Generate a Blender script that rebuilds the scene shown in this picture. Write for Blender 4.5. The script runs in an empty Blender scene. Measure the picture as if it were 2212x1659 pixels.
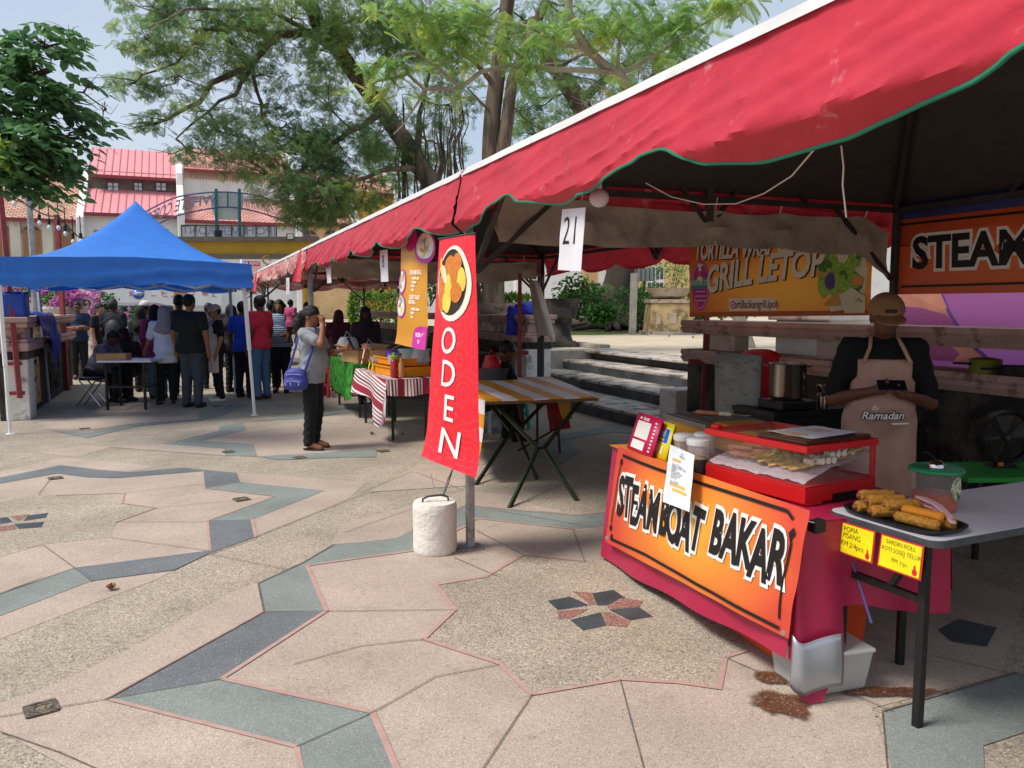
import bpy, bmesh, math, random
import numpy as np
from mathutils import Vector, Matrix, geometry, noise
R = math.radians
random.seed(7); np.random.seed(7)
SC = bpy.context.scene
COL = SC.collection
CAM_H, PITCH, FPX = 1.6, 5.54, 1726.0        # eye height (m), degrees down, focal length in 2212-wide pixels
cd = bpy.data.cameras.new('camera'); cam = bpy.data.objects.new('camera', cd); COL.objects.link(cam)
cam.location = (0, 0, CAM_H); cam.rotation_euler = (R(90 - PITCH), 0, 0)
cd.sensor_fit = 'HORIZONTAL'; cd.sensor_width = 36; cd.lens = 36 * FPX / 2212
cd.clip_start = .05; cd.clip_end = 3000
SC.camera = cam
SUN_AZ, SUN_EL = 250.0, 56.0                  # compass azimuth (from +Y clockwise) and elevation of the sun
w = bpy.data.worlds.new('World'); SC.world = w; w.use_nodes = True
nt = w.node_tree; nt.nodes.clear()
sky = nt.nodes.new('ShaderNodeTexSky'); sky.sky_type = 'NISHITA'; sky.sun_disc = False
sky.sun_elevation = R(SUN_EL); sky.sun_rotation = R(SUN_AZ)
sky.air_density = 1.0; sky.dust_density = 2.2; sky.ozone_density = .8; sky.altitude = 0
bg = nt.nodes.new('ShaderNodeBackground'); bg.inputs[1].default_value = .125
wo = nt.nodes.new('ShaderNodeOutputWorld')
_tc = nt.nodes.new('ShaderNodeTexCoord'); _cl = nt.nodes.new('ShaderNodeTexNoise'); _cl.inputs['Scale'].default_value = 2.2; _cl.inputs['Detail'].default_value = 7; nt.links.new(_tc.outputs['Generated'], _cl.inputs['Vector'])
_cr = nt.nodes.new('ShaderNodeMapRange'); _cr.inputs['From Min'].default_value = .35; _cr.inputs['From Max'].default_value = .65; _cr.inputs['To Min'].default_value = .38; _cr.inputs['To Max'].default_value = .72; nt.links.new(_cl.outputs['Fac'], _cr.inputs['Value'])
_mx = nt.nodes.new('ShaderNodeMix'); _mx.data_type = 'RGBA'; nt.links.new(_cr.outputs[0], _mx.inputs['Factor']); nt.links.new(sky.outputs[0], _mx.inputs['A']); _mx.inputs['B'].default_value = (4.6, 5.0, 5.6, 1)   # thin high cloud over the blue
nt.links.new(_mx.outputs['Result'], bg.inputs[0]); nt.links.new(bg.outputs[0], wo.inputs[0])
sl = bpy.data.lights.new('sun', 'SUN'); sl.energy = 2.9; sl.angle = R(18); sl.color = (1, .95, .87)
so = bpy.data.objects.new('sun', sl); COL.objects.link(so)
_sd = Vector((math.sin(R(SUN_AZ)) * math.cos(R(SUN_EL)), math.cos(R(SUN_AZ)) * math.cos(R(SUN_EL)), math.sin(R(SUN_EL))))
so.rotation_euler = _sd.to_track_quat('Z', 'Y').to_euler()
SC.view_settings.view_transform = 'Standard'; SC.view_settings.look = 'None'
SC.view_settings.exposure = .38; SC.view_settings.gamma = 1
SC.cycles.max_bounces = 8; SC.cycles.transparent_max_bounces = 12
_cp, _sp = math.cos(R(PITCH)), math.sin(R(PITCH))
def ray(x, y):
    cx, cy = (x - 1106) / FPX, -(y - 829.5) / FPX
    return Vector((cx, _cp + cy * _sp, -_sp + cy * _cp))
def G(x, y, z=0.0):                            # point on the level plane z
    d = ray(x, y); t = (z - CAM_H) / d.z
    return Vector((d.x * t, d.y * t, z))
def GS(x, y, z=0.0): return G(x * .8640625, y * .8640625, z)   # the same from 2560-wide pixels
def AT(x, y, Y):                               # point at distance Y
    d = ray(x, y); t = Y / d.y
    return Vector((d.x * t, Y, CAM_H + d.z * t))
P0 = Vector((-.32, 5.23, 0)); A = Vector((-.378, .926, 0)).normalized(); N = Vector((A.y, -A.x, 0))
Z = Vector((0, 0, 1))
def W(a, s, z=0): return P0 + A * a + N * s + Z * z           # market frame: a = along the stalls, s = into them
AZ = math.atan2(N.y, N.x)                       # heading of N
def AS(x, y, s):                                # pixel -> vertical plane at s
    d = ray(x, y); o = Vector((0, 0, CAM_H)); t = ((P0 + N * s - o).dot(N)) / d.dot(N)
    return o + d * t
class MB:
    def __init__(s): s.v = []; s.f = []; s.m = []; s.s = []
    def add(s, vs, fs, m=0, sm=False):
        b = len(s.v); s.v += [tuple(v) for v in vs]
        for f in fs: s.f.append([i + b for i in f]); s.m.append(m); s.s.append(sm)
        return s
    def box(s, c, d, rz=0, m=0, mat=None):
        c = Vector(c); x, y, z = d[0] / 2, d[1] / 2, d[2] / 2
        Q = mat if mat is not None else Matrix.Rotation(rz, 3, 'Z')
        vs = [c + Q @ Vector((sx * x, sy * y, sz * z)) for sz in (-1, 1) for sy in (-1, 1) for sx in (-1, 1)]
        return s.add(vs, [(0, 2, 3, 1), (4, 5, 7, 6), (0, 1, 5, 4), (2, 6, 7, 3), (0, 4, 6, 2), (1, 3, 7, 5)], m)
    def bar(s, p, q, w, h=None, m=0, up=Z):
        p, q = Vector(p), Vector(q); h = h or w; d = q - p; L = d.length; d.normalize()
        x = d.cross(up)
        if x.length < 1e-3: x = d.cross(Vector((1, 0, 0)))
        x.normalize(); u = x.cross(d)
        return s.box((p + q) / 2, (L, w, h), m=m, mat=Matrix((d, x, u)).transposed())
    def tube(s, pts, r, n=8, m=0, cap=True, sm=True):
        pts = [Vector(p) for p in pts]; k = len(pts); rr = r if isinstance(r, (list, tuple)) else [r] * k
        vs = []; pu = None
        for i, p in enumerate(pts):
            d = (pts[min(i + 1, k - 1)] - pts[max(i - 1, 0)]).normalized()
            u = pu - d * pu.dot(d) if pu is not None else d.cross(Z)
            if u.length < 1e-3: u = d.cross(Vector((1, 0, 0)))
            u.normalize(); pu = u; v = d.cross(u)
            for j in range(n):
                t = 2 * math.pi * j / n
                vs.append(p + (u * math.cos(t) + v * math.sin(t)) * rr[i])
        fs = [(i * n + j, i * n + (j + 1) % n, (i + 1) * n + (j + 1) % n, (i + 1) * n + j) for i in range(k - 1) for j in range(n)]
        s.add(vs, fs, m, sm)
        if cap:
            b = len(s.v) - len(vs)
            s.f.append([b + j for j in range(n - 1, -1, -1)]); s.m.append(m); s.s.append(False)
            s.f.append([b + (k - 1) * n + j for j in range(n)]); s.m.append(m); s.s.append(False)
        return s
    def lathe(s, prof, c=(0, 0, 0), n=24, m=0, sm=True, sx=1, sy=1, cap=True, mat=None):
        c = Vector(c); k = len(prof); Q = mat or Matrix.Identity(3)
        vs = [c + Q @ Vector((r * math.cos(2 * math.pi * j / n) * sx, r * math.sin(2 * math.pi * j / n) * sy, z)) for r, z in prof for j in range(n)]
        s.add(vs, [(i * n + j, i * n + (j + 1) % n, (i + 1) * n + (j + 1) % n, (i + 1) * n + j) for i in range(k - 1) for j in range(n)], m, sm)
        if cap:
            b = len(s.v) - len(vs)
            if prof[0][0] > 1e-4: s.f.append([b + j for j in range(n - 1, -1, -1)]); s.m.append(m); s.s.append(False)
            if prof[-1][0] > 1e-4: s.f.append([b + (k - 1) * n + j for j in range(n)]); s.m.append(m); s.s.append(False)
        return s
    def ball(s, c, r, n=12, m=0, mat=None):
        r = r if isinstance(r, (tuple, list)) else (r, r, r); k = max(4, n // 2)
        prof = [(max(1e-5, math.sin(math.pi * i / k)), -math.cos(math.pi * i / k)) for i in range(k + 1)]
        c = Vector(c); Q = mat or Matrix.Identity(3)
        vs = [c + Q @ Vector((p * math.cos(2 * math.pi * j / n) * r[0], p * math.sin(2 * math.pi * j / n) * r[1], z * r[2])) for p, z in prof for j in range(n)]
        return s.add(vs, [(i * n + j, i * n + (j + 1) % n, (i + 1) * n + (j + 1) % n, (i + 1) * n + j) for i in range(k) for j in range(n)], m, True)
    def grid(s, fn, nu, nv, m=0, sm=True):
        vs = [fn(i / nu, j / nv) for j in range(nv + 1) for i in range(nu + 1)]
        mm = m if callable(m) else (lambda u, v: m)
        b = len(s.v); s.v += [tuple(v) for v in vs]
        for j in range(nv):
            for i in range(nu):
                q = b + j * (nu + 1) + i
                s.f.append([q, q + 1, q + nu + 2, q + nu + 1]); s.m.append(mm((i + .5) / nu, (j + .5) / nv)); s.s.append(sm)
        return s
    def poly(s, pts, m=0):
        pts = [Vector(p) for p in pts]
        tr = geometry.tessellate_polygon([pts])
        nrm = sum(((pts[t[1]] - pts[t[0]]).cross(pts[t[2]] - pts[t[0]]) for t in tr), Vector())
        return s.add(pts, [tuple(t) for t in tr], m)
    def prism(s, pts, vec, m=0, ms=None):
        pts = [Vector(p) for p in pts]; vec = Vector(vec); n = len(pts); ms = m if ms is None else ms
        nrm = Vector()
        for i in range(n): nrm += pts[i].cross(pts[(i + 1) % n])
        if nrm.dot(vec) > 0: pts = pts[::-1]
        tr = geometry.tessellate_polygon([pts])
        s.add(pts + [p + vec for p in pts], [tuple(t) if (pts[t[1]] - pts[t[0]]).cross(pts[t[2]] - pts[t[0]]).dot(vec) <= 0 else tuple(t[::-1]) for t in tr] +
              [tuple(i + n for i in (t[::-1] if (pts[t[1]] - pts[t[0]]).cross(pts[t[2]] - pts[t[0]]).dot(vec) <= 0 else t)) for t in tr], m)
        b = len(s.v) - 2 * n
        for i in range(n):
            j = (i + 1) % n; s.f.append([b + j, b + i, b + n + i, b + n + j]); s.m.append(ms); s.s.append(False)
        return s
    def build(s, name, mats, parent=None, bevel=0, solid=0, ang=40, seg=2):
        me = bpy.data.meshes.new(name)
        me.from_pydata(s.v, [], s.f)
        for mt in (mats if isinstance(mats, (list, tuple)) else [mats]): me.materials.append(mt)
        me.polygons.foreach_set('material_index', s.m)
        me.polygons.foreach_set('use_smooth', s.s)
        me.update()
        if any(s.s): me.set_sharp_from_angle(angle=R(ang))
        o = bpy.data.objects.new(name, me); COL.objects.link(o)
        if parent is not None:
            o.parent = parent
            o.matrix_parent_inverse = (MW[parent.name]).inverted()
            MW[o.name] = Matrix.Identity(4)
        else: MW[o.name] = Matrix.Identity(4)
        if solid:
            md = o.modifiers.new('solid', 'SOLIDIFY'); md.thickness = solid; md.offset = 0
        if bevel:
            md = o.modifiers.new('bevel', 'BEVEL'); md.width = bevel; md.segments = seg; md.limit_method = 'ANGLE'; md.angle_limit = R(50)
        return o
MW = {}
def tag(o, label, cat, group=None):
    o['label'] = label; o['category'] = cat
    if group: o['group'] = group
    return o
def stru(o): o['kind'] = 'structure'; return o
def stuff(o): o['kind'] = 'stuff'; return o
def thing(name, label, cat, loc=(0, 0, 0), group=None):
    o = bpy.data.objects.new(name, None); COL.objects.link(o); o.location = loc
    o.empty_display_size = .2
    MW[o.name] = Matrix.Translation(Vector(loc))
    return tag(o, label, cat, group)
def clone(root, label=None, loc=None, rz=None, scale=None, cat=None):
    r = root.copy(); COL.objects.link(r)
    if loc is not None: r.location = loc
    if rz is not None: r.rotation_euler = (0, 0, rz)
    if scale is not None: r.scale = scale if isinstance(scale, (tuple, list)) else (scale,) * 3
    if label: r['label'] = label
    for ch in root.children:
        c = ch.copy(); COL.objects.link(c); c.parent = r
        for g in ch.children:
            d = g.copy(); COL.objects.link(d); d.parent = c
    return r
def C(h):                                       # '#rrggbb' (display) -> linear
    h = h.lstrip('#'); v = [int(h[i:i + 2], 16) / 255 for i in (0, 2, 4)]
    return tuple((x / 12.92 if x <= .04045 else ((x + .055) / 1.055) ** 2.4) for x in v)
def nod(nt, t, **k):
    n = nt.nodes.new(t)
    for a, b in k.items():
        if a.startswith('i_'): n.inputs[a[2:].replace('_', ' ')].default_value = b
        else: setattr(n, a, b)
    return n
def M(name, col, rough=.6, var=.12, scale=6, bump=0, bscale=80, metal=0, spec=.4, transl=0, trans=0, alpha=1, coat=0, col2=None, thr=.55, scale2=3, ior=1.45, detail=4, stretch=None, emit=0):
    m = bpy.data.materials.new(name); m.use_nodes = True; t = m.node_tree
    b = t.nodes['Principled BSDF']; L = t.links.new
    if isinstance(col, str): col = C(col)
    if isinstance(col2, str): col2 = C(col2)
    b.inputs['Roughness'].default_value = rough; b.inputs['Metallic'].default_value = metal
    b.inputs['Specular IOR Level'].default_value = spec; b.inputs['IOR'].default_value = ior
    if trans: b.inputs['Transmission Weight'].default_value = trans
    if coat: b.inputs['Coat Weight'].default_value = coat
    if alpha < 1: b.inputs['Alpha'].default_value = alpha
    tc = nod(t, 'ShaderNodeTexCoord'); vec = tc.outputs['Object']
    if stretch:
        mp = nod(t, 'ShaderNodeMapping'); mp.inputs['Scale'].default_value = stretch; L(vec, mp.inputs[0]); vec = mp.outputs[0]
    out = None
    if var or col2 is not None:
        nz = nod(t, 'ShaderNodeTexNoise'); nz.inputs['Scale'].default_value = scale; nz.inputs['Detail'].default_value = detail; L(vec, nz.inputs['Vector'])
        mr = nod(t, 'ShaderNodeMapRange'); mr.inputs['From Min'].default_value = .3; mr.inputs['From Max'].default_value = .7
        mr.inputs['To Min'].default_value = 1 - var; mr.inputs['To Max'].default_value = 1 + var
        L(nz.outputs['Fac'], mr.inputs['Value'])
        base = nod(t, 'ShaderNodeRGB'); base.outputs[0].default_value = (*col, 1); cur = base.outputs[0]
        if col2 is not None:
            n2 = nod(t, 'ShaderNodeTexNoise'); n2.inputs['Scale'].default_value = scale2; n2.inputs['Detail'].default_value = 6; n2.inputs['Roughness'].default_value = .65; L(vec, n2.inputs['Vector'])
            r2 = nod(t, 'ShaderNodeMapRange', interpolation_type='SMOOTHSTEP'); r2.inputs['From Min'].default_value = thr - .06; r2.inputs['From Max'].default_value = thr + .08; L(n2.outputs['Fac'], r2.inputs['Value'])
            mx = nod(t, 'ShaderNodeMix', data_type='RGBA'); L(r2.outputs[0], mx.inputs['Factor']); L(cur, mx.inputs['A']); mx.inputs['B'].default_value = (*col2, 1); cur = mx.outputs['Result']
        mu = nod(t, 'ShaderNodeVectorMath', operation='SCALE'); L(cur, mu.inputs[0]); L(mr.outputs[0], mu.inputs['Scale'])
        out = mu.outputs[0]; L(out, b.inputs['Base Color'])
    else: b.inputs['Base Color'].default_value = (*col, 1)
    if emit: b.inputs['Emission Color'].default_value = (*col, 1); b.inputs['Emission Strength'].default_value = emit
    if bump:
        nb = nod(t, 'ShaderNodeTexNoise'); nb.inputs['Scale'].default_value = bscale; nb.inputs['Detail'].default_value = 5; L(vec, nb.inputs['Vector'])
        bp = nod(t, 'ShaderNodeBump'); bp.inputs['Strength'].default_value = bump; bp.inputs['Distance'].default_value = .02; L(nb.outputs['Fac'], bp.inputs['Height']); L(bp.outputs[0], b.inputs['Normal'])
    if transl:
        tr = nod(t, 'ShaderNodeBsdfTranslucent'); mixs = nod(t, 'ShaderNodeMixShader'); mixs.inputs[0].default_value = transl
        if out is not None: L(out, tr.inputs['Color'])
        else: tr.inputs['Color'].default_value = (*col, 1)
        mo = t.nodes['Material Output']; L(b.outputs[0], mixs.inputs[1]); L(tr.outputs[0], mixs.inputs[2]); L(mixs.outputs[0], mo.inputs['Surface'])
    return m
def flatM(name, col, rough=.55, **k): return M(name, col, rough, var=k.pop('var', .06), **k)
def aggregate(name, cols, scale=130, tint=.14, rough=.75, bump=.35, mortar=.5, big=1.3):
    """washed-pebble paving: small cells of several stone colours plus broad wear"""
    m = bpy.data.materials.new(name); m.use_nodes = True; t = m.node_tree; L = t.links.new
    b = t.nodes['Principled BSDF']; b.inputs['Roughness'].default_value = rough; b.inputs['Specular IOR Level'].default_value = .3
    tc = nod(t, 'ShaderNodeTexCoord'); vo = nod(t, 'ShaderNodeTexVoronoi'); vo.inputs['Scale'].default_value = scale; L(tc.outputs['Object'], vo.inputs['Vector'])
    sp = nod(t, 'ShaderNodeSeparateColor'); L(vo.outputs['Color'], sp.inputs[0])
    cr = nod(t, 'ShaderNodeValToRGB'); cr.color_ramp.interpolation = 'CONSTANT'
    e = cr.color_ramp.elements; n = len(cols)
    while len(e) < n: e.new(.5)
    for i, (p, c) in enumerate(cols): e[i].position = p; e[i].color = (*(C(c) if isinstance(c, str) else c), 1)
    L(sp.outputs[0], cr.inputs[0])
    nz = nod(t, 'ShaderNodeTexNoise'); nz.inputs['Scale'].default_value = big; nz.inputs['Detail'].default_value = 7; nz.inputs['Roughness'].default_value = .62; L(tc.outputs['Object'], nz.inputs['Vector'])
    mr = nod(t, 'ShaderNodeMapRange'); mr.inputs['From Min'].default_value = .3; mr.inputs['From Max'].default_value = .7; mr.inputs['To Min'].default_value = 1 - tint; mr.inputs['To Max'].default_value = 1 + tint; L(nz.outputs['Fac'], mr.inputs['Value'])
    ed = nod(t, 'ShaderNodeMapRange'); ed.inputs['From Min'].default_value = .25; ed.inputs['From Max'].default_value = .75; ed.inputs['To Min'].default_value = 1.05; ed.inputs['To Max'].default_value = mortar; L(vo.outputs['Distance'], ed.inputs['Value'])
    n3 = nod(t, 'ShaderNodeTexNoise'); n3.inputs['Scale'].default_value = 5.5; n3.inputs['Detail'].default_value = 9; n3.inputs['Roughness'].default_value = .7; L(tc.outputs['Object'], n3.inputs['Vector'])
    m3 = nod(t, 'ShaderNodeMapRange'); m3.inputs['From Min'].default_value = .56; m3.inputs['From Max'].default_value = .72; m3.inputs['To Min'].default_value = 1; m3.inputs['To Max'].default_value = .76; L(n3.outputs['Fac'], m3.inputs['Value'])
    m4 = nod(t, 'ShaderNodeMath', operation='MULTIPLY'); L(mr.outputs[0], m4.inputs[0]); L(m3.outputs[0], m4.inputs[1])
    mu = nod(t, 'ShaderNodeMath', operation='MULTIPLY'); L(m4.outputs[0], mu.inputs[0]); L(ed.outputs[0], mu.inputs[1])
    sc = nod(t, 'ShaderNodeVectorMath', operation='SCALE'); L(cr.outputs[0], sc.inputs[0]); L(mu.outputs[0], sc.inputs['Scale']); L(sc.outputs[0], b.inputs['Base Color'])
    bp = nod(t, 'ShaderNodeBump'); bp.inputs['Strength'].default_value = bump; bp.inputs['Distance'].default_value = .006; bp.invert = True; L(vo.outputs['Distance'], bp.inputs['Height']); L(bp.outputs[0], b.inputs['Normal'])
    return m
_dg = None
def text(s, size=1, off=0, shear=0, spacing=1, align='CENTER', sx=1):
    cu = bpy.data.curves.new('t', 'FONT'); cu.body = s; cu.size = size; cu.offset = off; cu.shear = shear; cu.space_character = spacing
    cu.align_x = align; cu.align_y = 'CENTER'; cu.resolution_u = 3
    o = bpy.data.objects.new('t', cu); COL.objects.link(o)
    bpy.context.view_layer.update()
    e = o.evaluated_get(bpy.context.evaluated_depsgraph_get()); me = e.to_mesh()
    vs = [(v.co.x * sx, v.co.y) for v in me.vertices]; fs = [tuple(p.vertices) for p in me.polygons]
    e.to_mesh_clear(); bpy.data.objects.remove(o); bpy.data.curves.remove(cu)
    return vs, fs
def letters(mb, s, fn, size, m=0, mirror=False, rot=0, at=(0, 0), **k):
    """lay flat lettering on a surface fn(x, y) -> point"""
    vs, fs = text(s, size, **k); c, sn = math.cos(rot), math.sin(rot)
    q = -1 if mirror else 1
    mb.add([fn(at[0] + q * (x * c - y * sn), at[1] + x * sn + y * c) for x, y in vs], fs, m)
    return mb
def plane_fn(o, ex, ey, lift=.003):
    o, ex, ey = Vector(o), Vector(ex).normalized(), Vector(ey).normalized(); n = ex.cross(ey) * lift
    return lambda x, y: o + ex * x + ey * y + n
m_tan = aggregate('tan_pebble', [(0, '#94887a'), (.2, '#a89c89'), (.5, '#b3a794'), (.75, '#a1968a'), (.9, '#c3b9a9'), (.97, '#75706a')], 120, .20, mortar=.72, bump=.25)
m_pink = aggregate('pink_pebble', [(0, '#a99a8c'), (.25, '#b4a395'), (.6, '#ac9b8e'), (.85, '#beb0a3'), (.96, '#8f8278')], 170, .16, mortar=.82, bump=.15)
m_blue = aggregate('grey_green_pebble', [(0, '#7d8480'), (.4, '#868d88'), (.75, '#79807c'), (.94, '#979c98')], 190, .18, mortar=.85, bump=.12)
m_navy = aggregate('blue_grey_pebble', [(0, '#686c6f'), (.4, '#707477'), (.75, '#63676a'), (.95, '#8b8e90')], 190, .2, mortar=.85, bump=.12)
m_red = aggregate('red_pebble', [(0, '#9a7067'), (.4, '#a87c70'), (.8, '#875f57'), (.95, '#b99a90')], 120, .12)
m_slate = M('dark_slate', '#41474c', .55, .25, 5, .15, 40)
m_edge = M('pink_edge_strip', '#ad8d84', .7, .12, 14)
m_joint = M('dark_joint', '#675e56', .9, .35, 14)
g = MB(); g.add([(-600, -60, 0), (600, -60, 0), (600, 900, 0), (-600, 900, 0)], [(0, 1, 2, 3)])
stru(g.build('ground', m_tan))
def sheet(name, mat, polys, z, conv=GS):
    mb = MB(); z = z * .3
    for p in polys:
        z += .0002; pts = [conv(x, y, z) for x, y in p]
        for q in pts: q.z = z
        mb.poly(pts)
    # every face up
    for i, f in enumerate(mb.f):
        a, b, c = [Vector(mb.v[j]) for j in f[:3]]
        if (b - a).cross(c - a).z < 0: mb.f[i] = f[::-1]
    return stru(mb.build(name, mat))
def z3(*p): return [(x / 2.572, 960 + y / 2.572) for x, y in p]
def z4(*p): return [(x / 2.212, 1400 + y / 2.212) for x, y in p]
def z5(*p): return [(900 + x / 3.456, 1140 + y / 3.456) for x, y in p]
def z1(*p): return [(1480 + x / 3.456, 1240 + y / 3.456) for x, y in p]
def z2(*p): return [(1920 + x / 2.305, 1200 + y / 2.305) for x, y in p]
outA = z3((-500, 700), (0, 600), (390, 520), (640, 550), (840, 565), (1170, 535), (1310, 550), (1530, 570), (1550, 630), (2090, 685), (1620, 870), (1645, 980), (1350, 1085), (1120, 1195), (590, 1265), (0, 1490), (-600, 1690))
inA = z3((-500, 755), (0, 640), (370, 575), (560, 600), (740, 605), (1305, 560), (1320, 668), (1770, 720), (1335, 878), (1350, 1070), (480, 1180), (0, 1345), (-600, 1540))
outB = [(1620, 1272), (1522, 1279), (1432, 1287.6), (1264.6, 1271.7), (1163, 1261.5), (1033, 1325), (992.6, 1344), (900, 1355.6), (832, 1362), (754, 1407), (645, 1457.5), (660, 1529), (269, 1746), (741, 1865.6), (770, 2010)]
inB = [(1620, 1305), (1522, 1313.6), (1432, 1322), (1192, 1294.8), (1164.8, 1313.6), (1036, 1375.8), (900, 1394.6), (768, 1413), (816, 1526.6), (554, 1696), (931, 1780), (1030, 2010)]
starB = [(1088, 1461), (1215, 1441), (1308, 1386), (1461, 1402), (1560, 1390), (1700, 1440), (1830, 1500), (1868, 1625), (1813, 1642), (1798, 1720), (1700, 1706), (1550, 1697), (1330, 1735), (1245, 1657), (1059, 1597), (1137, 1523)]
starA = z3((-500, 870), (0, 760), (250, 705), (360, 715), (800, 700), (785, 765), (1000, 795), (750, 885), (710, 985), (280, 1030), (0, 1110), (-500, 1240))
pinks = [
    inA + z3((-900, 1300), (-700, 1000)),                                           # inside the left star
    z3((0, 1490), (590, 1265), (1120, 1195), (1010, 1255), (480, 1455), (0, 1640), (-500, 1830), (-500, 1670)),
    z3((1530, 570), (2212, 620), (2350, 640), (2212, 760), (1645, 980), (1620, 870), (2090, 685), (1550, 630)),
    z3((240, 440), (520, 390), (730, 405), (480, 470)),
    z3((0, 560), (390, 475), (700, 500), (1000, 530), (840, 565), (640, 550), (390, 520), (0, 600)),
    inB + [(1700, 2010), (2260, 2010), (2180, 1770), (2500, 1690), (2560, 1500), (2200, 1300), (1700, 1290)],   # inside the near star
    z4((-300, 930), (0, 870), (595, 765), (1640, 1030), (1670, 1380), (800, 1380), (0, 945), (-300, 830)),
    z4((0, 870), (600, 765), (1460, 285), (1425, 125), (1250, 190), (800, 450), (300, 690), (0, 790)),
    z5((-150, 590), (400, 440), (900, 300), (1260, 330), (1500, 420), (1840, 500), (1260, 455), (910, 420), (460, 640), (320, 705), (0, 745), (-250, 765)),
    z3((1300, 365), (1580, 300), (1960, 225), (2212, 200), (2500, 190), (2500, 420), (2212, 430), (1680, 475), (1655, 465), (1630, 385)), z3((1050, 385), (1440, 415), (1450, 460), (700, 405)), z3((1050, 385), (1250, 325), (1410, 272), (1410, 300)),
    z3((210, 235), (600, 245), (1280, 190), (1290, 225), (890, 250), (560, 300), (330, 290)),
    [(920, 1230), (1160, 1215), (1260, 1165), (1050, 1160)],
]
sheet('pink_paving', m_pink, pinks, .004)
sheet('tan_star_inlay', m_tan, [starB, starA], .008)
blues = [outA + inA[::-1], outB + inB[::-1],
         z3((1410, 270), (1560, 245), (1580, 300), (1300, 365), (1630, 385), (1655, 465), (1450, 460), (1440, 415), (1050, 385), (1410, 300)),
         z3((1660, 465), (2090, 440), (2212, 430), (2420, 415), (2420, 470), (2212, 470), (1780, 488)),
         z3((1620, 240), (1960, 195), (2212, 152), (2400, 140), (2400, 165), (2212, 185), (1960, 222)),
         z3((310, 295), (560, 315), (890, 250), (1280, 228), (1280, 180), (1420, 160), (1480, 120), (1600, 130), (1420, 205), (1290, 232), (900, 268), (560, 345)),
         [(2208.5, 1775), (2330, 1742), (2536, 1685), (2640, 1650), (2700, 1860), (2560, 1830), (2458, 1864), (2462, 1925), (2470, 2020), (2240, 2020)],
         [(1340, 1110), (1410, 1098), (1452, 1128), (1400, 1160), (1330, 1140)], [(1390, 1090), (1530, 1060), (1700, 1060), (1700, 1090), (1520, 1080), (1410, 1100)]]
sheet('grey_paving_band', m_blue, blues, .012)
sheet('blue_paving_band', m_navy, [
    z3((1310, 553), (1530, 572), (1550, 630), (1320, 668)), z3((0, 604), (390, 524), (640, 553), (840, 568), (1170, 538), (1305, 552), (1305, 558), (740, 603), (560, 598), (370, 573), (0, 636)),
    z3((480, 1180), (1350, 1070), (1335, 878), (1620, 870), (1645, 980), (1350, 1085), (1120, 1195), (590, 1265)),
    z4((1460, 286), (1803, 282), (1225, 655), (597, 764))], .016)
sheet('slate_star_petals', m_slate, [z5((1620, 1250), (1815, 1215), (1985, 1290), (1710, 1330)), z1((0, 840), (185, 810), (290, 880), (120, 945), (45, 945)),
    z1((150, 985), (410, 960), (525, 1040), (330, 1075)), z5((1815, 1415), (2080, 1350), (2130, 1465), (1925, 1505)),
    z3((0, 860), (50, 855), (80, 885), (0, 900)), z3((180, 845), (310, 828), (295, 858), (150, 880)), z3((90, 900), (285, 885), (265, 920), (120, 930)),
    z2((980, 860), (1100, 800), (1320, 850), (1260, 960), (1060, 930))], .012)
sheet('red_star_petals', m_red, [z5((1840, 1170), (2000, 1180), (2040, 1280), (1990, 1285)), z5((1700, 1340), (1975, 1320), (1820, 1405), (1720, 1400)),
    z1((130, 950), (250, 880), (440, 905), (410, 955), (150, 980)), z1((85, 1010), (150, 1000), (330, 1085), (300, 1130), (130, 1115)),
    z3((60, 850), (190, 835), (120, 880)), z3((0, 915), (90, 905), (110, 930), (0, 945))], .014)
def strip(mb, pts, wd, z, conv=GS):
    z = z * .3; wd = wd * .8
    q = [conv(x, y, z) for x, y in pts]
    for p in q: p.z = z
    # dense enough polyline of flat ribbons
    for i_, (a, b) in enumerate(zip(q, q[1:])):
        d = (b - a); a = a + Z * (.00012 * i_); b = b + Z * (.00012 * i_)
        if d.length < 1e-4: continue
        d.normalize(); n = Vector((-d.y, d.x, 0)) * wd / 2; a2 = a - d * wd * .4; b2 = b + d * wd * .4
        mb.add([a2 - n, b2 - n, b2 + n, a2 + n], [(0, 1, 2, 3)])
mb = MB()
strip(mb, inB[2:], .032, .020); strip(mb, outB[11:], .026, .0205); strip(mb, starB[:4], .03, .0195); strip(mb, starB[7:] + starB[:1], .03, .021)
strip(mb, inA[6:10], .02, .020); strip(mb, outA[10:12], .03, .0203); strip(mb, outB[:6], .026, .0198); strip(mb, outA[7:9], .02, .02)
strip(mb, starA[3:8], .02, .0195)
stru(mb.build('pink_paving_edge', m_edge))
mb = MB(); jz = .0265
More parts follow.
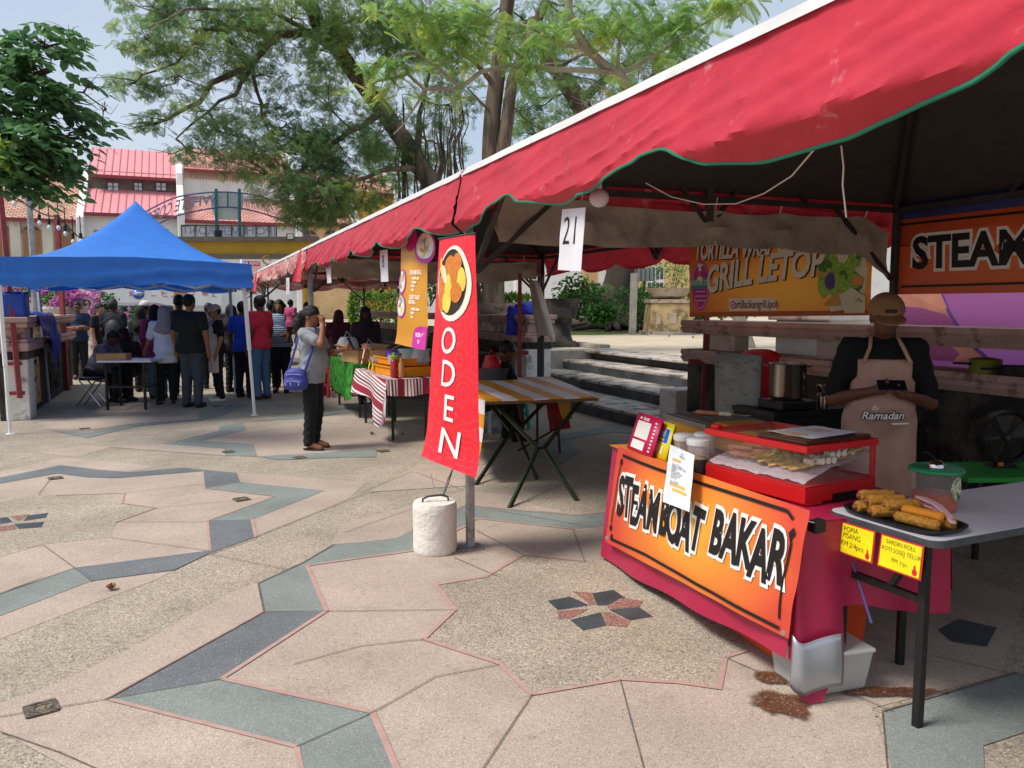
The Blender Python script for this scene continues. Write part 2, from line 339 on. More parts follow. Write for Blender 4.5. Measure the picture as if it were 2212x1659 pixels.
for p in ([(660, 1529), (816, 1526)], [(816, 1527), (1137, 1523)], [(269, 1746), (554, 1696)], [(735, 1659), (900, 1614), (1060, 1597)], [(741, 1865), (931, 1780)], [(931, 1780), (1090, 1690), (1250, 1660)],
          [(1190, 1325), (1308, 1386)], [(1432, 1322), (1461, 1402)], [(1135, 1393), (1245, 1440)], [(0, 1790), (270, 1746)], [(0, 1828), (150, 1880), (330, 1960)], [(1330, 1735), (1180, 1960)], [(1550, 1697), (1620, 1960)],
          [(1813, 1642), (1990, 1720)], z3((110, 1055), (280, 1035), (480, 1180)), z3((250, 705), (330, 600)), z3((800, 700), (1300, 640)), z3((1000, 795), (1760, 722)), z3((740, 885), (1330, 882)), z3((710, 985), (1350, 1070)),
          z3((1650, 978), (2212, 750), (2400, 690)), z3((1340, 1090), (1830, 1185)), z3((0, 1345), (480, 1180)), z3((590, 1265), (480, 1180)), z3((700, 405), (1450, 460)), z3((210, 235), (700, 243), (1280, 190)),
          z3((1300, 365), (1900, 270), (2000, 330)), [(1030, 1178), (900, 1233)], [(1040, 1180), (1160, 1225)], [(860, 1330), (1120, 1240)], [(1240, 1275), (1560, 1330)], [(2210, 1775), (2540, 1680)], [(2205, 1775), (2225, 1990)], z2((480, 1230), (720, 1330)), z2((950, 1010), (1475, 1130)), [(300, 1100), (150, 1120), (40, 1150)], [(0, 1165), (200, 1135)]):
    jz += .00012; strip(mb, p, .006, jz)
for p in ([(269, 1746), (660, 1529)], [(645, 1457), (754, 1407), (832, 1362)], [(645, 1457), (660, 1529)], z3((0, 1345), (280, 1240)), z3((1350, 1088), (1645, 985)), [(2210, 1776), (2540, 1681)]):
    jz += .0003; strip(mb, p, .011, jz)
stru(mb.build('paving_joint', m_joint))
def stainM(name, c, rx, ry, col, col2):
    m = aggregate(name, [(0, col), (.5, col2), (.93, '#8f7563')], 130, .3, rough=.5, mortar=.75); t = m.node_tree; L = t.links.new
    tc = nod(t, 'ShaderNodeTexCoord'); mp = nod(t, 'ShaderNodeMapping'); mp.inputs['Location'].default_value = (-c.x / rx, -c.y / ry, 0); mp.inputs['Scale'].default_value = (1 / rx, 1 / ry, 0); L(tc.outputs['Object'], mp.inputs[0])
    ln = nod(t, 'ShaderNodeVectorMath', operation='LENGTH'); L(mp.outputs[0], ln.inputs[0]); nz_ = nod(t, 'ShaderNodeTexNoise'); nz_.inputs['Scale'].default_value = 11; nz_.inputs['Detail'].default_value = 8; nz_.inputs['Roughness'].default_value = .62; L(tc.outputs['Object'], nz_.inputs['Vector'])
    ma = nod(t, 'ShaderNodeMath', operation='MULTIPLY_ADD'); L(nz_.outputs['Fac'], ma.inputs[0]); ma.inputs[1].default_value = 1.1; L(ln.outputs['Value'], ma.inputs[2])
    mr = nod(t, 'ShaderNodeMapRange'); mr.inputs['From Min'].default_value = 1.12; mr.inputs['From Max'].default_value = 1.3; mr.inputs['To Min'].default_value = .92; mr.inputs['To Max'].default_value = 0; L(ma.outputs[0], mr.inputs['Value']); L(mr.outputs[0], t.nodes['Principled BSDF'].inputs['Alpha']); return m
for nm, x, y, rx, ry in (('spill_stain', 1955, 1765, .17, .15), ('spill_stain', 1925, 1700, .12, .09), ('spill_stain', 2215, 1735, .34, .06)):
    c = GS(x, y); mb = MB(); z_ = .0118 + .0003 * rx * 10; mb.add([(c.x - rx * 1.2, c.y - ry * 1.2, z_), (c.x + rx * 1.2, c.y - ry * 1.2, z_), (c.x + rx * 1.2, c.y + ry * 1.2, z_), (c.x - rx * 1.2, c.y + ry * 1.2, z_)], [(0, 1, 2, 3)]); stru(mb.build(nm, stainM(nm, c, rx, ry, '#5f3d2a', '#704a35')))
# drain covers
m_iron = M('weathered_iron', '#5c554c', .75, .35, 20, .6, 60, col2='#8a7b66', thr=.55, scale2=18)
dc = None
for i, (x, y, lab) in enumerate([(103, 1775, 'square iron drain cover at the tip of the near grey star, lower left corner'), (690, 1666, 'iron drain cover inside the pointed tip of the near grey star'), (628, 1246, 'iron drain cover inside the right tip of the left blue star'),
        (1222, 1313, 'iron drain cover to the right of the white concrete weight'), (1020, 1166, 'iron drain cover on the paving left of the red vertical banner'), (1235, 1183, 'iron drain cover beneath the striped folding table'), (128, 1192, 'iron drain cover at the upper edge of the left blue star'), (555, 1097, 'iron drain cover in the far star left of the woman with the phone'), (840, 1032, 'iron drain cover behind the woman with the phone'), (1440, 1163, 'dark iron drain cover in the shade behind the striped folding table')]):
    p = GS(x, y)
    if dc is None:
        mb = MB(); s = .085
        for k in range(4):
            a = k * math.pi / 2 + math.pi / 4; a2 = a + math.pi / 2
            mb.bar((p.x + s * 1.41 * math.cos(a), p.y + s * 1.41 * math.sin(a), .022), (p.x + s * 1.41 * math.cos(a2), p.y + s * 1.41 * math.sin(a2), .022), .022, .02)
        mb.lathe([(.062, .013), (.062, .03), (.045, .03), (.045, .02), (.03, .02), (.03, .03), (0, .03)], (p.x, p.y, 0), 18)
        mb.box((p.x, p.y, .016), (s * 1.9, s * 1.9, .012), rz=0)
        dc = thing('drain_cover', lab, 'drain cover', p, 'drain covers in the paving'); mb.build('grate', m_iron, dc)
        dc.rotation_euler = (0, 0, R(38)); dc.scale = (.62, .62, .35)
    else: clone(dc, lab, p)
def fabric(name, col, rough=.45, transl=.22, var=.1, bump=.35, col2=None, thr=.62, spec=.35, bscale=9, scale2=2.2):
    return M(name, col, rough, var, 5, bump, bscale, transl=transl, col2=col2, thr=thr, spec=spec, scale2=scale2)
m_redtarp = fabric('red_tarpaulin', '#c93545', .40, .22, .10, .9, col2='#dd7f88', thr=.66, bscale=5, scale2=7)
m_faded = fabric('faded_pink_tarpaulin', '#cf8482', .6, .2, .15, .5, col2='#dcb2a6', thr=.5)
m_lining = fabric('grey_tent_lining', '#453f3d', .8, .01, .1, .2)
m_trim = fabric('white_trim', '#cfcfcc', .5, .1, .08, .2, col2='#a8a49c', thr=.66)
m_green = flatM('green_piping', '#217a5d', .5)
m_canvas = fabric('rolled_canvas', '#b8a99b', .85, .18, .14, .8, col2='#998a7d', thr=.62, bscale=14)
m_galv = M('galvanised_steel', '#9a9c9e', .45, .2, 14, metal=.6, col2='#7a776f', thr=.6, scale2=9)
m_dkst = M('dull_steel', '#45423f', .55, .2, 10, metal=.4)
m_white = flatM('white_paint', '#e8e8e6', .45)
m_blue = fabric('blue_tent_cloth', '#3a80dd', .5, .18, .06, .5, bscale=6)
m_redpost = M('oxide_red_paint', '#8a3a3c', .5, .15, 10)
def nz(p, s=1): return noise.noise(Vector(p) * s)
def valance(P, Q, eave, notches, out, parent, mat, hemtab=None, deep=.36, shallow=.26, fold=.315, lean=.07, wr=.012, seed=0, nu=None, pip=True, tuck=.09, dscale=None):
    """scalloped cloth band hung from eave level between plan points P and Q; notches = fractions where the hem rises"""
    P, Q = Vector(P), Vector(Q); L = (Q - P).length; d = (Q - P) / L; nu = nu or max(24, int(L * 30)); nv = 18
    st = [-.0001] + list(notches) + [1.0001]
    def hem(u):
        if hemtab:
            x = u * L
            for (a, da), (b, db) in zip(hemtab, hemtab[1:]):
                if a <= x <= b: t = (x - a) / (b - a); t = t * t * (3 - 2 * t) * .5 + t * .5; return da + (db - da) * t
            return hemtab[-1][1]
        for a, b in zip(st, st[1:]):
            if a <= u <= b:
                dd = deep[st.index(a)] if isinstance(deep, (list, tuple)) else deep
                if a < 0 and len(st) > 2: t = u / b; return shallow + (dd - shallow) * (math.cos(t ** 1.6 * math.pi) * .5 + .5)
                if b > 1 and len(st) > 2: t = (1 - u) / (1 - a); return shallow + (dd - shallow) * (math.cos(t ** .8 * math.pi) * .5 + .5)
                t = (u - a) / (b - a); dd = deep[st.index(a)] if isinstance(deep, (list, tuple)) else deep; return shallow + (dd - shallow) * (math.sin(math.pi * t) ** .7)
        return shallow
    def fn(u, v):
        h = hem(min(max(u, 0), 1)) * (dscale(u) if dscale else 1); z = h * v
        o = lean * min(z, fold) / fold if z <= fold else lean - tuck * (z - fold) / .07
        p = P + d * (L * u)
        w = nz((p.x * 2.2 + seed, p.y * 2.2, z * 3 + seed)) * wr * (.3 + v) * 1.6 + nz((p.x * 7 + seed, p.y * 7, z * 4)) * wr * .5
        cr_ = nz((p.x * 1.1 + p.y * 1.1 + z * 1.6 + seed, z * 9 - p.y * 2.2, seed)); w += wr * 1.1 * (max(0, 1 - abs(cr_) * 7)) * (.3 + v)
        return p + out * (o + w) + Z * (eave - z)
    mb = MB(); mb.grid(fn, nu, nv); o = mb.build('valance', mat, parent)
    if pip:
        mb = MB(); mb.tube([fn(i / nu, 1.0) for i in range(nu + 1)], .0065, 5); mb.build('piping', m_green, o)
    return fn
def red_tent(a0, a1, smax, label, loc_a, eave=2.44, peak=3.4, mat=m_redtarp, fnotch=(), group='red market tents in a row', back=True, trim=m_trim, deep=.36, posts=(1, 1, 1, 1), wr=.012, mid=True, shallow=.26, hemtab=None, sides=(1, 1)):
    t = thing('market_tent', label, 'tent', W(loc_a, 0), group)
    c = [W(a0, 0), W(a1, 0), W(a1, smax), W(a0, smax)]; ctr = (c[0] + c[2]) / 2
    rl = max(0, (a1 - a0) - smax) / 2; r0, r1 = ctr - A * rl + Z * peak, ctr + A * rl + Z * peak
    def face(p, q, r, s): return lambda u, v: (p + (q - p) * u) * (1 - v) + (r + (s - r) * u) * v - Z * .10 * math.sin(math.pi * v) * .6
    e = [x + Z * (eave + .012) for x in c]
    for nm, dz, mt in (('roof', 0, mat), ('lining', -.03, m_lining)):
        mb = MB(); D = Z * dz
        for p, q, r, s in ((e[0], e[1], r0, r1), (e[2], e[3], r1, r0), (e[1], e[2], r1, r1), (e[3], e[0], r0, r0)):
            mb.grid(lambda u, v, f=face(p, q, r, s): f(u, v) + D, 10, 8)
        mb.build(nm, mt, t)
    L = a1 - a0
    valance(c[0], c[1], eave, fnotch, -N, t, mat, hemtab, seed=a0, deep=deep, wr=wr, shallow=shallow)
    if back: valance(c[2] + A * 0, c[3], eave, [.17, .33, .5, .67, .83] if L > 5 else [.25, .5, .75], N, t, mat, seed=a0 + 5, pip=False)
    if sides[1]: valance(c[1], c[2], eave, [.25, .5, .75], A, t, mat, seed=a0 + 9, pip=False, deep=.2 if hemtab else .36, shallow=.17 if hemtab else .26)
    if sides[0]: valance(c[3], c[0], eave, [.25, .5, .75], -A, t, mat, seed=a0 + 13, pip=False)
    mb = MB()
    for p, q, o in ((c[0], c[1], -N), (c[1], c[2], A), (c[3], c[0], -A)):
        d = q - p
        mb.grid(lambda u, v: p + d * u + o * (.015 - .03 * v) + Z * (eave - .012 + .050 * v + .004 * nz(((p + d * u).x * 3, (p + d * u).y * 3, 1))), max(8, int(d.length * 5)), 2)
    mb.build('trim', trim, t)
    for k, (a, s) in enumerate(((a0, .02), (a1, .02), (a1, smax - .02), (a0, smax - .02))):
        if not posts[k]: continue
        mb = MB(); b = W(a + (.035 if k in (0, 3) else -.035), s)
        mb.bar(b, b + Z * eave, .05, .05, up=N); mb.box(b + Z * .008, (.16, .13, .016), AZ)
        o = mb.build('pole', m_galv if k in (0, 1) else m_dkst, t, bevel=.006)  # rear poles take the darker steel: tent shade put into their colour
    mb = MB()
    zt = eave - .07; ins = .05
    q = [W(a0 + ins, ins, zt), W(a1 - ins, ins, zt), W(a1 - ins, smax - ins, zt), W(a0 + ins, smax - ins, zt)]
    for k in range(4): mb.bar(q[k], q[(k + 1) % 4], .04)
    mb.build('eave_rail', m_dkst, t)
    for k in range(4):
        for o in (1, -1):
            if not posts[k] or (hemtab and k == 2 and o == 1): continue
            d = (q[(k + o) % 4] - q[k]).normalized(); mb = MB()
            mb.bar(q[k] + d * .02 - Z * .55, q[k] + d * .62 - Z * .02, .03); mb.build('brace', m_dkst, t)
    for k, rr in enumerate((r0, r1, r1, r0)):
        mb = MB(); mb.bar(q[k], rr - Z * .16, .035); mb.build('rafter', m_dkst, t)
    if mid:
        for x, y, tag_ in ((q[3], q[0], 0), (q[1], q[2], 1), (q[2], q[3], 2)):
            m_ = (x + y) / 2; d = (y - x).normalized(); mb = MB()
            mb.bar(m_ - Z * .2, m_ + Z * .36, .05)
            for sg in (1, -1):
                mb.bar(m_ - Z * .2, m_ + d * sg * .42 + Z * .28, .028); mb.bar(m_ + d * sg * .9, m_ + d * sg * .5 + Z * .42, .028)
            mb.build('truss', m_dkst, t)
    return t
t1 = red_tent(-3.86, -.03, 3.7, 'nearest red tent, its scalloped front towering over the grilling stall', -1.8, fnotch=[(-2.42 + 3.86) / 3.83, (-.94 + 3.86) / 3.83], posts=(0, 1, 1, 1), hemtab=[(x + 3.86, d) for x, d in ((-3.86, .29), (-3.65, .345), (-3.25, .385), (-2.9, .39), (-2.65, .36), (-2.42, .27), (-2.2, .29), (-1.8, .345), (-1.5, .36), (-1.15, .31), (-.94, .245), (-.75, .27), (-.4, .345), (0, .38))])
t2 = red_tent(.03, 6.9, 3.7, 'second red tent with green hem, over the stall of yellow crates and striped cloth', 3.0, fnotch=[.13, .31, .49, .66, .83], posts=(0, 1, 1, 0), sides=(0, 1))
t3 = red_tent(6.96, 14.5, 3.7, 'faded pink-red tent with fringed valance behind the woman holding a phone', 9, mat=m_faded, fnotch=[.1, .2, .3, .4, .5, .6, .7, .8, .9], wr=.03, deep=.42)
t4 = red_tent(14.6, 20.8, 3.7, 'farthest faded pink tent, its fringe beside the corner of the blue canopy', 16, mat=m_faded, fnotch=[.1, .2, .3, .4, .5, .6, .7, .8, .9], wr=.035, deep=.5)
# bright red corner gathers of the far tents
for a, par in ((6.93, t2), (14.55, t3)):
    mb = MB()
    mb.grid(lambda u, v: W(a + (u - .5) * (.12 + .5 * v), -.10 - .06 * v * math.sin(u * math.pi * 5) ** 2 - .05 * v, 2.43 - .46 * v - .05 * abs(u - .5) * v), 20, 8)
    mb.build('corner_gather', m_redtarp, par)
# ropes and rolled side walls
m_rope = flatM('white_cord', '#d8d2c6', .8); m_twine = flatM('grey_twine', '#6f7478', .8)
def canvas_wall(label, a, s0, s1, zt, hh, hang=None, seed=0, sag=.04, ends=0):
    t = thing('rolled_canvas_wall', label, 'canvas', W(a, s0, zt), 'rolled canvas side walls')
    ties = [.18, .5, .68, .93]
    def fn(u, v):
        s = s0 + (s1 - s0) * u
        g = min(abs(u - k) for k in ties); pin = math.exp(-(g / .035) ** 2)
        h = hh * (1 + .10 * math.sin(u * 7 + seed)) ; top = zt - sag * math.sin(math.pi * min(1, u * 1.0)) + .02 * pin
        if ends and u > .9: top -= (u - .9) * ends; h *= 1 + (u - .9) * 2
        puff = .10 * math.sin(math.pi * min(1, v)) * (1 - .4 * pin) + .02 * nz((s * 5, v * 3, seed)) + .025 * pin * math.sin(v * 9) + .03 * math.exp(-(g / .12) ** 2) * math.sin((u * 60))*.3
        return W(a + puff, s, top - h * v)
    mb = MB(); mb.grid(fn, 90, 10); mb.grid(lambda u, v: fn(u, 1 - v) + A * (-.08 * math.sin(math.pi * v)), 60, 6); mb.build('canvas', m_canvas, t)
    mb = MB()
    for k in ties: mb.tube([fn(k, 0) + Z * .09, fn(k, 0) + A * .03, fn(k, .5) + A * .02, fn(k, 1)], .006, 5)
    mb.build('tie_cord', m_rope, t)
    if hang:
        a2, s2, z0, z1, r = hang; mb = MB()
        def hf(u, v):
            an = u * 2 * math.pi; rr = r * (.55 + .6 * v) * (1 + .18 * math.sin(an * 4 + v * 2) * (1 - v * .5)); z = z0 + (z1 - z0) * v
            return W(a2 + rr * math.cos(an) * .8 , s2 - .18 + .22 * v + rr * math.sin(an), z + .02 * math.sin(an * 2))
        mb.grid(hf, 28, 16); mb.build('hanging_roll', m_canvas, t)
        mb = MB(); mb.tube([W(a2, s2 + .08, z1 + .06), W(a2 - .03, s2 + .12, z1 - .05), W(a2, s2 + .14, z1 - .2)], .008, 5, m=0); mb.build('cord_end', flatM('green_twine', '#5d9a84', .8), t)
    return t
canvas_wall('brown canvas roll slung above the orange grill banner, across the nearest tent', -.09, .22, 3.58, 2.31, .27, seed=1, ends=1.2)
canvas_wall('grey canvas roll whose loose end hangs beside the steps', 6.8, .3, 3.55, 2.30, .30, seed=4, hang=(6.75, 3.66, 2.0, 1.12, .13))
# wires inside the nearest tent
t = thing('hanging_cable', 'thin white cable looping under the nearest red valance', 'cable', W(-2.4, .5, 2.2))
mb = MB(); p, q = AT(1340, 355, 4.7), AT(1520, 330, 3.2)
mb.tube([AT(1395, 395, 4.6), AT(1450, 425, 4.5), AT(1520, 441, 4.35), AT(1590, 440, 4.1), AT(1650, 418, 3.8), AT(1710, 380, 3.4), AT(1757, 325, 3.0)], .0035, 5)
mb.tube([AT(1817, 315, 2.6), AT(1822, 360, 2.6), AT(1820, 400, 2.6), AT(1828, 470, 2.6)], .0028, 5); mb.build('wire', m_rope, t)
t = thing('round_lamp', 'pale round bulb tucked under the hem beside number 21', 'lamp', AT(1294, 440, 4.0)); mb = MB(); mb.ball(AT(1294, 428, 4.0), (.05, .05, .045), 16); mb.lathe([(.015, 0), (.015, .1)], AT(1294, 426, 4.0), 8); mb.build('bulb', flatM('opal_bulb', '#d9cdd6', .3), t)
FR, FL, RR, RL = Vector((-3.8, 11.7, 0)), Vector((-6.3, 9.93, 0)), Vector((-5.12, 14.7, 0)), Vector((-7.75, 13.3, 0))
bt = thing('pop_up_canopy', 'bright blue pop-up canopy with white legs over the crowd at the table', 'canopy tent', (FR + RL) / 2)
def bl(u, v): return (FL * (1 - u) + FR * u) * (1 - v) + (RL * (1 - u) + RR * u) * v
bez, bpk = 2.21, 3.2
def btop(u, v):
    du, dv = abs(u * 2 - 1), abs(v * 2 - 1); d = max(du, dv); d2 = (du ** 4 + dv ** 4) ** .25 if d > 0 else 0
    dd = min(1, d2 * .92 + .08 * d) ; dd = d * .6 + .4 * min(1, d2)
    z = bez + (bpk - bez) * max(0, 1 - min(1, dd)) ** 1.72
    p = bl(u, v); e = 1 + .02 * d
    mid = .05 * (1 - min(du, dv)) * d ** 3
    return p + (p - bl(.5, .5)) * .012 + Z * (z + mid + .006 * nz((u * 9, v * 9, 2)))
mb = MB(); mb.grid(btop, 44, 44); mb.build('canopy_top', m_blue, bt)
for k, (c0, c1) in enumerate((((0, 0), (1, 0)), ((1, 0), (1, 1)), ((1, 1), (0, 1)), ((0, 1), (0, 0)))):
    mb = MB()
    def vf(s, v):
        u_, v_ = c0[0] + (c1[0] - c0[0]) * s, c0[1] + (c1[1] - c0[1]) * s
        p = btop(u_, v_); o = (bl(u_, v_) - bl(.5, .5)).normalized()
        sc = .035 * abs(math.sin(s * math.pi * 5)) + .02 * math.sin(s * 6)
        h = (.34 + sc) * v
        return p - Z * h + o * (.02 * v + .03 * math.sin(v * 11 + s * 4 + k + 2 * nz((s * 3, k, v))) * v + .03 * nz((s * 7, v * 5, k)) * v)
    mb.grid(vf, 60, 12); mb.build('valance', m_blue, bt)
for u_, v_, top, nm in ((1, 0, AT(527, 612, 11.8), 0), (0, 0, AT(0, 640, 10.0), 0), (1, 1, AT(497, 625, 14.6), 1), (0, 1, AT(84, 640, 13.2), 1)):
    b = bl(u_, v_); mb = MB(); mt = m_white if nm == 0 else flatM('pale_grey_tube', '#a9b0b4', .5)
    top = top + (top - b) * .18
    mid = b + (top - b) * .42
    mb.bar(b, mid, .034); mb.bar(mid, top, .046); mb.box(b + Z * .006, (.1, .1, .012), .6)
    mb.build('leg', mt, bt, bevel=.004)
mb = MB()
for c0, c1 in (((0, 0), (1, 0)), ((1, 0), (1, 1)), ((1, 1), (0, 1)), ((0, 1), (0, 0))):
    p, q = bl(*c0), bl(*c1); d = q - p
    ins = (bl(.5, .5) - (p + q) / 2).normalized() * .06
    for s0, z0, s1, z1 in ((0, 2.06, .25, 1.86), (.25, 1.86, .5, 2.02), (.5, 2.02, .75, 1.86), (.75, 1.86, 1, 2.06), (0, 1.9, .25, 2.06), (.25, 2.06, .5, 1.9), (.5, 1.9, .75, 2.06), (.75, 2.06, 1, 1.9)):
        mb.bar(p + d * s0 + ins + Z * z0, p + d * s1 + ins + Z * z1, .022, .03)
for c0 in ((0, 0), (1, 0), (1, 1), (0, 1)): mb.bar(bl(*c0) + Z * 2.0, bl(*c0).lerp(bl(.5, .5), .93) + Z * 2.22, .024)
mb.build('folding_frame', flatM('frame_white', '#d5d7d8', .4), bt)
def leafmat(name, a, b, transl=.35, rough=.5, sc=.7, c=None):
    m = bpy.data.materials.new(name); m.use_nodes = True; t = m.node_tree; L = t.links.new; p = t.nodes['Principled BSDF']
    p.inputs['Roughness'].default_value = rough; p.inputs['Specular IOR Level'].default_value = .35
    tc = nod(t, 'ShaderNodeTexCoord'); n1 = nod(t, 'ShaderNodeTexNoise'); n1.inputs['Scale'].default_value = sc; n1.inputs['Detail'].default_value = 3; L(tc.outputs['Object'], n1.inputs['Vector'])
    n2 = nod(t, 'ShaderNodeTexWhiteNoise'); sn = nod(t, 'ShaderNodeVectorMath', operation='SNAP'); sn.inputs[1].default_value = (.12, .12, .12); L(tc.outputs['Object'], sn.inputs[0]); L(sn.outputs[0], n2.inputs['Vector'])
    ad = nod(t, 'ShaderNodeMath', operation='MULTIPLY_ADD'); L(n2.outputs['Value'], ad.inputs[0]); ad.inputs[1].default_value = .35; L(n1.outputs['Fac'], ad.inputs[2])
    cr = nod(t, 'ShaderNodeValToRGB'); e = cr.color_ramp.elements; e[0].position = .45; e[0].color = (*C(a), 1); e[1].position = .95; e[1].color = (*C(b), 1)
    if c: x = e.new(.84); x.color = (*C(b), 1); e[2].color = (*C(c), 1)
    L(ad.outputs[0], cr.inputs[0]); L(cr.outputs[0], p.inputs['Base Color'])
    tr = nod(t, 'ShaderNodeBsdfTranslucent'); L(cr.outputs[0], tr.inputs['Color']); mx = nod(t, 'ShaderNodeMixShader'); mx.inputs[0].default_value = transl
    L(p.outputs[0], mx.inputs[1]); L(tr.outputs[0], mx.inputs[2]); L(mx.outputs[0], t.nodes['Material Output'].inputs['Surface'])
    return m
def scatter(name, tv, tf, pos, rot, scl, mat, parent=None):
    """one mesh of many small leaves: template tv/tf placed at pos with 3x3 rot and scale"""
    tv = np.asarray(tv, float); n = len(pos); k = len(tv)
    V = np.einsum('nij,kj->nki', rot, tv) * np.asarray(scl)[:, None, None] + np.asarray(pos)[:, None, :]
    F = np.asarray(tf); q = F.shape[1]
    idx = (F[None] + (np.arange(n) * k)[:, None, None]).reshape(-1)
    me = bpy.data.meshes.new(name); me.vertices.add(n * k); me.vertices.foreach_set('co', V.reshape(-1).astype(np.float32))
    nf = n * len(F); me.loops.add(nf * q); me.loops.foreach_set('vertex_index', idx.astype(np.int32))
    me.polygons.add(nf); me.polygons.foreach_set('loop_start', np.arange(0, nf * q, q, dtype=np.int32))
    try: me.polygons.foreach_set('loop_total', np.full(nf, q, dtype=np.int32))
    except Exception: pass
    me.update(calc_edges=True); me.materials.append(mat)
    o = bpy.data.objects.new(name, me); COL.objects.link(o); MW[o.name] = Matrix.Identity(4)
    if parent is not None: o.parent = parent; o.matrix_parent_inverse = MW[parent.name].inverted()
    return o
def rots(n, yaw=None, pitch=.0, pv=.4, roll=.4, rng=np.random):
    y = rng.uniform(0, 2 * np.pi, n) if yaw is None else yaw
    p = rng.normal(pitch, pv, n); r = rng.normal(0, roll, n)
    cy, sy, cp, sp, cr, sr = np.cos(y), np.sin(y), np.cos(p), np.sin(p), np.cos(r), np.sin(r)
    Zm = np.zeros(n); O = np.ones(n)
    Rz = np.stack([np.stack([cy, -sy, Zm], 1), np.stack([sy, cy, Zm], 1), np.stack([Zm, Zm, O], 1)], 1)
    Ry = np.stack([np.stack([cp, Zm, sp], 1), np.stack([Zm, O, Zm], 1), np.stack([-sp, Zm, cp], 1)], 1)
    Rx = np.stack([np.stack([O, Zm, Zm], 1), np.stack([Zm, cr, -sr], 1), np.stack([Zm, sr, cr], 1)], 1)
    return Rz @ Ry @ Rx
def frond(L=1, pairs=7, pl=.42, pw=.085, droop=.18):
    """feathery compound leaf: paired narrow pinnae along a drooping midrib, along +x"""
    v, f = [], []
    for i in range(pairs):
        x = L * (i + .8) / (pairs + .3); z = -droop * (x / L) ** 2
        l = pl * (1 - .55 * abs(i / (pairs - 1) - .35))
        for s in (1, -1):
            b = len(v); dx = l * .45
            v += [(x - pw * .3, 0, z), (x + pw * .3, 0, z), (x + dx + pw * .5, s * l * .8, z - .05 - .14 * l), (x + dx - pw * .5, s * l * .85, z - .05 - .14 * l)]
            f.append((b, b + 1, b + 2, b + 3))
    return v, f
def oval(L=1, wd=.42, fold=.08):
    v = [(0, 0, 0), (L * .3, wd * .45, fold), (L * .65, wd * .42, fold * .6 - .03), (L, 0, -.08), (L * .65, -wd * .42, fold * .6 - .03), (L * .3, -wd * .45, fold), (L * .5, 0, -.02)]
    return v, [(0, 6, 2, 1), (6, 3, 2, 2)[:4] if 0 else (6, 3, 2, 6)] if 0 else [(0, 6, 2, 1), (0, 5, 4, 6), (6, 4, 3, 2)]
def pad_points(pads, per, rng, thr=.0):
    P, I = [], []
    for i, (x, y, Y, rx, ry, rz, d) in enumerate(pads):
        c = AT(x, y, Y); sx, sy = rx / FPX * Y, ry / FPX * Y
        n = int(per * d * rx * ry / 4000)
        u = rng.normal(size=(n, 3)); u /= np.linalg.norm(u, axis=1)[:, None]; u *= rng.uniform(.15, 1, (n, 1)) ** .5
        P.append(np.array(c) + u * np.array([sx, rz, sy])); I += [i] * n
    P = np.concatenate(P); I = np.array(I)
    keep = np.array([noise.noise(Vector(p) * 1.1) + .5 * noise.noise(Vector(p) * 2.7) > thr for p in P])
    return P[keep], I[keep]
def limb(mb, pts, r0, r1, n=8, wob=.05):
    q = [pts[0]]
    for a, b in zip(pts, pts[1:]):
        L = (b - a).length; k = max(2, int(L / .5))
        for i in range(1, k + 1):
            p = a.lerp(b, i / k); s = wob * min(1, L)
            q.append(p + Vector((nz(p * 1.3, 1), nz(p * 1.3 + Vector((9, 0, 0)), 1), nz(p * 1.3 + Vector((0, 9, 0)), 1))) * s if i < k else p)
    m = len(q)
    mb.tube(q, [r0 + (r1 - r0) * (i / (m - 1)) ** .8 for i in range(m)], n)
    return q
def twigs(mb, src, pads, r=.03, wob=.25):
    for (x, y, Y, rx, ry, rz, d) in pads:
        c = AT(x, y, Y); s = min(src, key=lambda p: (p - c).length + abs(p.z - c.z) * .3)
        mid = s.lerp(c, .5) + Vector((0, 0, -.06 * (c - s).length))
        q = limb(mb, [s, mid, c], r * 1.0, r * .45, 6, wob)
        for k in range(7):
            e = c + Vector((random.uniform(-1, 1) * rx / FPX * Y, random.uniform(-1, 1) * rz, random.uniform(-.8, .8) * ry / FPX * Y))
            limb(mb, [random.choice(q[len(q) // 2:]), c.lerp(e, .5) + Vector((0, 0, random.uniform(-.1, .1))), e], r * .45, r * .12, 4, .12)
m_bark = M('grey_brown_bark', '#6f6253', .9, .3, 3, .9, 14, col2='#4b4138', thr=.5, scale2=4, stretch=(1, 1, .18))
m_bark_dk = M('dark_bark', '#4d443b', .9, .3, 3, .9, 12, stretch=(1, 1, .25))
m_bark_lt = M('pale_twig_bark', '#a09a8a', .9, .2, 6, .5, 20)
m_leaf_dark = leafmat('feathery_leaf_deep_green', '#50704a', '#86a560', .58, sc=.55, c='#a8a852')
m_leaf_lit = leafmat('feathery_leaf_fresh_green', '#6a9650', '#a2c266', .5, sc=.8, c='#cfcd58')
m_leaf_oval = leafmat('oval_leaf_green', '#3f6842', '#74a066', .42, sc=1.2)
m_leaf_yel = leafmat('oval_leaf_yellow_green', '#7fa23a', '#c6cf50', .5, sc=2)
rng = np.random.RandomState(3)
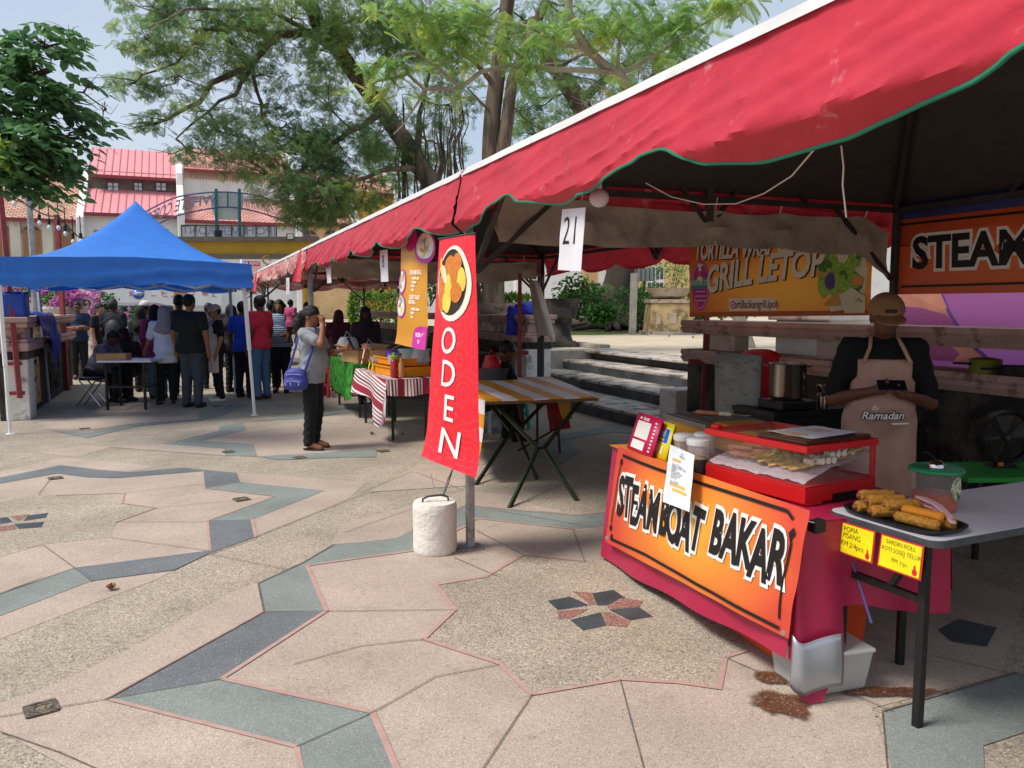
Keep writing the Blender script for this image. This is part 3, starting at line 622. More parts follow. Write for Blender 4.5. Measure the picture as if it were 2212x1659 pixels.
# big rain tree, leaning trunk
t = thing('rain_tree', 'huge feathery rain tree with a leaning trunk, spreading left over the shophouses', 'tree', AT(985, 560, 26) * 1)
t.location.z = 0; MW[t.name] = Matrix.Translation(t.location)
D = 25
mb = MB(); src = []
src += limb(mb, [Vector((AT(1040, 600, D).x, D, .5)), AT(960, 430, D), AT(909, 362, D), AT(832, 246, D), AT(779, 176, D), AT(737, 116, D), AT(691, 63, D - 1), AT(650, -20, D - 2)], .42, .2, 12, .12)
for p, r in (([(745, 125, D), (668, 70, D - 1), (605, 74, D - 2), (545, 137, D - 3), (457, 179, D - 4), (432, 221, D - 4.5), (380, 246, D - 5)], .15), ([(545, 137, D - 3), (555, 197, D - 3), (566, 250, D - 3), (600, 320, D - 3)], .07), ([(541, 151, D - 3), (510, 204, D - 3.5), (450, 242, D - 4), (380, 300, D - 4)], .07),
             ([(605, 74, D - 2), (510, 60, D - 3), (425, 63, D - 4), (380, 137, D - 5), (306, 162, D - 6)], .07), ([(668, 70, D - 1), (560, 20, D - 3), (400, 20, D - 5), (320, 60, D - 6)], .08), ([(832, 246, D), (760, 280, D - 2), (690, 330, D - 3), (620, 400, D - 4)], .12), ([(909, 362, D), (820, 370, D - 2), (720, 400, D - 3)], .12),
             ([(779, 176, D), (870, 90, D + 1), (960, 20, D + 2)], .16), ([(900, 350, D), (905, 250, D + 1), (930, 150, D + 2)], .14)):
    src += limb(mb, [AT(*q) for q in p], r, r * .3, 8, .15)
padsA = [(330, 15, 21, 80, 35, 1.5, 1), (450, 35, 22, 110, 45, 2, 1), (315, 85, 20, 70, 35, 1.2, .9), (430, 105, 21, 100, 45, 2, .9), (285, 180, 19.5, 55, 24, 1, .8), (380, 180, 20, 85, 34, 1.5, .8), (520, 75, 22, 100, 55, 2, 1), (640, 30, 23, 110, 50, 2, 1.1),
         (560, 160, 22, 70, 35, 1.5, .7), (440, 240, 20, 75, 26, 1.2, .7), (355, 262, 20, 60, 20, 1, .6), (300, 275, 20, 40, 10, .6, .5), (480, 292, 21, 80, 30, 1.5, .8), (420, 330, 21, 70, 20, 1, .6), (570, 230, 22, 70, 40, 1.5, .7), (700, 110, 24, 80, 60, 2, 1.1), (620, 265, 22, 80, 40, 1.5, .8), (700, 215, 23, 60, 50, 1.5, .9), (540, 350, 21, 80, 38, 1.5, .9), (640, 335, 22, 100, 50, 2, 1.1),
         (740, 320, 23, 100, 60, 2, 1.1), (610, 405, 21, 70, 40, 1.5, 1), (700, 425, 22, 90, 50, 2, 1.2), (780, 410, 23, 90, 55, 2, 1.1), (830, 280, 25, 90, 70, 2, .9), (870, 350, 26, 90, 60, 2, 1), (770, 40, 24, 100, 60, 2, 1.3), (880, 60, 25, 110, 70, 2.5, 1.2), (660, 465, 22, 60, 25, 1.5, 1), (740, 470, 22, 60, 20, 1.5, .9), (960, 120, 27, 100, 70, 2.5, 1), (980, 230, 27, 80, 50, 2, .7), (940, 310, 27, 80, 50, 2, .8)]
twigs(mb, src, padsA, .035)
for k in range(40):                              # thin upright shoots between the trunks
    x = random.uniform(860, 1010); limb(mb, [AT(x, 430, D), AT(x + random.uniform(-12, 12), random.uniform(200, 300), D)], .035, .012, 5, .2)
mb.build('trunk', m_bark, t)
P, I = pad_points(padsA, 760, rng, -.12)
v, f = frond(1, 10, .5, .06, .22)
scatter('crown', v, f, P, rots(len(P), None, .35, .45, .5, rng), rng.uniform(.12, .27, len(P)), m_leaf_dark, t)
# second big tree, twin upright trunk
t = thing('rain_tree', 'tall tree with a pale twin trunk rising behind the second red tent', 'tree', (AT(1065, 700, 24).x, 24, .72))
mb = MB()
src = limb(mb, [Vector((AT(1066, 735, 24).x, 24, .7)), AT(1066, 640, 24), AT(1060, 337, 24), AT(1064, 246, 24), AT(1078, 134, 24), AT(1090, 60, 24), AT(1100, -20, 24)], .36, .2, 12, .06)
src += limb(mb, [AT(1078, 400, 24), AT(1089, 310, 23.8), AT(1106, 176, 23.8), AT(1140, 90, 23.6), AT(1180, 0, 23.4)], .24, .12, 10, .1)
for p, r in (([(1070, 190, 24), (1000, 110, 23), (930, 50, 22)], .09), ([(1106, 176, 23.8), (1180, 140, 23), (1290, 110, 22)], .09), ([(1064, 246, 24), (1010, 190, 23)], .05)): src += limb(mb, [AT(*q) for q in p], r, r * .4, 7, .15)
padsB = [(1180, 60, 25, 110, 60, 2, 1), (1200, 150, 25, 60, 40, 2, .5), (1020, 40, 25, 90, 50, 2, .9), (1290, 180, 27, 70, 50, 2, .7), (1330, 90, 26, 90, 60, 2, .8), (1430, 60, 27, 90, 60, 2, .9), (1200, 285, 27, 60, 40, 2, .6)]
twigs(mb, src, padsB, .03); mb.build('trunk', m_bark, t)
P, I = pad_points(padsB, 560, rng, -.05); scatter('crown', v, f, P, rots(len(P), None, .35, .45, .5, rng), rng.uniform(.14, .28, len(P)), m_leaf_dark, t)
# third tree: buttressed trunk on the terrace
t = thing('rain_tree', 'dark leaning tree whose root-flared trunk stands beside the clipped hedge', 'tree', (AT(1330, 715, 31).x, 31, .72))
mb = MB(); D3 = 31
src = limb(mb, [Vector((AT(1322, 722, D3).x, D3, .7)), AT(1330, 660, D3), AT(1344, 590, D3), AT(1335, 480, D3), AT(1300, 380, D3), AT(1254, 225, D3), AT(1183, 127, D3), AT(1150, 40, D3)], .75, .25, 14, .15)
src += limb(mb, [AT(1360, 600, D3), AT(1400, 540, D3), AT(1420, 450, D3), AT(1400, 300, D3), AT(1420, 120, D3)], .4, .2, 10, .2)
src += limb(mb, [AT(1254, 225, D3), AT(1330, 150, D3), AT(1420, 110, D3)], .2, .1, 8, .2)
for k in range(16):
    an = random.uniform(math.pi * .8, math.pi * 2.2); b = Vector((AT(1326, 722, D3).x, D3, .75)); L = random.uniform(1.2, 4)
    limb(mb, [b + Vector((math.cos(an) * .5, math.sin(an) * .5, .7)), b + Vector((math.cos(an) * 1.1, math.sin(an) * 1.1, .18)), b + Vector((math.cos(an) * L, math.sin(an) * L, .03))], .28, .05, 7, .15)
padsC = [(1180, 210, 31, 80, 60, 2.5, .8), (1260, 280, 31, 70, 40, 2, .7), (1150, 290, 31, 50, 40, 2, .6), (1380, 150, 31, 90, 60, 2.5, .8), (1120, 240, 31, 50, 50, 2, .6), (1290, 620, 30, 35, 18, 1, .8), (1270, 640, 30, 20, 20, 1, .6)]
twigs(mb, src, padsC, .04); mb.build('trunk', m_bark_dk, t)
P, I = pad_points(padsC, 460, rng, -.1); scatter('crown', v, f, P, rots(len(P), None, .35, .45, .5, rng), rng.uniform(.24, .4, len(P)), m_leaf_dark, t)
# nearer sunlit feathery tree
t = thing('flame_tree', 'nearer tree with sunlit yellow-green feathery fronds on pale bare twigs', 'tree', (AT(1620, 700, 17).x, 17, .72))
mb = MB(); D4 = 16
src = limb(mb, [Vector((AT(1620, 700, 17).x, 17, .7)), AT(1560, 560, 17), AT(1450, 420, 16.8), AT(1390, 280, 16.6), AT(1340, 160, 16.3), AT(1268, 105, 16), AT(1233, 46, 15.8), AT(1228, -20, 15.6)], .15, .07, 9, .1)
for p, r in (([(1340, 160, 16.3), (1200, 150, 15.8), (1099, 141, 15.5), (994, 190, 15.2), (916, 193, 15), (880, 160, 14.8), (815, 175, 14.7)], .06), ([(916, 193, 15), (888, 243, 15), (850, 290, 15)], .03), ([(994, 190, 15.2), (950, 150, 15), (900, 110, 14.8), (850, 120, 14.6)], .035), ([(1268, 105, 16), (1150, 60, 15.5), (1040, 40, 15), (930, 30, 14.8)], .05), ([(1340, 160, 16.3), (1430, 110, 16), (1500, 60, 15.8)], .05), ([(1390, 280, 16.6), (1330, 220, 16), (1270, 215, 15.6)], .035), ([(1390, 280, 16.6), (1440, 170, 16), (1470, 130, 16)], .035), ([(1340, 160, 16.3), (1340, 80, 16), (1360, 10, 15.8)], .045), ([(1500, 60, 15.8), (1590, 10, 15.6)], .03)): src += limb(mb, [AT(*q) for q in p], r, r * .4, 7, .15)
padsL = [(900, 30, 14.8, 110, 40, .8, 1), (1000, 95, 15, 90, 40, .8, .9), (830, 135, 14.6, 65, 26, .6, .9), (800, 188, 14.6, 50, 18, .5, .8), (870, 195, 14.8, 60, 20, .6, .9), (960, 190, 15, 70, 22, .7, .8), (1045, 55, 15, 90, 45, .9, 1), (1130, 80, 15.3, 80, 45, .9, 1), (1140, 155, 15.3, 45, 30, .6, .9), (1250, 45, 15.6, 100, 40, .9, .9), (1350, 30, 15.8, 100, 40, .9, 1), (1430, 95, 16, 80, 40, .9, 1), (1490, 40, 15.8, 80, 35, .9, 1.1), (1305, 190, 15.8, 55, 20, .6, .8), (1385, 170, 16, 70, 30, .7, .9), (1540, 15, 15.6, 80, 28, .7, 1.1), (1610, 5, 15.4, 60, 22, .6, 1), (1265, 225, 15.6, 38, 12, .5, .7), (1445, 150, 16, 50, 30, .6, .9), (950, 130, 15, 70, 30, .7, .8), (1300, 110, 15.8, 60, 30, .6, .4)]
twigs(mb, src, padsL, .018, .15); mb.build('trunk', m_bark_lt, t)
P, I = pad_points(padsL, 95, rng, -.2); v2, f2 = frond(1, 13, .36, .055, .3)
scatter('crown', v2, f2, P, rots(len(P), None, .3, .3, .35, rng), rng.uniform(.26, .44, len(P)), m_leaf_lit, t)
# left tree: big oval leaflets on drooping sprays
t = thing('leafy_tree', 'tree with big glossy oval leaflets overhanging the top left corner', 'tree', (AT(-420, 700, 9).x, 9.2, 0))
mb = MB()
src = limb(mb, [Vector((AT(-420, 700, 9).x, 9.2, 0)), AT(-400, 420, 9.2), AT(-320, 250, 9.1), AT(-150, 190, 9), AT(20, 180, 9), AT(110, 150, 9)], .16, .03, 9, .08)
for p, r in (([(-150, 190, 9), (0, 270, 8.9), (100, 290, 8.9), (170, 300, 8.9)], .03), ([(-60, 190, 9), (60, 110, 9), (150, 90, 9.1)], .025), ([(0, 270, 8.9), (60, 350, 8.8), (110, 380, 8.8)], .02), ([(100, 190, 9), (180, 200, 9), (230, 235, 9)], .015)): src += limb(mb, [AT(*q) for q in p], r, r * .4, 6, .05)
padsO = [(85, 85, 9, 60, 30, .3, 1), (150, 75, 9, 55, 35, .3, .9), (110, 130, 9, 90, 40, .4, 1), (60, 200, 9, 110, 50, .5, 1.1), (140, 215, 9, 80, 45, .5, 1), (20, 130, 9, 60, 40, .4, 1), (60, 290, 8.9, 110, 60, .6, 1.4), (150, 290, 8.9, 80, 55, .5, 1.4), (115, 365, 8.8, 80, 40, .5, 1.5), (50, 350, 8.8, 80, 50, .5, 1.4), (222, 240, 9, 28, 26, .2, 1), (195, 175, 9, 40, 14, .2, .7), (25, 385, 8.8, 30, 30, .3, .9), (-60, 250, 9, 90, 120, .6, 1), (95, 405, 8.8, 50, 16, .3, 1.1)]
twigs(mb, src, padsO, .012, .05); mb.build('trunk', m_bark_dk, t)
padsO = [(x - 42, y, Y, rx * .8, ry, rz, d) for x, y, Y, rx, ry, rz, d in padsO]
P, I = pad_points(padsO, 30, rng, -.35)
# every spray: 9 leaflets along a drooping stalk
pos, yw, pt, sc = [], [], [], []
for p in P:
    a = rng.uniform(-.9, .9) + (0 if rng.rand() < .75 else math.pi); dirv = np.array([math.cos(a), math.sin(a) * .7, -.25]); L = rng.uniform(.24, .38)
    for k in range(9):
        tt = (k // 2) / 4 * L; side = (1 if k % 2 else -1) if k < 8 else 0
        pos.append(p + dirv * tt + np.array([0, 0, -.25 * tt * tt / L])); yw.append(a + side * 1.0 + rng.normal(0, .15)); pt.append(rng.normal(.35, .25)); sc.append(rng.uniform(.11, .17))
n = len(pos); Rm = rots(n, np.array(yw), 0, .0, .35, rng)
pa = np.array(pt); cp, sp = np.cos(pa), np.sin(pa); Ry = np.zeros((n, 3, 3)); Ry[:, 0, 0] = cp; Ry[:, 0, 2] = sp; Ry[:, 1, 1] = 1; Ry[:, 2, 0] = -sp; Ry[:, 2, 2] = cp
v3, f3 = oval(1, .62)
scatter('crown', v3, f3, np.array(pos), Rm @ Ry, np.array(sc), m_leaf_oval, t)
P, I = pad_points([(5, 300, 8.4, 16, 25, .2, 2.5), (8, 345, 8.4, 22, 30, .2, 2.5)], 40, rng, -1)
scatter('young_leaves', v3, f3, P, rots(len(P), None, .5, .4, .4, rng), rng.uniform(.08, .12, len(P)), m_leaf_yel, t)
m_stone = M('weathered_balustrade', '#b5a79b', .85, .2, 3, .4, 24, col2='#6a5f57', thr=.56, scale2=2.6)
m_pinkst = M('pinkish_moulding', '#b99a90', .8, .2, 3, .35, 22, col2='#5d5049', thr=.58, scale2=3)
m_darkst = M('soot_dark_stone', '#4b4641', .85, .35, 4, .5, 20, col2='#2b2927', thr=.5, scale2=3)
m_whitep = M('flaking_white_paint', '#dcdad3', .8, .1, 4, .3, 18, col2='#8d8a83', thr=.6, scale2=2.2)
m_ochre = M('ochre_carved_stone', '#b79a68', .85, .25, 8, .6, 24)
m_marble = M('reddish_panel', '#6d4a3a', .6, .3, 5, .2, 18)
m_tread = M('worn_step_tread', '#b3aaa0', .85, .2, 4, .3, 30, col2='#5f5a55', thr=.54, scale2=3.2)
m_riser = M('dark_slate_riser', '#4d5054', .6, .25, 3, .2, 14, col2='#373a3e', thr=.5, scale2=2)
m_conc = M('rough_concrete', '#a39d92', .9, .22, 6, .6, 40, col2='#7e776c', thr=.58)
m_terr = M('terrace_paving', '#bcae98', .85, .14, 2, .2, 30, col2='#8f9596', thr=.6, scale2=.45)
m_soil = M('leaf_strewn_soil', '#5b4a38', .95, .35, 9, .6, 30, col2='#8f7c5e', thr=.56, scale2=9)
m_grass = M('short_grass', '#6f8a3d', .9, .3, 12, .5, 60)
TZ = .72
def wprism(mb, a0, a1, s0, s1, z0, z1, m=0):
    mb.box(W((a0 + a1) / 2, (s0 + s1) / 2, (z0 + z1) / 2), (abs(s1 - s0), abs(a1 - a0), z1 - z0), AZ, m)
def moulding(mb, a0, a1, s, prof, m=0):
    """run of stone with the given (offset, z) section along the market axis"""
    n = len(prof); vs = [W(a, s + o, z) for a in (a0, a1) for o, z in prof]
    mb.add(vs, [(i, (i + 1) % n, n + (i + 1) % n, n + i) for i in range(n)] + [tuple(range(n - 1, -1, -1)), tuple(range(n, 2 * n))], m)
def ledge(w, z0, z1, lip=.06):
    h = z1 - z0
    return [(-w - lip * .3, z0), (w + lip * .3, z0), (w + lip, z0 + h * .35), (w + lip * .6, z0 + h * .55), (w + lip, z0 + h * .7), (w + lip * .8, z1), (-w - lip * .8, z1), (-w - lip, z0 + h * .7), (-w - lip * .6, z0 + h * .55), (-w - lip, z0 + h * .35)]
def balustrade(label, a0, a1, s, side, posts, panels, pier=(), pd=.24):
    t = thing('balustrade_wall', label, 'wall', W((a0 + a1) / 2, s), 'stone balustrades round the square')
    mb = MB(); wprism(mb, a0, a1, s - .13, s + .13, 0, .95); mb.build('plinth', m_darkst, t)
    mb = MB(); moulding(mb, a0, a1, s, ledge(.18, .95, 1.10)); mb.build('lower_ledge', m_pinkst, t, ang=60)
    mb = MB(); moulding(mb, a0 + .003, a1 - .003, s, ledge(.19, 1.29, 1.44)); mb.build('top_rail', m_pinkst, t)
    for a in posts:
        mb = MB(); wprism(mb, a - .28, a + .28, s - .10, s + .10, 1.10, 1.29); mb.build('rail_post', m_stone, t, bevel=.01)
    for a, w_, mt in panels:
        mb = MB(); f = s - .13 * side if side > 0 else s + .13
        ex = A; o = W(a, s - .134 * side, .46)
        for e0, e1 in (((-w_, -.34), (w_, -.34)), ((w_, -.34), (w_, .34)), ((w_, .34), (-w_, .34)), ((-w_, .34), (-w_, -.34))):
            mb.bar(o + ex * e0[0] + Z * e0[1], o + ex * e1[0] + Z * e1[1], .035, .03, up=N)
        rr = random.Random(int(a * 10))
        for k in range(46):                     # carved scrollwork relief
            c = o + ex * rr.uniform(-w_ + .03, w_ - .03) + Z * rr.uniform(-.30, .30); r = rr.uniform(.03, .07); st = rr.uniform(0, 6); n_ = 7
            pts = [c + ex * (r * math.cos(st + q * .8) * (1 - q / 11)) + Z * (r * math.sin(st + q * .8) * (1 - q / 11) * 1.5) for q in range(n_)]
            pts = [p if abs((p - o).dot(ex)) < w_ and abs(p.z - o.z) < .33 else c for p in pts]
            mb.tube(pts, .016, 5)
        mb.build('carved_panel', mt, t)
    for a in pier:
        p = MB(); wprism(p, a - .26, a + .26, s + .24 - 2 * pd, s + .24, 0, .86); q = p.build('pier', m_whitep, t, bevel=.015)
        p = MB(); wprism(p, a - .27, a + .27, s + .23 - 2 * pd, s + .25, .86, .97); p.build('pier_collar', m_darkst, t)
        k_ = pd / .24; sC = s + .24 - pd; p = MB(); p.box(W(a, sC, 1.035), (.60 * k_, .66, .12), AZ); p.box(W(a, sC, 1.12), (.54 * k_, .60, .05), AZ); p.box(W(a, sC, 1.22), (.42 * k_, .46, .16), AZ); p.box(W(a, sC, 1.34), (.58 * k_, .64, .07), AZ); p.box(W(a, sC, 1.415), (.64 * k_, .7, .08), AZ)
        p.build('pier_cap', m_pinkst, t, bevel=.018)
    return t
balustrade('left balustrade wall with white pier and carved ochre panel, beneath the blue tarp', 8.0, 13.6, -3.99, -1, [9.2, 11.0, 12.8], [(9.0, .54, M('ochre_panel_carving', '#d2b07a', .85, .25, 8, .6, 24)), (11.2, .55, m_darkst), (12.7, .45, m_darkst)], pier=(8.25,), pd=.15)
balustrade('right balustrade wall behind the stall holder and gas stove', -5, 3.1, 4.02, 1, [2.55, .75, -1.45, -3.4], [(1.9, .5, m_darkst), (-.4, .5, m_darkst), (-2.0, .5, m_marble)])
balustrade('far balustrade wall with pale pier left of the dark steps', 7.9, 21, 4.05, 1, [9.5, 11.5, 13.5, 15.5], [(9.4, .5, m_darkst), (11.4, .5, m_darkst)], pier=(8.1,))
mb = MB(); wprism(mb, 3.1, 3.45, 3.72, 4.9, 0, .6); stru(mb.build('wall_end_block', m_whitep, bevel=.02))
mb = MB(); wprism(mb, 8.4, 9.5, 3.86, 4.3, 0, TZ); wprism(mb, 9.45, 9.75, 4.305, 6.6, 0, TZ + .012); stru(mb.build('step_cheek_wall', m_conc, bevel=.02))
S_ = [3.82, 4.62, 5.32, 5.95]
mb = MB(); mr_ = MB()
for k, s in enumerate(S_):
    e = (S_ + [6.6])[k + 1]
    mr_.box(W(6.3, s + .02, .09 + .18 * k), (.05, 6.5, .178), AZ)
    mb.box(W(6.3, (s + e) / 2 + .008, .18 * (k + 1) - .02), (e - s + .03 + (.0 if k < 3 else .3), 6.504, .04 + .0), AZ)
    if k: mb.box(W(6.3, (s + 6.6) / 2 + .1, .09 + .18 * k - .012), (6.6 - s - .1, 6.49, .15), AZ)
stru(mb.build('stone_steps', m_tread, bevel=.006)); stru(mr_.build('step_risers', m_riser))
m_mos = M('carved_step_tile', '#a59c88', .8, .3, 30, .6, 60, col2='#4a443c', thr=.5, scale2=40)
tile = None
for k, s in enumerate(S_):
    for a in (3.7, 4.9, 6.1, 7.3, 8.5):
        a_ = a + .25 * (k % 2)
        if tile is None:
            mb = MB(); c = W(a_, s - .01, .09 + .18 * k)
            mb.box(c, (.016, .085, .13), AZ)
            for q in range(4):
                an = q * math.pi / 2 + .78
                mb.ball(c - N * .008 + A * (.022 * math.cos(an)) + Z * (.032 * math.sin(an)), (.02, .02, .028), 8)
            mb.ball(c - N * .012, .013, 8)
            tile = thing('carved_step_tile', 'small carved flower tiles set in the dark risers of the steps', 'carved tile', W(a_, s, .09 + .18 * k), 'carved flower tiles in the step risers')
            mb.build('flower_relief', m_mos, tile)
        else: clone(tile, None, W(a_, s, .09 + .18 * k))
g = MB(); P_ = [W(a, s, TZ) for a, s in ((-30, 4.16), (3.05, 4.16), (3.05, 6.6), (9.7, 6.6), (9.7, 4.2), (60, 4.2), (60, 80), (-30, 80))]
g.poly(P_); [g.f.__setitem__(i, f[::-1]) for i, f in enumerate(g.f) if (Vector(g.v[f[1]]) - Vector(g.v[f[0]])).cross(Vector(g.v[f[2]]) - Vector(g.v[f[0]])).z < 0]
g.add([W(60, 4.2, 0), W(9.7, 4.2, 0), W(9.7, 4.2, TZ), W(60, 4.2, TZ)], [(0, 1, 2, 3)]); g.add([W(3.05, 6.6, 0), W(9.7, 6.6, 0), W(9.7, 6.6, TZ), W(3.05, 6.6, TZ)], [(0, 1, 2, 3)])
stru(g.build('terrace', m_terr))
def blob(cx, cy, rx, ry, z, n=26, sd=0): return [(cx + rx * math.cos(2 * math.pi * i / n) * (1 + .18 * nz((i * .9, sd, 0))), cy + ry * math.sin(2 * math.pi * i / n) * (1 + .18 * nz((i * .9, sd, 5))), z) for i in range(n)]
p = AT(1330, 712, 29)
mb = MB(); mb.poly(blob(p.x + 1, 30.5, 7.5, 4.6, TZ + .006)); stru(mb.build('planting_soil', m_soil))
mb = MB(); mb.poly(blob(AT(1250, 700, 26).x, 26.2, 1.6, 1.3, TZ + .012, sd=3)); stru(mb.build('lawn_patch', m_grass))
# terrace kerb stone line
mb = MB(); wprism(mb, 9.75, 14.5, 6.3, 6.55, TZ, TZ + .09); stru(mb.build('terrace_kerb', m_conc, bevel=.015))
m_hedge = leafmat('hedge_leaf', '#355a26', '#7fa53c', .3, sc=1.5, c='#b5cf5a')
m_shrub = leafmat('shrub_leaf', '#2f5a2c', '#5f8f3f', .3, sc=1.5)
m_boug = leafmat('bougainvillea_bract', '#c45fb0', '#e9a6dc', .45, sc=2.5)
m_boug2 = leafmat('pale_bougainvillea_bract', '#c46fb0', '#ecc0df', .4, sc=2.5)
v4, f4 = oval(1, .55)
def bush(name, label, cat, c, r, n, mat, leaf=.07, group=None, boxy=False, flowers=None, nf=0, stem=True):
    c = Vector(c); t = thing(name, label, cat, c, group); u = rng.normal(size=(n, 3)); u /= np.linalg.norm(u, axis=1)[:, None]
    if boxy:
        u = rng.uniform(-1, 1, (n, 3)); k = rng.randint(0, 3, n); ar = np.arange(n); u[ar, k] = np.sign(u[ar, k] + 1e-9) * rng.uniform(.82, 1.03, n)
    else: u *= rng.uniform(.5, 1.05, (n, 1))
    P = u * np.array(r) + np.array(c) + np.array([0, 0, r[2]])
    P += np.array([[nz(p * 1.3, 1) * .18, 0, nz(p * 1.3 + Vector((5, 5, 5)), 1) * .16] for p in map(Vector, P)]) * (min(1, r[2]))
    scatter('foliage', v4, f4, P, rots(n, None, .2, .6, .6, rng), rng.uniform(.7, 1.3, n) * leaf, mat, t)
    if flowers is not None:
        uf = rng.normal(size=(nf, 3)); uf[:, 1] = -np.abs(uf[:, 1]); uf /= np.linalg.norm(uf, axis=1)[:, None]; Pf = uf * np.array(r) * 1.04 + np.array(c) + np.array([0, 0, r[2]])
        keep = np.array([noise.noise(Vector(p) * 2.2) > -.12 for p in Pf]); Pf = Pf[keep]
        scatter('flowers', v4, f4, Pf, rots(len(Pf), None, .2, .8, .8, rng), rng.uniform(.7, 1.2, len(Pf)) * leaf * 1.1, flowers, t)
    if stem:
        mb = MB()
        for k in range(5): mb.tube([c + Vector((rng.uniform(-.1, .1), rng.uniform(-.1, .1), -.02)), c + Vector((rng.uniform(-.6, .6) * r[0], rng.uniform(-.5, .5) * r[1], r[2] * 1.2))], .015, 5)
        mb.build('stem', m_bark_dk, t)
    return t
for i, (x0, x1, Y, y0, lab) in enumerate(((1020, 1140, 27, 638, 'clipped hedge left of the dark stone urn'), (1215, 1330, 33, 628, 'clipped hedge left of the leaning dark trunk'), (1370, 1520, 33, 632, 'clipped hedge right of the leaning dark trunk, behind the urn planter'), (760, 900, 30, 632, 'sunlit yellow-green hedge seen through the second tent'))):
    a, b = AT(x0, 700, Y), AT(x1, 700, Y); top = AT(x0, y0, Y).z
    bush('hedge', lab, 'hedge', ((a.x + b.x) / 2, Y, TZ), ((b.x - a.x) / 2, .8, (top - TZ) / 2), 5200, m_hedge, .13, 'clipped hedges on the terrace', True)
for i, (x, yb, Y, w_, h_, lab) in enumerate(((1250, 690, 28, .9, .8, 'palm-like shrub left of the leaning trunk'), (1390, 712, 28, 1.3, .8, 'dark leafy shrub at the foot of the thin post'), (1020, 690, 26, .7, .9, 'broad-leaved shrub behind the red vertical banner'), (1300, 702, 26, .5, .35, 'low shrub with white flowers near the tree roots'), (925, 660, 24, 1.6, 1.1, 'leafy shrub behind the mustard banner'), (1450, 640, 40, 3.2, 2.6, 'tall light-green bush behind the urn planter'), (1560, 690, 30, 1.5, .8, 'shrub below the orange grill banner'))):
    bush('shrub', lab, 'shrub', AT(x, yb, Y), (w_, w_ * .7, h_), 900 if i != 5 else 3000, m_shrub if i != 5 else m_hedge, .16, 'shrubs on the terrace')
m_urn = M('stone_urn', '#b6a58e', .85, .2, 5, .4, 30, col2='#7b6c58', thr=.58)
m_urnw = M('pale_planter_bowl', '#c8c2b6', .8, .15, 4, .2, 20)
t = thing('urn_planter', 'ochre stone pedestal with square carved tile carrying a wide shallow bowl', 'planter', (AT(1446, 722, 25.3).x, 25.6, TZ))
c = t.location; mb = MB(); k = 25.6 / FPX
mb.lathe([(62 * k, 0), (62 * k, .1), (48 * k, .1)], c, 24); mb.build('base', m_conc, t)
mb = MB(); mb.add([c + Vector((sx * (47 if z < .5 else 42) * k, sy * (47 if z < .5 else 42) * k, z)) for z in (.1, .98) for sx, sy in ((-1, -1), (1, -1), (1, 1), (-1, 1))], [(0, 1, 5, 4), (1, 2, 6, 5), (2, 3, 7, 6), (3, 0, 4, 7), (4, 5, 6, 7)]); mb.build('pedestal', M('ochre_rubble_stone', '#b9a074', .85, .25, 3, .4, 20, col2='#7a6a50', thr=.52, scale2=2.2), t, bevel=.04)
mb = MB(); mb.box(c + Vector((0, 0, 1.04)), (90 * k, 90 * k, .12)); mb.box(c + Vector((0, -44.5 * k, .5)), (.3, .06, .34)); mb.box(c + Vector((-28 * k, -44.5 * k, .5)), (.14, .06, .36)); mb.build('slab', m_urn, t, bevel=.02)
mb = MB(); mb.lathe([(20 * k, 1.1), (38 * k, 1.2), (46 * k, 1.42), (47 * k, 1.46), (43 * k, 1.46), (36 * k, 1.28), (0, 1.25)], c, 28); mb.build('bowl', m_urn, t)
t = thing('urn_planter', 'dark stone planter under the crumpled blue tarp by the far pier', 'planter', (AT(1090, 700, 17).x, 17, TZ)); c = t.location
mb = MB(); mb.lathe([(.35, 0), (.3, .3), (.2, .4), (.3, .5), (.62, .85), (.66, .95), (.55, .95), (.4, .6), (0, .55)], c, 24); mb.build('bowl', m_stone, t)
# pale block and dark urn on the terrace at the right
t = thing('stone_pedestal', 'big pale square pedestal behind the top rail of the right balustrade', 'pedestal', (AT(1800, 720, 8.3).x, 8.6, TZ)); c = t.location
mb = MB(); mb.box(c + Vector((0, 0, .37)), (.68, .68, .74), .55); mb.build('block', M('streaked_white_render', '#dddbd4', .8, .08, 3, .2, 16, col2='#aaa69c', thr=.58, scale2=1.5, stretch=(1, 1, .3)), t, bevel=.02)
mb = MB(); mb.box(c + Vector((0, 0, .77)), (.8, .8, .07), .55); mb.build('capstone', m_whitep, t, bevel=.015)
t = thing('rock_fountain', 'black rock piece standing on the terrace beside the vendor\'s cap', 'rock', (AT(1878, 740, 9).x, 9.2, TZ)); c = t.location; mb = MB()
for k in range(9): mb.ball(c + Vector((random.uniform(-.16, .16), random.uniform(-.1, .1), .1 + .09 * k)), (.14, .12, .12), 8)
mb.build('rock', m_darkst, t)
t = thing('stone_urn', 'dark mossy stone urn on the terrace behind the hanging canvas roll', 'urn', (AT(1215, 735, 17.5).x, 17.6, TZ)); c = t.location
mb = MB(); mb.box(c + Vector((0, 0, .06)), (.6, .6, .12)); mb.lathe([(.24, .12), (.18, .3), (.22, .6), (.3, .64), (.36, .95), (.4, 1.05), (.3, 1.05), (.26, .8), (0, .75)], c, 20); mb.build('urn_body', m_darkst, t)
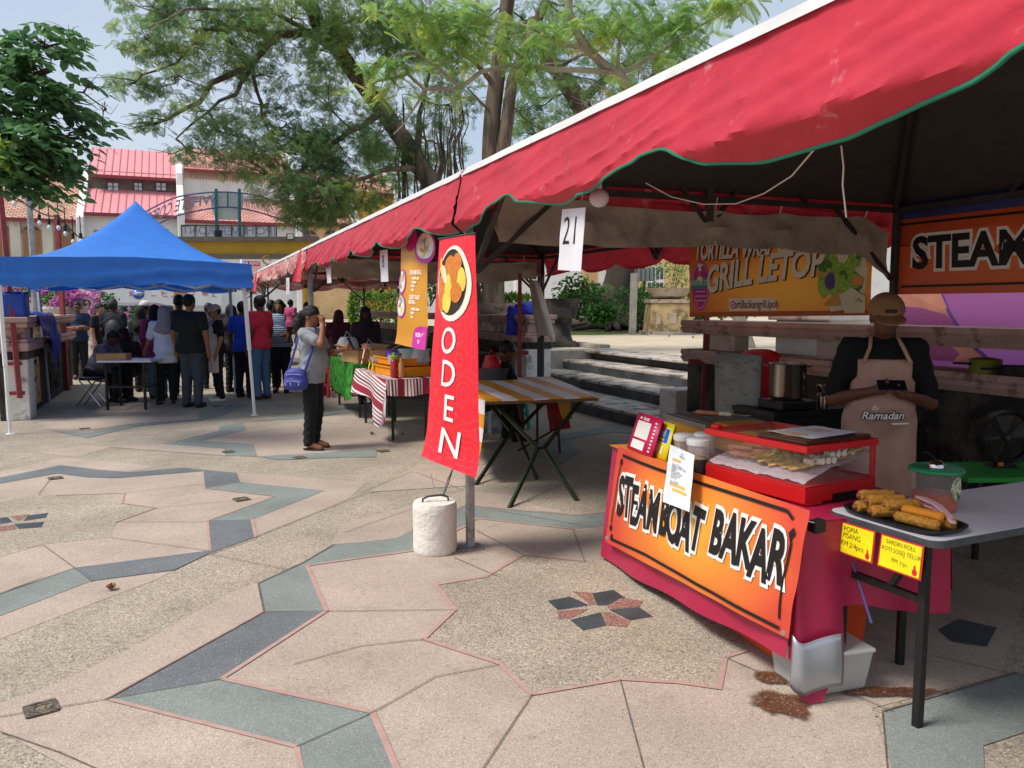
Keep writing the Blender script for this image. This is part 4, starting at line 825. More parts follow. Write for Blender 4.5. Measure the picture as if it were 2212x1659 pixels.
# left flower planters
for i, (x, y, Y, w_, lab, fl) in enumerate(((140, 705, 18, .42, 'wide pale planter bowl at the left with magenta bougainvillea', m_boug), (216, 722, 20, .42, 'planter bowl of pink bougainvillea behind the man in sunglasses', m_boug2), (318, 748, 21, .42, 'planter of pale pink bougainvillea beside the parked motorcycle', m_boug2))):
    p = AT(x, y, Y); p.z = 0; zt = AT(x, y - 38, Y).z
    t = thing('planter_bowl', lab.replace(' with magenta', ' under magenta'), 'planter', p, 'bougainvillea planters')
    mb = MB(); mb.lathe([(.45, 0), (.45, .12), (.3, .12), (.3, zt - .34), (.24, zt - .3)], p, 20); mb.build('pedestal', m_stone, t)
    mb = MB(); mb.lathe([(.2, zt - .3), (w_ * .7, zt - .2), (w_ + .06, zt), (w_ + .06, zt + .05), (w_ - .02, zt + .05), (w_ * .6, zt - .1), (0, zt - .12)], p, 28); mb.build('bowl', m_urnw, t)
    bush('bougainvillea', ('magenta bougainvillea in the wide bowl nearest the left post', 'pink bougainvillea behind the man in sunglasses', 'pale pink bougainvillea beside the parked motorcycle')[i], 'flowering shrub', p + Z * (zt - .1), (w_ * 1.2, .45, .28 if i < 1 else .36), 700, m_shrub, .09, 'bougainvillea in planters', flowers=fl, nf=1300)
bush('bougainvillea', 'small magenta bougainvillea far left under the blue canopy edge', 'flowering shrub', AT(40, 652, 20), (.6, .5, .3), 500, m_shrub, .09, 'bougainvillea in planters', flowers=m_boug, nf=700)
Q0 = Vector((-26.1, 50, 0))
def U(x): r = (x - 1106) / FPX; return (26.1 + 50 * r) / (N.x - N.y * r)
def ZU(y, u, d=0): return CAM_H + (662 - y) / FPX * (50 + N.y * u + A.y * d)
def B(u, d, z): return Q0 + N * u + A * d + Z * z
def tiles(name, a, b, wave=3.0, rows=2.2):
    m = bpy.data.materials.new(name); m.use_nodes = True; t = m.node_tree; L = t.links.new; p = t.nodes['Principled BSDF']; p.inputs['Roughness'].default_value = .8
    uv = nod(t, 'ShaderNodeUVMap'); sx = nod(t, 'ShaderNodeSeparateXYZ'); L(uv.outputs[0], sx.inputs[0])
    br = nod(t, 'ShaderNodeTexBrick'); br.inputs['Scale'].default_value = 1; br.inputs['Brick Width'].default_value = .32; br.inputs['Row Height'].default_value = .22; br.inputs['Mortar Size'].default_value = .03
    br.inputs['Color1'].default_value = (*C(a), 1); br.inputs['Color2'].default_value = (*C(b), 1); br.inputs['Mortar'].default_value = (*[x * .45 for x in C(a)], 1); L(uv.outputs[0], br.inputs['Vector'])
    n = nod(t, 'ShaderNodeTexNoise'); n.inputs['Scale'].default_value = .8; n.inputs['Detail'].default_value = 6; L(uv.outputs[0], n.inputs['Vector'])
    mr = nod(t, 'ShaderNodeMapRange'); mr.inputs['From Min'].default_value = .3; mr.inputs['From Max'].default_value = .7; mr.inputs['To Min'].default_value = .75; mr.inputs['To Max'].default_value = 1.2; L(n.outputs['Fac'], mr.inputs['Value'])
    mu = nod(t, 'ShaderNodeVectorMath', operation='SCALE'); L(br.outputs['Color'], mu.inputs[0]); L(mr.outputs[0], mu.inputs['Scale']); L(mu.outputs[0], p.inputs['Base Color'])
    bp = nod(t, 'ShaderNodeBump'); bp.inputs['Strength'].default_value = .8; bp.inputs['Distance'].default_value = .05; L(br.outputs['Fac'], bp.inputs['Height']); bp.invert = True; L(bp.outputs[0], p.inputs['Normal'])
    return m
m_tileA = tiles('old_clay_tiles', '#bd8a72', '#d3aa95'); m_tileC = tiles('orange_clay_tiles', '#cf8f82', '#dba396')
m_metal = M('pink_metal_roofing', '#dc9599', .5, .08, 2); m_rib = M('pink_metal_rib', '#cf8085', .5, .08, 2)  # roof colours lightened to stand in for distance haze
m_cream = M('cream_render', '#e3d9c4', .85, .1, 1.2, .1, 8, col2='#bda98a', thr=.62, scale2=1.1); m_whr = M('white_render', '#e9e8e4', .85, .06, 1.2, .1, 8, col2='#b9b5ac', thr=.66)  # facade whites lightened too, haze put into the colour
m_yel = M('yellow_render', '#d8ab52', .85, .1, 1.5); m_ochr = M('pale_ochre_render', '#dcb98a', .85, .1, 1.2, col2='#b79b74', thr=.62)
m_shut = M('ochre_shutter', '#b98a62', .7, .15, 6); m_slat = M('dark_weathered_boards', '#6b5f58', .85, .3, 5); m_glass = M('dark_window_glass', '#3f4a52', .15, .1, 3, spec=.6); m_pane = M('pale_window_glass', '#b9c2c6', .2, .1, 4, spec=.6); m_fas = M('maroon_fascia', '#8f3f44', .6, .1, 3)
def roof_slab(u0, u1, d0, z0, d1, z1, mat, name, par, ribs=0, lab=None, over=.0):
    mb = MB(); vs = [B(u0, d0, z0), B(u1, d0, z0), B(u1, d1, z1), B(u0, d1, z1)]; up = Z * .09
    mb.add([v + up for v in vs] + vs, [(0, 1, 2, 3), (7, 6, 5, 4), (0, 4, 5, 1), (1, 5, 6, 2), (2, 6, 7, 3), (3, 7, 4, 0)])
    if ribs:
        k = int((u1 - u0) / ribs)
        for i in range(k + 1):
            u = u0 + (u1 - u0) * i / k; mb.bar(B(u, d0 - .01, z0 + .12), B(u, d1, z1 + .12), .05, .05, m=1)
    o = mb.build(name, [mat, m_rib], par)
    uvl = o.data.uv_layers.new(name='UVMap'); L_ = math.hypot(d1 - d0, z1 - z0)
    for lp in o.data.loops:
        v = o.data.vertices[lp.vertex_index].co - Q0; uvl.data[lp.index].uv = (v.dot(N), v.dot(A) * L_ / max(.1, abs(d1 - d0)))
    return o
def window(par, x0, x1, y0, y1, d=0, arch=False, frame=None, kind='shutter'):
    u0, u1 = U(x0), U(x1); um = (u0 + u1) / 2; z1, z0 = ZU(y0, um, d), ZU(y1, um, d); frame = frame or m_shut
    w_ = u1 - u0; fr = MB()
    def arcpts(r, zc, n=10): return [(um + r * math.cos(math.pi - math.pi * i / n), zc + r * .75 * math.sin(math.pi * i / n)) for i in range(n + 1)]
    zs = z1 - (w_ * .375 if arch else 0)
    out = [(u0, z0)] + (arcpts(w_ / 2, zs) if arch else [(u0, z1), (u1, z1)]) + [(u1, z0)]
    fr.prism([B(u, d - .06, z) for u, z in out], A * .10)
    o = fr.build('window', frame, par)
    gl = MB()
    if kind == 'shutter':
        if arch:
            q = [(um + (u - um) * .82, zs + .04 + (z - zs) * .82) for u, z in arcpts(w_ / 2, zs)]; gl.prism([B(u, d - .075, z) for u, z in q], A * .01)
        gl.build('pane', m_glass, o) if arch else None
        sl_ = MB(); k = max(4, int((zs - z0) / .13))
        for i in range(k):
            z = z0 + .1 + (zs - z0 - .15) * (i + .5) / k
            for q in (-1, 1):
                uc = um + q * w_ * .22; sl_.box(B(uc, d - .09, z), (w_ * .36, .03, .05), AZ)
        for q in (-.02, .02): sl_.box(B(um + q * w_ * 2, d - .09, (z0 + zs) / 2), (.04, .04, zs - z0), AZ)
        sl_.build('shutter', frame, o)
        if arch:
            b = MB(); b.box(B(um, d - .1, zs + w_ * .15), (.06, .03, w_ * .36), AZ); b.box(B(um, d - .1, zs + .02), (w_, .03, .08), AZ); b.build('glazing_bar', frame, o)
    else:
        nx = 4 if w_ > 1.2 else 2
        for i in range(nx):
            for j in range(2):
                uc = u0 + w_ * (i + .5) / nx; zc = z0 + (z1 - z0) * (j + .5) / 2
                gl.box(B(uc, d - .07, zc), (w_ / nx * .74, .03, (z1 - z0) / 2 * .78), AZ)
        gl.build('pane', m_glass if kind == 'dark' else m_pane, o)
    return o
def house(lab, x0, x1, wall, y_e, roof, d1=3.0, y_t=None, cler=None, y_e2=None, y_r=None, roof2=None, ribs=0, depth=9, gable=True):
    u0, u1 = U(x0), U(x1); um = (u0 + u1) / 2; ze = ZU(y_e, um)
    t = thing('shophouse', lab, 'building', B(um, 0, 0), 'shophouses across the street')
    mb = MB(); mb.box(B(um, depth / 2, ze / 2 - .02), (u1 - u0, depth, ze), AZ); mb.build('wall', wall, t)
    zt = ZU(y_t, um, d1); roof_slab(u0 + .05, u1 - .05, -.5, ze - .2, d1, zt, roof, 'lower_roof' if cler else 'roof', t, ribs)
    mb = MB(); mb.box(B(um, -.53, ze - .16), (u1 - u0 - .1, .06, .22), AZ); mb.build('fascia', m_fas, t)
    if cler:
        z2 = ZU(y_e2, um, d1); mb = MB(); mb.box(B(um, d1 + (depth - d1) / 2 + .02, (zt + z2) / 2), (u1 - u0 - .1, depth - d1, z2 - zt + .9), AZ); mb.build('clerestory_wall', cler, t)
        zr = ZU(y_r, um, d1 + 3.4)
        roof_slab(u0 + .1, u1 - .1, d1 - .5, z2, d1 + 3.4, zr, roof2 or roof, 'upper_roof', t, ribs); roof_slab(u0 + .1, u1 - .1, d1 + 7, z2, d1 + 3.45, zr - .01, roof2 or roof, 'rear_roof', t, 0)
        mb = MB(); mb.box(B(um, d1 - .53, z2 + .03), (u1 - u0 - .2, .06, .2), AZ); mb.build('fascia', m_fas, t)
    else: roof_slab(u0 + .05, u1 - .05, d1 * 2 + .6, ze - .2, d1 + .01, zt - .01, roof, 'rear_roof', t, 0)
    if gable:                                   # stepped party wall at the right end
        zr = ZU(y_r, um, d1 + 3.4) if cler else zt
        pts = [(-.7, 0), (-.7, ze + .1), (-.3, ze + .5), (d1 - .7, zt + .5)] + ([(d1 - .6, z2 + .5), (d1 - .2, z2 + .8), (d1 + 3.4, zr + .55), (d1 + 7.2, z2 + .5), (d1 + 7.2, 0)] if cler else [(d1, zt + .5), (d1 * 2 + .8, ze + .2), (d1 * 2 + .8, 0)])
        mb = MB(); mb.prism([B(u1 - .16, d, z) for d, z in pts], N * .42); mb.build('party_wall', m_whr, t, bevel=.05)
    return t
hA = house('old cream shophouse with brown clay tile roof and arched ochre shutters', -300, 187, m_cream, 470, m_tileA, d1=5, y_t=386)
for a in ((-2, 36, 487, 600), (63, 102, 490, 560), (131, 168, 493, 600), (-75, -40, 485, 600)): window(hA, *a, arch=True)
mb = MB()
for x in (48, 117): mb.box(B(U(x), -.12, 4.2), (.55, .22, 5), AZ)
mb.build('pilaster', m_cream, hA)
hB = house('shophouse with pink ribbed metal roofs in two tiers and dark clerestory boards', 196, 400, m_whr, 466, m_metal, d1=3, y_t=420, cler=m_slat, y_e2=394, y_r=336, ribs=.42)
for a in ((240, 266), (300, 318), (348, 372)): window(hB, a[0], a[1], 401, 418, d=2.95, kind='pale', frame=m_slat)
window(hB, 215, 245, 500, 600, frame=m_shut); window(hB, 330, 360, 500, 600, frame=m_shut)
hC = house('white shophouse with orange tile roofs and small dark casement windows', 408, 648, m_whr, 482, m_tileC, d1=3, y_t=436, cler=m_whr, y_e2=384, y_r=338)
for a in ((498, 534), (562, 592), (610, 640)): window(hC, a[0], a[1], 540, 560, kind='dark', frame=m_whr)
mb = MB()
for k in range(44): mb.box(B(U(415) + k * .19, 2.88, ZU(402, 20, 3)), (.07, .06, 1.0), AZ)
mb.build('lattice', m_shut, hC)
hD = house('beige shophouse half hidden by the rain tree, right of the archway', 652, 770, m_ochr, 485, m_tileC, d1=4, y_t=425)
window(hD, 660, 690, 500, 525, arch=True); window(hD, 705, 735, 500, 525, arch=True)
hE = house('tall yellow shophouse showing through the rain tree branches', 690, 900, m_yel, 395, m_tileC, d1=4, y_t=360, depth=12); hE.location += A * 6
hF = house('pale shophouse behind the second tent and hedge', 905, 1110, m_whr, 490, m_tileC, d1=4, y_t=440)
hG = house('white and ochre shophouse beyond the parked white car', 1112, 1310, m_whr, 500, m_tileC, d1=4, y_t=450); window(hG, 1180, 1230, 560, 590, kind='dark', frame=m_whr); window(hG, 1255, 1290, 575, 640, kind='shutter', frame=m_ochr)
hH = house('pale ochre shophouse behind the tall light-green bush', 1314, 1560, m_ochr, 500, m_tileA, d1=4, y_t=450); window(hH, 1395, 1430, 575, 640, kind='dark', frame=m_whr)
hI = house('white shophouse farthest right behind the balustrade', 1564, 2100, m_whr, 500, m_tileC, d1=4, y_t=450)
# covered walkway fascia with faint shop sign
t = thing('shop_sign', 'long pale shop sign with faded red characters under the white shophouse', 'sign', B(U(330), -1.2, 4.2)); mb = MB(); mb.box(B(U(320), -1.0, ZU(642, 8)), (9, .12, 1.1), AZ); mb.build('board', m_whr, t)
mr_ = M('faded_red_paint', '#c98b86', .8)
for k in range(9):
    mb = MB()
    for q in range(4): mb.box(B(U(290) + k * .6 + random.uniform(-.15, .15), -1.08, ZU(636, 8) + random.uniform(-.18, .18)), (random.choice((.3, .05)), .02, random.choice((.05, .3))), AZ)
    mb.build('character', mr_, t)
# street
stru(MB().add([B(-60, -16, .02), B(160, -16, .02), B(160, -2, .02), B(-60, -2, .02)], [(0, 1, 2, 3)]).build('street', M('asphalt', '#6b6a68', .9, .12, 1.5, .2, 60)))
gO = AT(515, 600, 29)
def AP(x, y, off=0):
    d = ray(x, y); o = Vector((0, 0, CAM_H)); t_ = ((gO + A * off - o).dot(A)) / d.dot(A); return o + d * t_
m_teal = flatM('teal_steel', '#2f6f78', .5); m_violet = flatM('violet_steel', '#5a5a80', .5); m_ybeam = M('mustard_beam', '#c9a03c', .7, .08, 2); m_gcon = M('grey_beam_edge', '#7d766e', .85, .15, 3); m_lav = flatM('lavender_letter', '#a9a6c0', .6); m_gb = flatM('pale_sign_panel', '#c9d2d2', .5)
gt = thing('archway', 'mustard archway beam carrying a violet arch with reversed white-coffee lettering', 'archway', (gO.x, gO.y, 0))
mb = MB(); mb.prism([AP(372, 520), AP(676, 520), AP(676, 549), AP(372, 549)], A * .9); mb.build('beam', m_ybeam, gt)
mb = MB(); mb.prism([AP(360, 511, -.12), AP(690, 511, -.12), AP(690, 521, -.12), AP(360, 521, -.12)], A * 1.1); mb.prism([AP(372, 548.5, -.06), AP(676, 548.5, -.06), AP(676, 557, -.06), AP(372, 557, -.06)], A * 1.0); mb.build('beam_edge', m_gcon, gt)
for x0, x1 in ((372, 392), (656, 676)):
    mb = MB(); a, b = AP(x0, 553, .1), AP(x1, 553, .1); mb.prism([a, b, Vector((b.x, b.y, 0)), Vector((a.x, a.y, 0))], A * .7); mb.build('pillar', m_ybeam, gt)
out_ = [(300, 466), (348, 439.5), (394, 423), (464.5, 415), (518, 417), (563, 425), (617, 447), (673, 516)]; inn = [(315, 500), (337, 486), (387, 464.6), (466, 449), (520, 450), (590, 468), (640, 492), (667, 514)]
def smooth(pts, n=6):
    r = []
    for i in range(len(pts) - 1):
        p0, p1, p2, p3 = [Vector(pts[max(0, min(len(pts) - 1, i + k))]) for k in (-1, 0, 1, 2)]
        for j in range(n):
            s = j / n; r.append(.5 * ((2 * p1) + (p2 - p0) * s + (2 * p0 - 5 * p1 + 4 * p2 - p3) * s * s + (3 * p1 - p0 - 3 * p2 + p3) * s ** 3))
    return r + [Vector(pts[-1])]
so_, si_ = smooth(out_), smooth(inn)
mb = MB(); mb.tube([AP(p.x, p.y, .3) for p in so_], .03, 6); mb.tube([AP(p.x, p.y, .3) for p in si_], .03, 6); mb.build('arch_rail', m_violet, gt)
mb = MB()
for x in (467, 517): mb.bar(AP(x, 408, .3), AP(x + 1, 512, .3), .1)
mb.bar(AP(492, 417, .3), AP(492, 447, .3), .05); mb.build('upright', m_teal, gt)
mb = MB(); mb.prism([AP(*p, .42) for p in ((455, 424), (461, 416), (522, 416), (527, 426), (524, 448), (519, 462), (521, 474), (465, 474), (462, 462), (456, 446))], A * .06); mb.build('badge_panel', m_gb, gt)
mb = MB()
def arcpt(u, v):
    a = so_[min(len(so_) - 1, int(u * (len(so_) - 1)))]; k = u * (len(so_) - 1) - int(u * (len(so_) - 1)); b = so_[min(len(so_) - 1, int(u * (len(so_) - 1)) + 1)]; o = a.lerp(b, k)
    a = si_[min(len(si_) - 1, int(u * (len(si_) - 1)))]; b = si_[min(len(si_) - 1, int(u * (len(si_) - 1)) + 1)]; i_ = a.lerp(b, k); p = i_.lerp(o, v); return AP(p.x, p.y, .3)
vs, fs = text('WHITE COFFEE', 1, .012); w0 = max(abs(x) for x, y in vs)
mb.add([arcpt(.235 - .20 * x / w0, .5 + y * .85) for x, y in vs], fs)
lm_ = flatM('letter_steel', '#8d93ad', .5); mb.build('arch_lettering', lm_, gt); mb = MB()
for k in range(12):
    u = .60 + k * .027
    for q in (0, .012): mb.add([arcpt(u + q, .16), arcpt(u + q + .005, .16), arcpt(u + q + .005, .84), arcpt(u + q, .84)], [(0, 1, 2, 3)])
    if k % 2: mb.add([arcpt(u, .45), arcpt(u + .014, .45), arcpt(u + .014, .56), arcpt(u, .56)], [(0, 1, 2, 3)])
mb.build('arch_lettering', lm_, gt)
mb = MB(); mb.prism([AP(392, 487, .3), AP(597, 489, .3), AP(597, 511, .3), AP(392, 511, .3)], A * .05); mb.build('name_panel', flatM('white_acrylic', '#dfe2e2', .4), gt)
mb = MB()
for wd_, c_, hw in (('IPOH', 563, .52), ('RIVERFRONT', 466, 1.12)): mb = MB(); vs, fs = text(wd_, 1, .01); w0 = max(abs(x) for x, y in vs); mb.add([AP(c_, 499.5, .29) - N * (x / w0 * hw) + Z * (y * .40) for x, y in vs], fs); mb.build('name_lettering', m_lav, gt)
mb = MB()
for x in (391.5, 421, 445, 472, 501, 527, 553, 581, 597.5): mb.bar(AP(x, 486, .27), AP(x, 513, .27), .03)
mb.bar(AP(391, 486.5, .27), AP(598, 488.5, .27), .03); mb.build('panel_frame', flatM('black_steel', '#22252a', .5), gt)
for i, (x0, x1, y0, y1, lab) in enumerate(((463, 480, 497, 511, 'black floodlight seen from behind, middle of the archway beam'), (348, 364, 495, 511, 'floodlight with pale face on the archway beam beside the blue canopy peak'), (619, 635, 504, 518, 'floodlight with pale face on the right end of the archway beam'))):
    t = thing('floodlight', lab, 'floodlight', AP((x0 + x1) / 2, y1, .2), 'floodlights on the archway')
    mb = MB(); a, b, c_, d_ = AP(x0, y0, -.1), AP(x1, y0, -.1), AP(x1, y1, -.14), AP(x0, y1, -.14); mb.prism([a, b, c_, d_], A * .12); mb.bar((c_ + d_) / 2 + A * .06, (c_ + d_) / 2 + A * .3 - Z * .06, .05); mb.build('housing', flatM('black_housing', '#1d1e20', .5), t, bevel=.02)
    if i: ctr_ = (a + b + c_ + d_) / 4; mb = MB(); mb.prism([ctr_ + (p - ctr_) * .76 - A * .02 for p in (a, b, c_, d_)], A * .012); mb.build('lens', flatM('pale_lens', '#c9c9c4', .3), t)
t = thing('crescent_ornament', 'gold crescent and star ornament above the faded tents', 'ornament', AT(577, 570, 24.5)); t_z = AT(577, 570, 24.5)
mb = MB(); ctr_ = AT(577, 561, 24.5); r_ = .15
oc = [ctr_ + N * (r_ * math.cos(a)) + Z * (r_ * math.sin(a)) for a in [R(50 + i * 260 / 18) for i in range(19)]]; ic = [ctr_ + N * (.035 + r_ * .8 * math.cos(a)) + Z * (r_ * .8 * math.sin(a)) for a in [R(62 + i * 236 / 18) for i in range(19)]]
mb.prism(oc + ic[::-1], A * .03); sc_ = ctr_ + N * .09
mb.prism([sc_ + N * ((.06 if i % 2 == 0 else .025) * math.sin(i * math.pi / 5)) + Z * ((.06 if i % 2 == 0 else .025) * math.cos(i * math.pi / 5)) for i in range(10)], A * .03); mb.build('crescent', flatM('gold_paint', '#b79a45', .4, metal=.5), t)
mb = MB(); b_ = AT(577, 570, 24.55); mb.bar((b_.x, b_.y, 0), b_, .04); mb.build('rod', m_dkst, t)
t = thing('rent_board', 'white board with a red FOR RENT heading between blue canopy and faded tent', 'sign', AT(540, 600, 23)); ex = N; c_ = AT(541, 584, 23)
mb = MB(); mb.box(c_ - Z * .05, (.56, .03, .62), AZ); mb.build('board', m_whr, t)
mb = MB(); mb.box(c_ + Z * .19 - A * .018, (.54, .012, .13), AZ); mb.build('heading_band', flatM('sign_red', '#c5344a', .5), t)
mb = MB(); letters(mb, 'FOR RENT', plane_fn(c_ + Z * .19 - A * .026, N, Z, .002), .115, off=.004); mb.build('lettering', flatM('sign_white', '#f0f0ee', .5), t)
mb = MB(); mb.bar((c_.x + A.x * .05, c_.y + A.y * .05, 0), c_ + A * .05, .05); mb.build('post', m_dkst, t)
m_tyre = flatM('tyre_rubber', '#1b1b1c', .8); m_rim = M('alloy', '#8f9396', .35, .1, 6, metal=.7); m_cglass = flatM('car_glass', '#20272c', .08, spec=.7)
def car(lab, c, rz, paint, L=4.4, Wd=1.76, H=1.6, suv=True):
    c = Vector(c); t = thing('parked_car', lab, 'car', (0, 0, 0), 'cars parked in the street')
    h = H / 2
    body = [(-L / 2, .32), (-L / 2 - .02, .75), (-L / 2 + .05, H * .60), (-L / 2 + .25, H * .63), (L * .18, H * .60), (L * .45, H * .52), (L / 2, H * .42), (L / 2 + .02, .35), (L * .4, .24), (-L * .42, .24)]
    roof = [(-L / 2 + .1, H * .6), (-L / 2 + .42, H * .95), (-L * .15, H), (L * .06, H * .97), (L * .26, H * .6)]
    pr = lambda pts, y0, y1, mb, m=0: mb.prism([Vector((x, y0, z)) for x, z in pts], (0, y1 - y0, 0), m)
    mb = MB(); pr(body, -Wd / 2, Wd / 2, mb); pr(roof, -Wd / 2 + .09, Wd / 2 - .09, mb); mb.build('body', paint, t, bevel=.06, seg=3)
    mb = MB()
    for s in (-1, 1):
        y = s * (Wd / 2 - .085)
        for q in ([(-L / 2 + .32, H * .64), (-L / 2 + .55, H * .91), (-L * .16, H * .945), (-L * .16, H * .64)], [(-L * .14, H * .64), (-L * .14, H * .945), (L * .05, H * .92), (L * .2, H * .63)]): pr(q, y, y + s * .012, mb)
    for q in (((-L / 2 + .14, H * .66), (-L / 2 + .40, H * .91)), ((L * .235, H * .64), (L * .08, H * .93))):
        (xa, za), (xb, zb) = q; o_ = -.012 if xa < 0 else .012
        for s in (0,): mb.prism([Vector((xa + o_, -Wd / 2 + .2, za)), Vector((xa + o_, Wd / 2 - .2, za)), Vector((xb + o_, Wd / 2 - .24, zb)), Vector((xb + o_, -Wd / 2 + .24, zb))], (o_ * 2, 0, .01))
    mb.build('window', m_cglass, t)
    for sx in (-1, 1):
        for sy in (-1, 1):
            wc = Vector((sx * L * .305, sy * (Wd / 2 - .07), .33)); Q = Matrix.Rotation(math.pi / 2, 3, 'X')
            mb = MB(); mb.lathe([(.2, -.1), (.31, -.1), (.33, -.07), (.33, .07), (.31, .1), (.2, .1)], wc, 20, mat=Q, cap=False); w_ = mb.build('wheel', m_tyre, t)
            mb = MB(); mb.lathe([(0, -.11), (.21, -.105), (.21, .105), (0, .11)], wc, 14, mat=Q, cap=False); mb.build('rim', m_rim, w_)
            mb = MB(); mb.box((-L / 2 - .01 if sx < 0 else L / 2 - .04, sy * (Wd / 2 - .2), H * .53 if sx < 0 else H * .40), (.08, .28, .22 if sx < 0 else .14)); mb.build('tail_lamp' if sx < 0 else 'headlight', flatM('lamp_red' if sx < 0 else 'lamp_clear', '#a3202a' if sx < 0 else '#d7dadb', .2), t, bevel=.02)
    mb = MB(); mb.box((-L / 2 - .03, 0, .62), (.02, .5, .12)); mb.build('number_plate', flatM('black_plate', '#17181a', .4), t)
    t.location = c; t.rotation_euler = (0, 0, rz); return t
p_grey = M('grey_car_paint', '#7d868c', .25, .04, 3, metal=.4, coat=.6); p_white = M('white_car_paint', '#e4e6e7', .25, .03, 3, coat=.6); p_dark = M('dark_grey_car_paint', '#4c555c', .25, .04, 3, metal=.4, coat=.6)
def gpos(x, Y, z=0): p = AT(x, 700, Y); return (p.x, p.y, z)
car('dark grey car with red tail lamps beyond the pink flowers', gpos(262, 24), AZ + 2.0, p_dark, L=4.5, H=1.72)
car('silver car seen between the two bougainvillea planters', gpos(190, 27), AZ + 2.9, p_grey, L=4.4, H=1.6)
car('dark car with sloping windscreen behind the capped apron helper', gpos(455, 22.5), AZ + 2.3, p_dark, L=4.3, H=1.5)
car('white car parked beyond the hedge, right of the hanging canvas roll', gpos(1262, 42, TZ), AZ + math.pi, p_white, L=4.7, H=1.85)
mc = thing('motorcycle', 'parked motorcycle with silver handlebars behind the crowd under the canopy', 'motorcycle', gpos(325, 19)); c = Vector((0, 0, 0)); mc.location = (0, 0, 0); MW[mc.name] = Matrix.Identity(4)
for x in (-.62, .62):
    mb = MB(); Q = Matrix.Rotation(math.pi / 2, 3, 'X'); mb.lathe([(.22, -.05), (.29, -.05), (.31, 0), (.29, .05), (.22, .05)], (x, 0, .31), 20, mat=Q, cap=False); w_ = mb.build('wheel', m_tyre, mc)
    mb = MB(); mb.lathe([(.2, -.02), (.225, -.03), (.225, .03), (.2, .02)], (x, 0, .31), 20, mat=Q, cap=False)
    for k in range(5): mb.bar((x, 0, .31), (x + .21 * math.cos(k * 1.257), 0, .31 + .21 * math.sin(k * 1.257)), .03, .02)
    mb.build('rim', m_rim, w_)
mb = MB(); mb.tube([(.62, 0, .31), (.5, 0, .75), (.42, 0, 1.02)], .03, 8); mb.tube([(.42, -.32, 1.08), (.44, -.2, 1.04), (.42, 0, 1.02), (.44, .2, 1.04), (.42, .32, 1.08)], .014, 6)
for s in (-1, 1): mb.tube([(.43, s * .25, 1.05), (.48, s * .3, 1.2)], .008, 5); mb.ball((.48, s * .3, 1.24), (.02, .07, .05), 8)
mb.build('handlebar', M('chrome', '#b7bbbd', .2, .05, 4, metal=.9), mc)
mb = MB(); mb.prism([Vector((x, -.12, z)) for x, z in ((.42, .95), (.5, .7), (.3, .5), (-.1, .45), (-.7, .62), (-.85, .78), (-.5, .8), (0, .72), (.3, .9))], (0, .24, 0)); mb.build('fairing', M('black_fairing', '#2b2d31', .3, .05, 3, coat=.5), mc, bevel=.04)
mb = MB(); mb.box((-.4, 0, .82), (.75, .26, .09)); mb.build('seat', flatM('black_vinyl', '#1c1c1e', .6), mc, bevel=.04)
mb = MB(); mb.box((.05, 0, .4), (.4, .24, .26)); mb.tube([(-.1, .14, .3), (-.8, .16, .36)], .045, 8); mb.build('engine', m_dkst, mc, bevel=.02)
mc.location = gpos(330, 19); mc.rotation_euler = (0, 0, AZ + 2.4)
t = thing('helmet', 'blue crash helmet hanging on the motorcycle mirror', 'helmet', AT(299, 640, 18.6)); c = AT(299, 635, 18.6)
mb = MB(); mb.ball(c, (.13, .15, .13), 16); mb.build('shell', flatM('blue_gloss', '#2c63c9', .2, coat=.8), t); mb = MB(); mb.ball(c + Vector((.03, -.06, .0)), (.108, .11, .06), 14); mb.build('visor', flatM('visor_grey', '#9fb2c0', .1), t)
t = thing('red_post', 'tall red post bracketed to the white pier at the left edge', 'post', G(40, 925)); b0, b1 = AT(43, 860, 11.0), AT(-8, 330, 11.4); mb = MB(); mb.bar(b0, b1 + (b1 - b0) * .3, .062); mb.build('upright', m_redpost, t)
for f in (.02, .14): mb = MB(); q = b0.lerp(b1, f); mb.bar(q + N * -.17 + A * .03, q + N * .06 + A * .03, .04, .05); mb.build('bracket', m_redpost, t)
t = thing('red_post', 'red post behind the blue canopy with string lights tied to its top', 'post', AT(136, 700, 15.2)); mb = MB(); mb.bar((AT(138, 700, 15.2).x, 15.2, 0), AT(123, 464, 15.2), .075); mb.build('upright', m_redpost, t)
t = thing('lamp_post', 'slim grey pole rising behind the blue canopy in front of arched window', 'pole', AT(74, 700, 16)); mb = MB(); mb.tube([(AT(76, 700, 16).x, 16, 0), AT(70, 540, 16), AT(63, 440, 16), AT(52, 400, 16)], .06, 8); mb.build('upright', m_galv, t)
t = thing('red_post', 'dark red post on the wall right of the dark steps, tied to the grill banner', 'post', AT(1522, 880, 9.3)); mb = MB(); mb.bar(AT(1519, 905, 9.25), AT(1531, 560, 9.25), .055); mb.build('upright', m_redpost, t); mb = MB(); mb.bar(AT(1488, 781, 9.2), AT(1548, 783, 9.2), .045, .06); mb.build('bracket', m_redpost, t)
t = thing('red_post', 'dark red post at the far pier with the blue tarp bundle', 'post', AT(1122, 840, 12.6)); mb = MB(); mb.bar(AT(1122, 845, 12.5), AT(1123, 590, 12.5), .06); mb.build('upright', m_redpost, t); mb = MB(); mb.bar(AT(1106, 762, 12.45), AT(1142, 762, 12.45), .04, .06); mb.build('bracket', m_redpost, t)
t = thing('string_lights', 'string of hanging bulbs sagging between the left posts above the blue canopy', 'string lights', AT(110, 480, 13.5))
pts = [AT(x * .1666, 414.7 + y * .1666, 13.4) for x, y in ((-100, -60), (100, 60), (260, 100), (380, 190), (500, 260), (640, 312), (750, 310), (850, 410), (950, 520), (1030, 590), (1100, 600), (1200, 560), (1330, 520))]
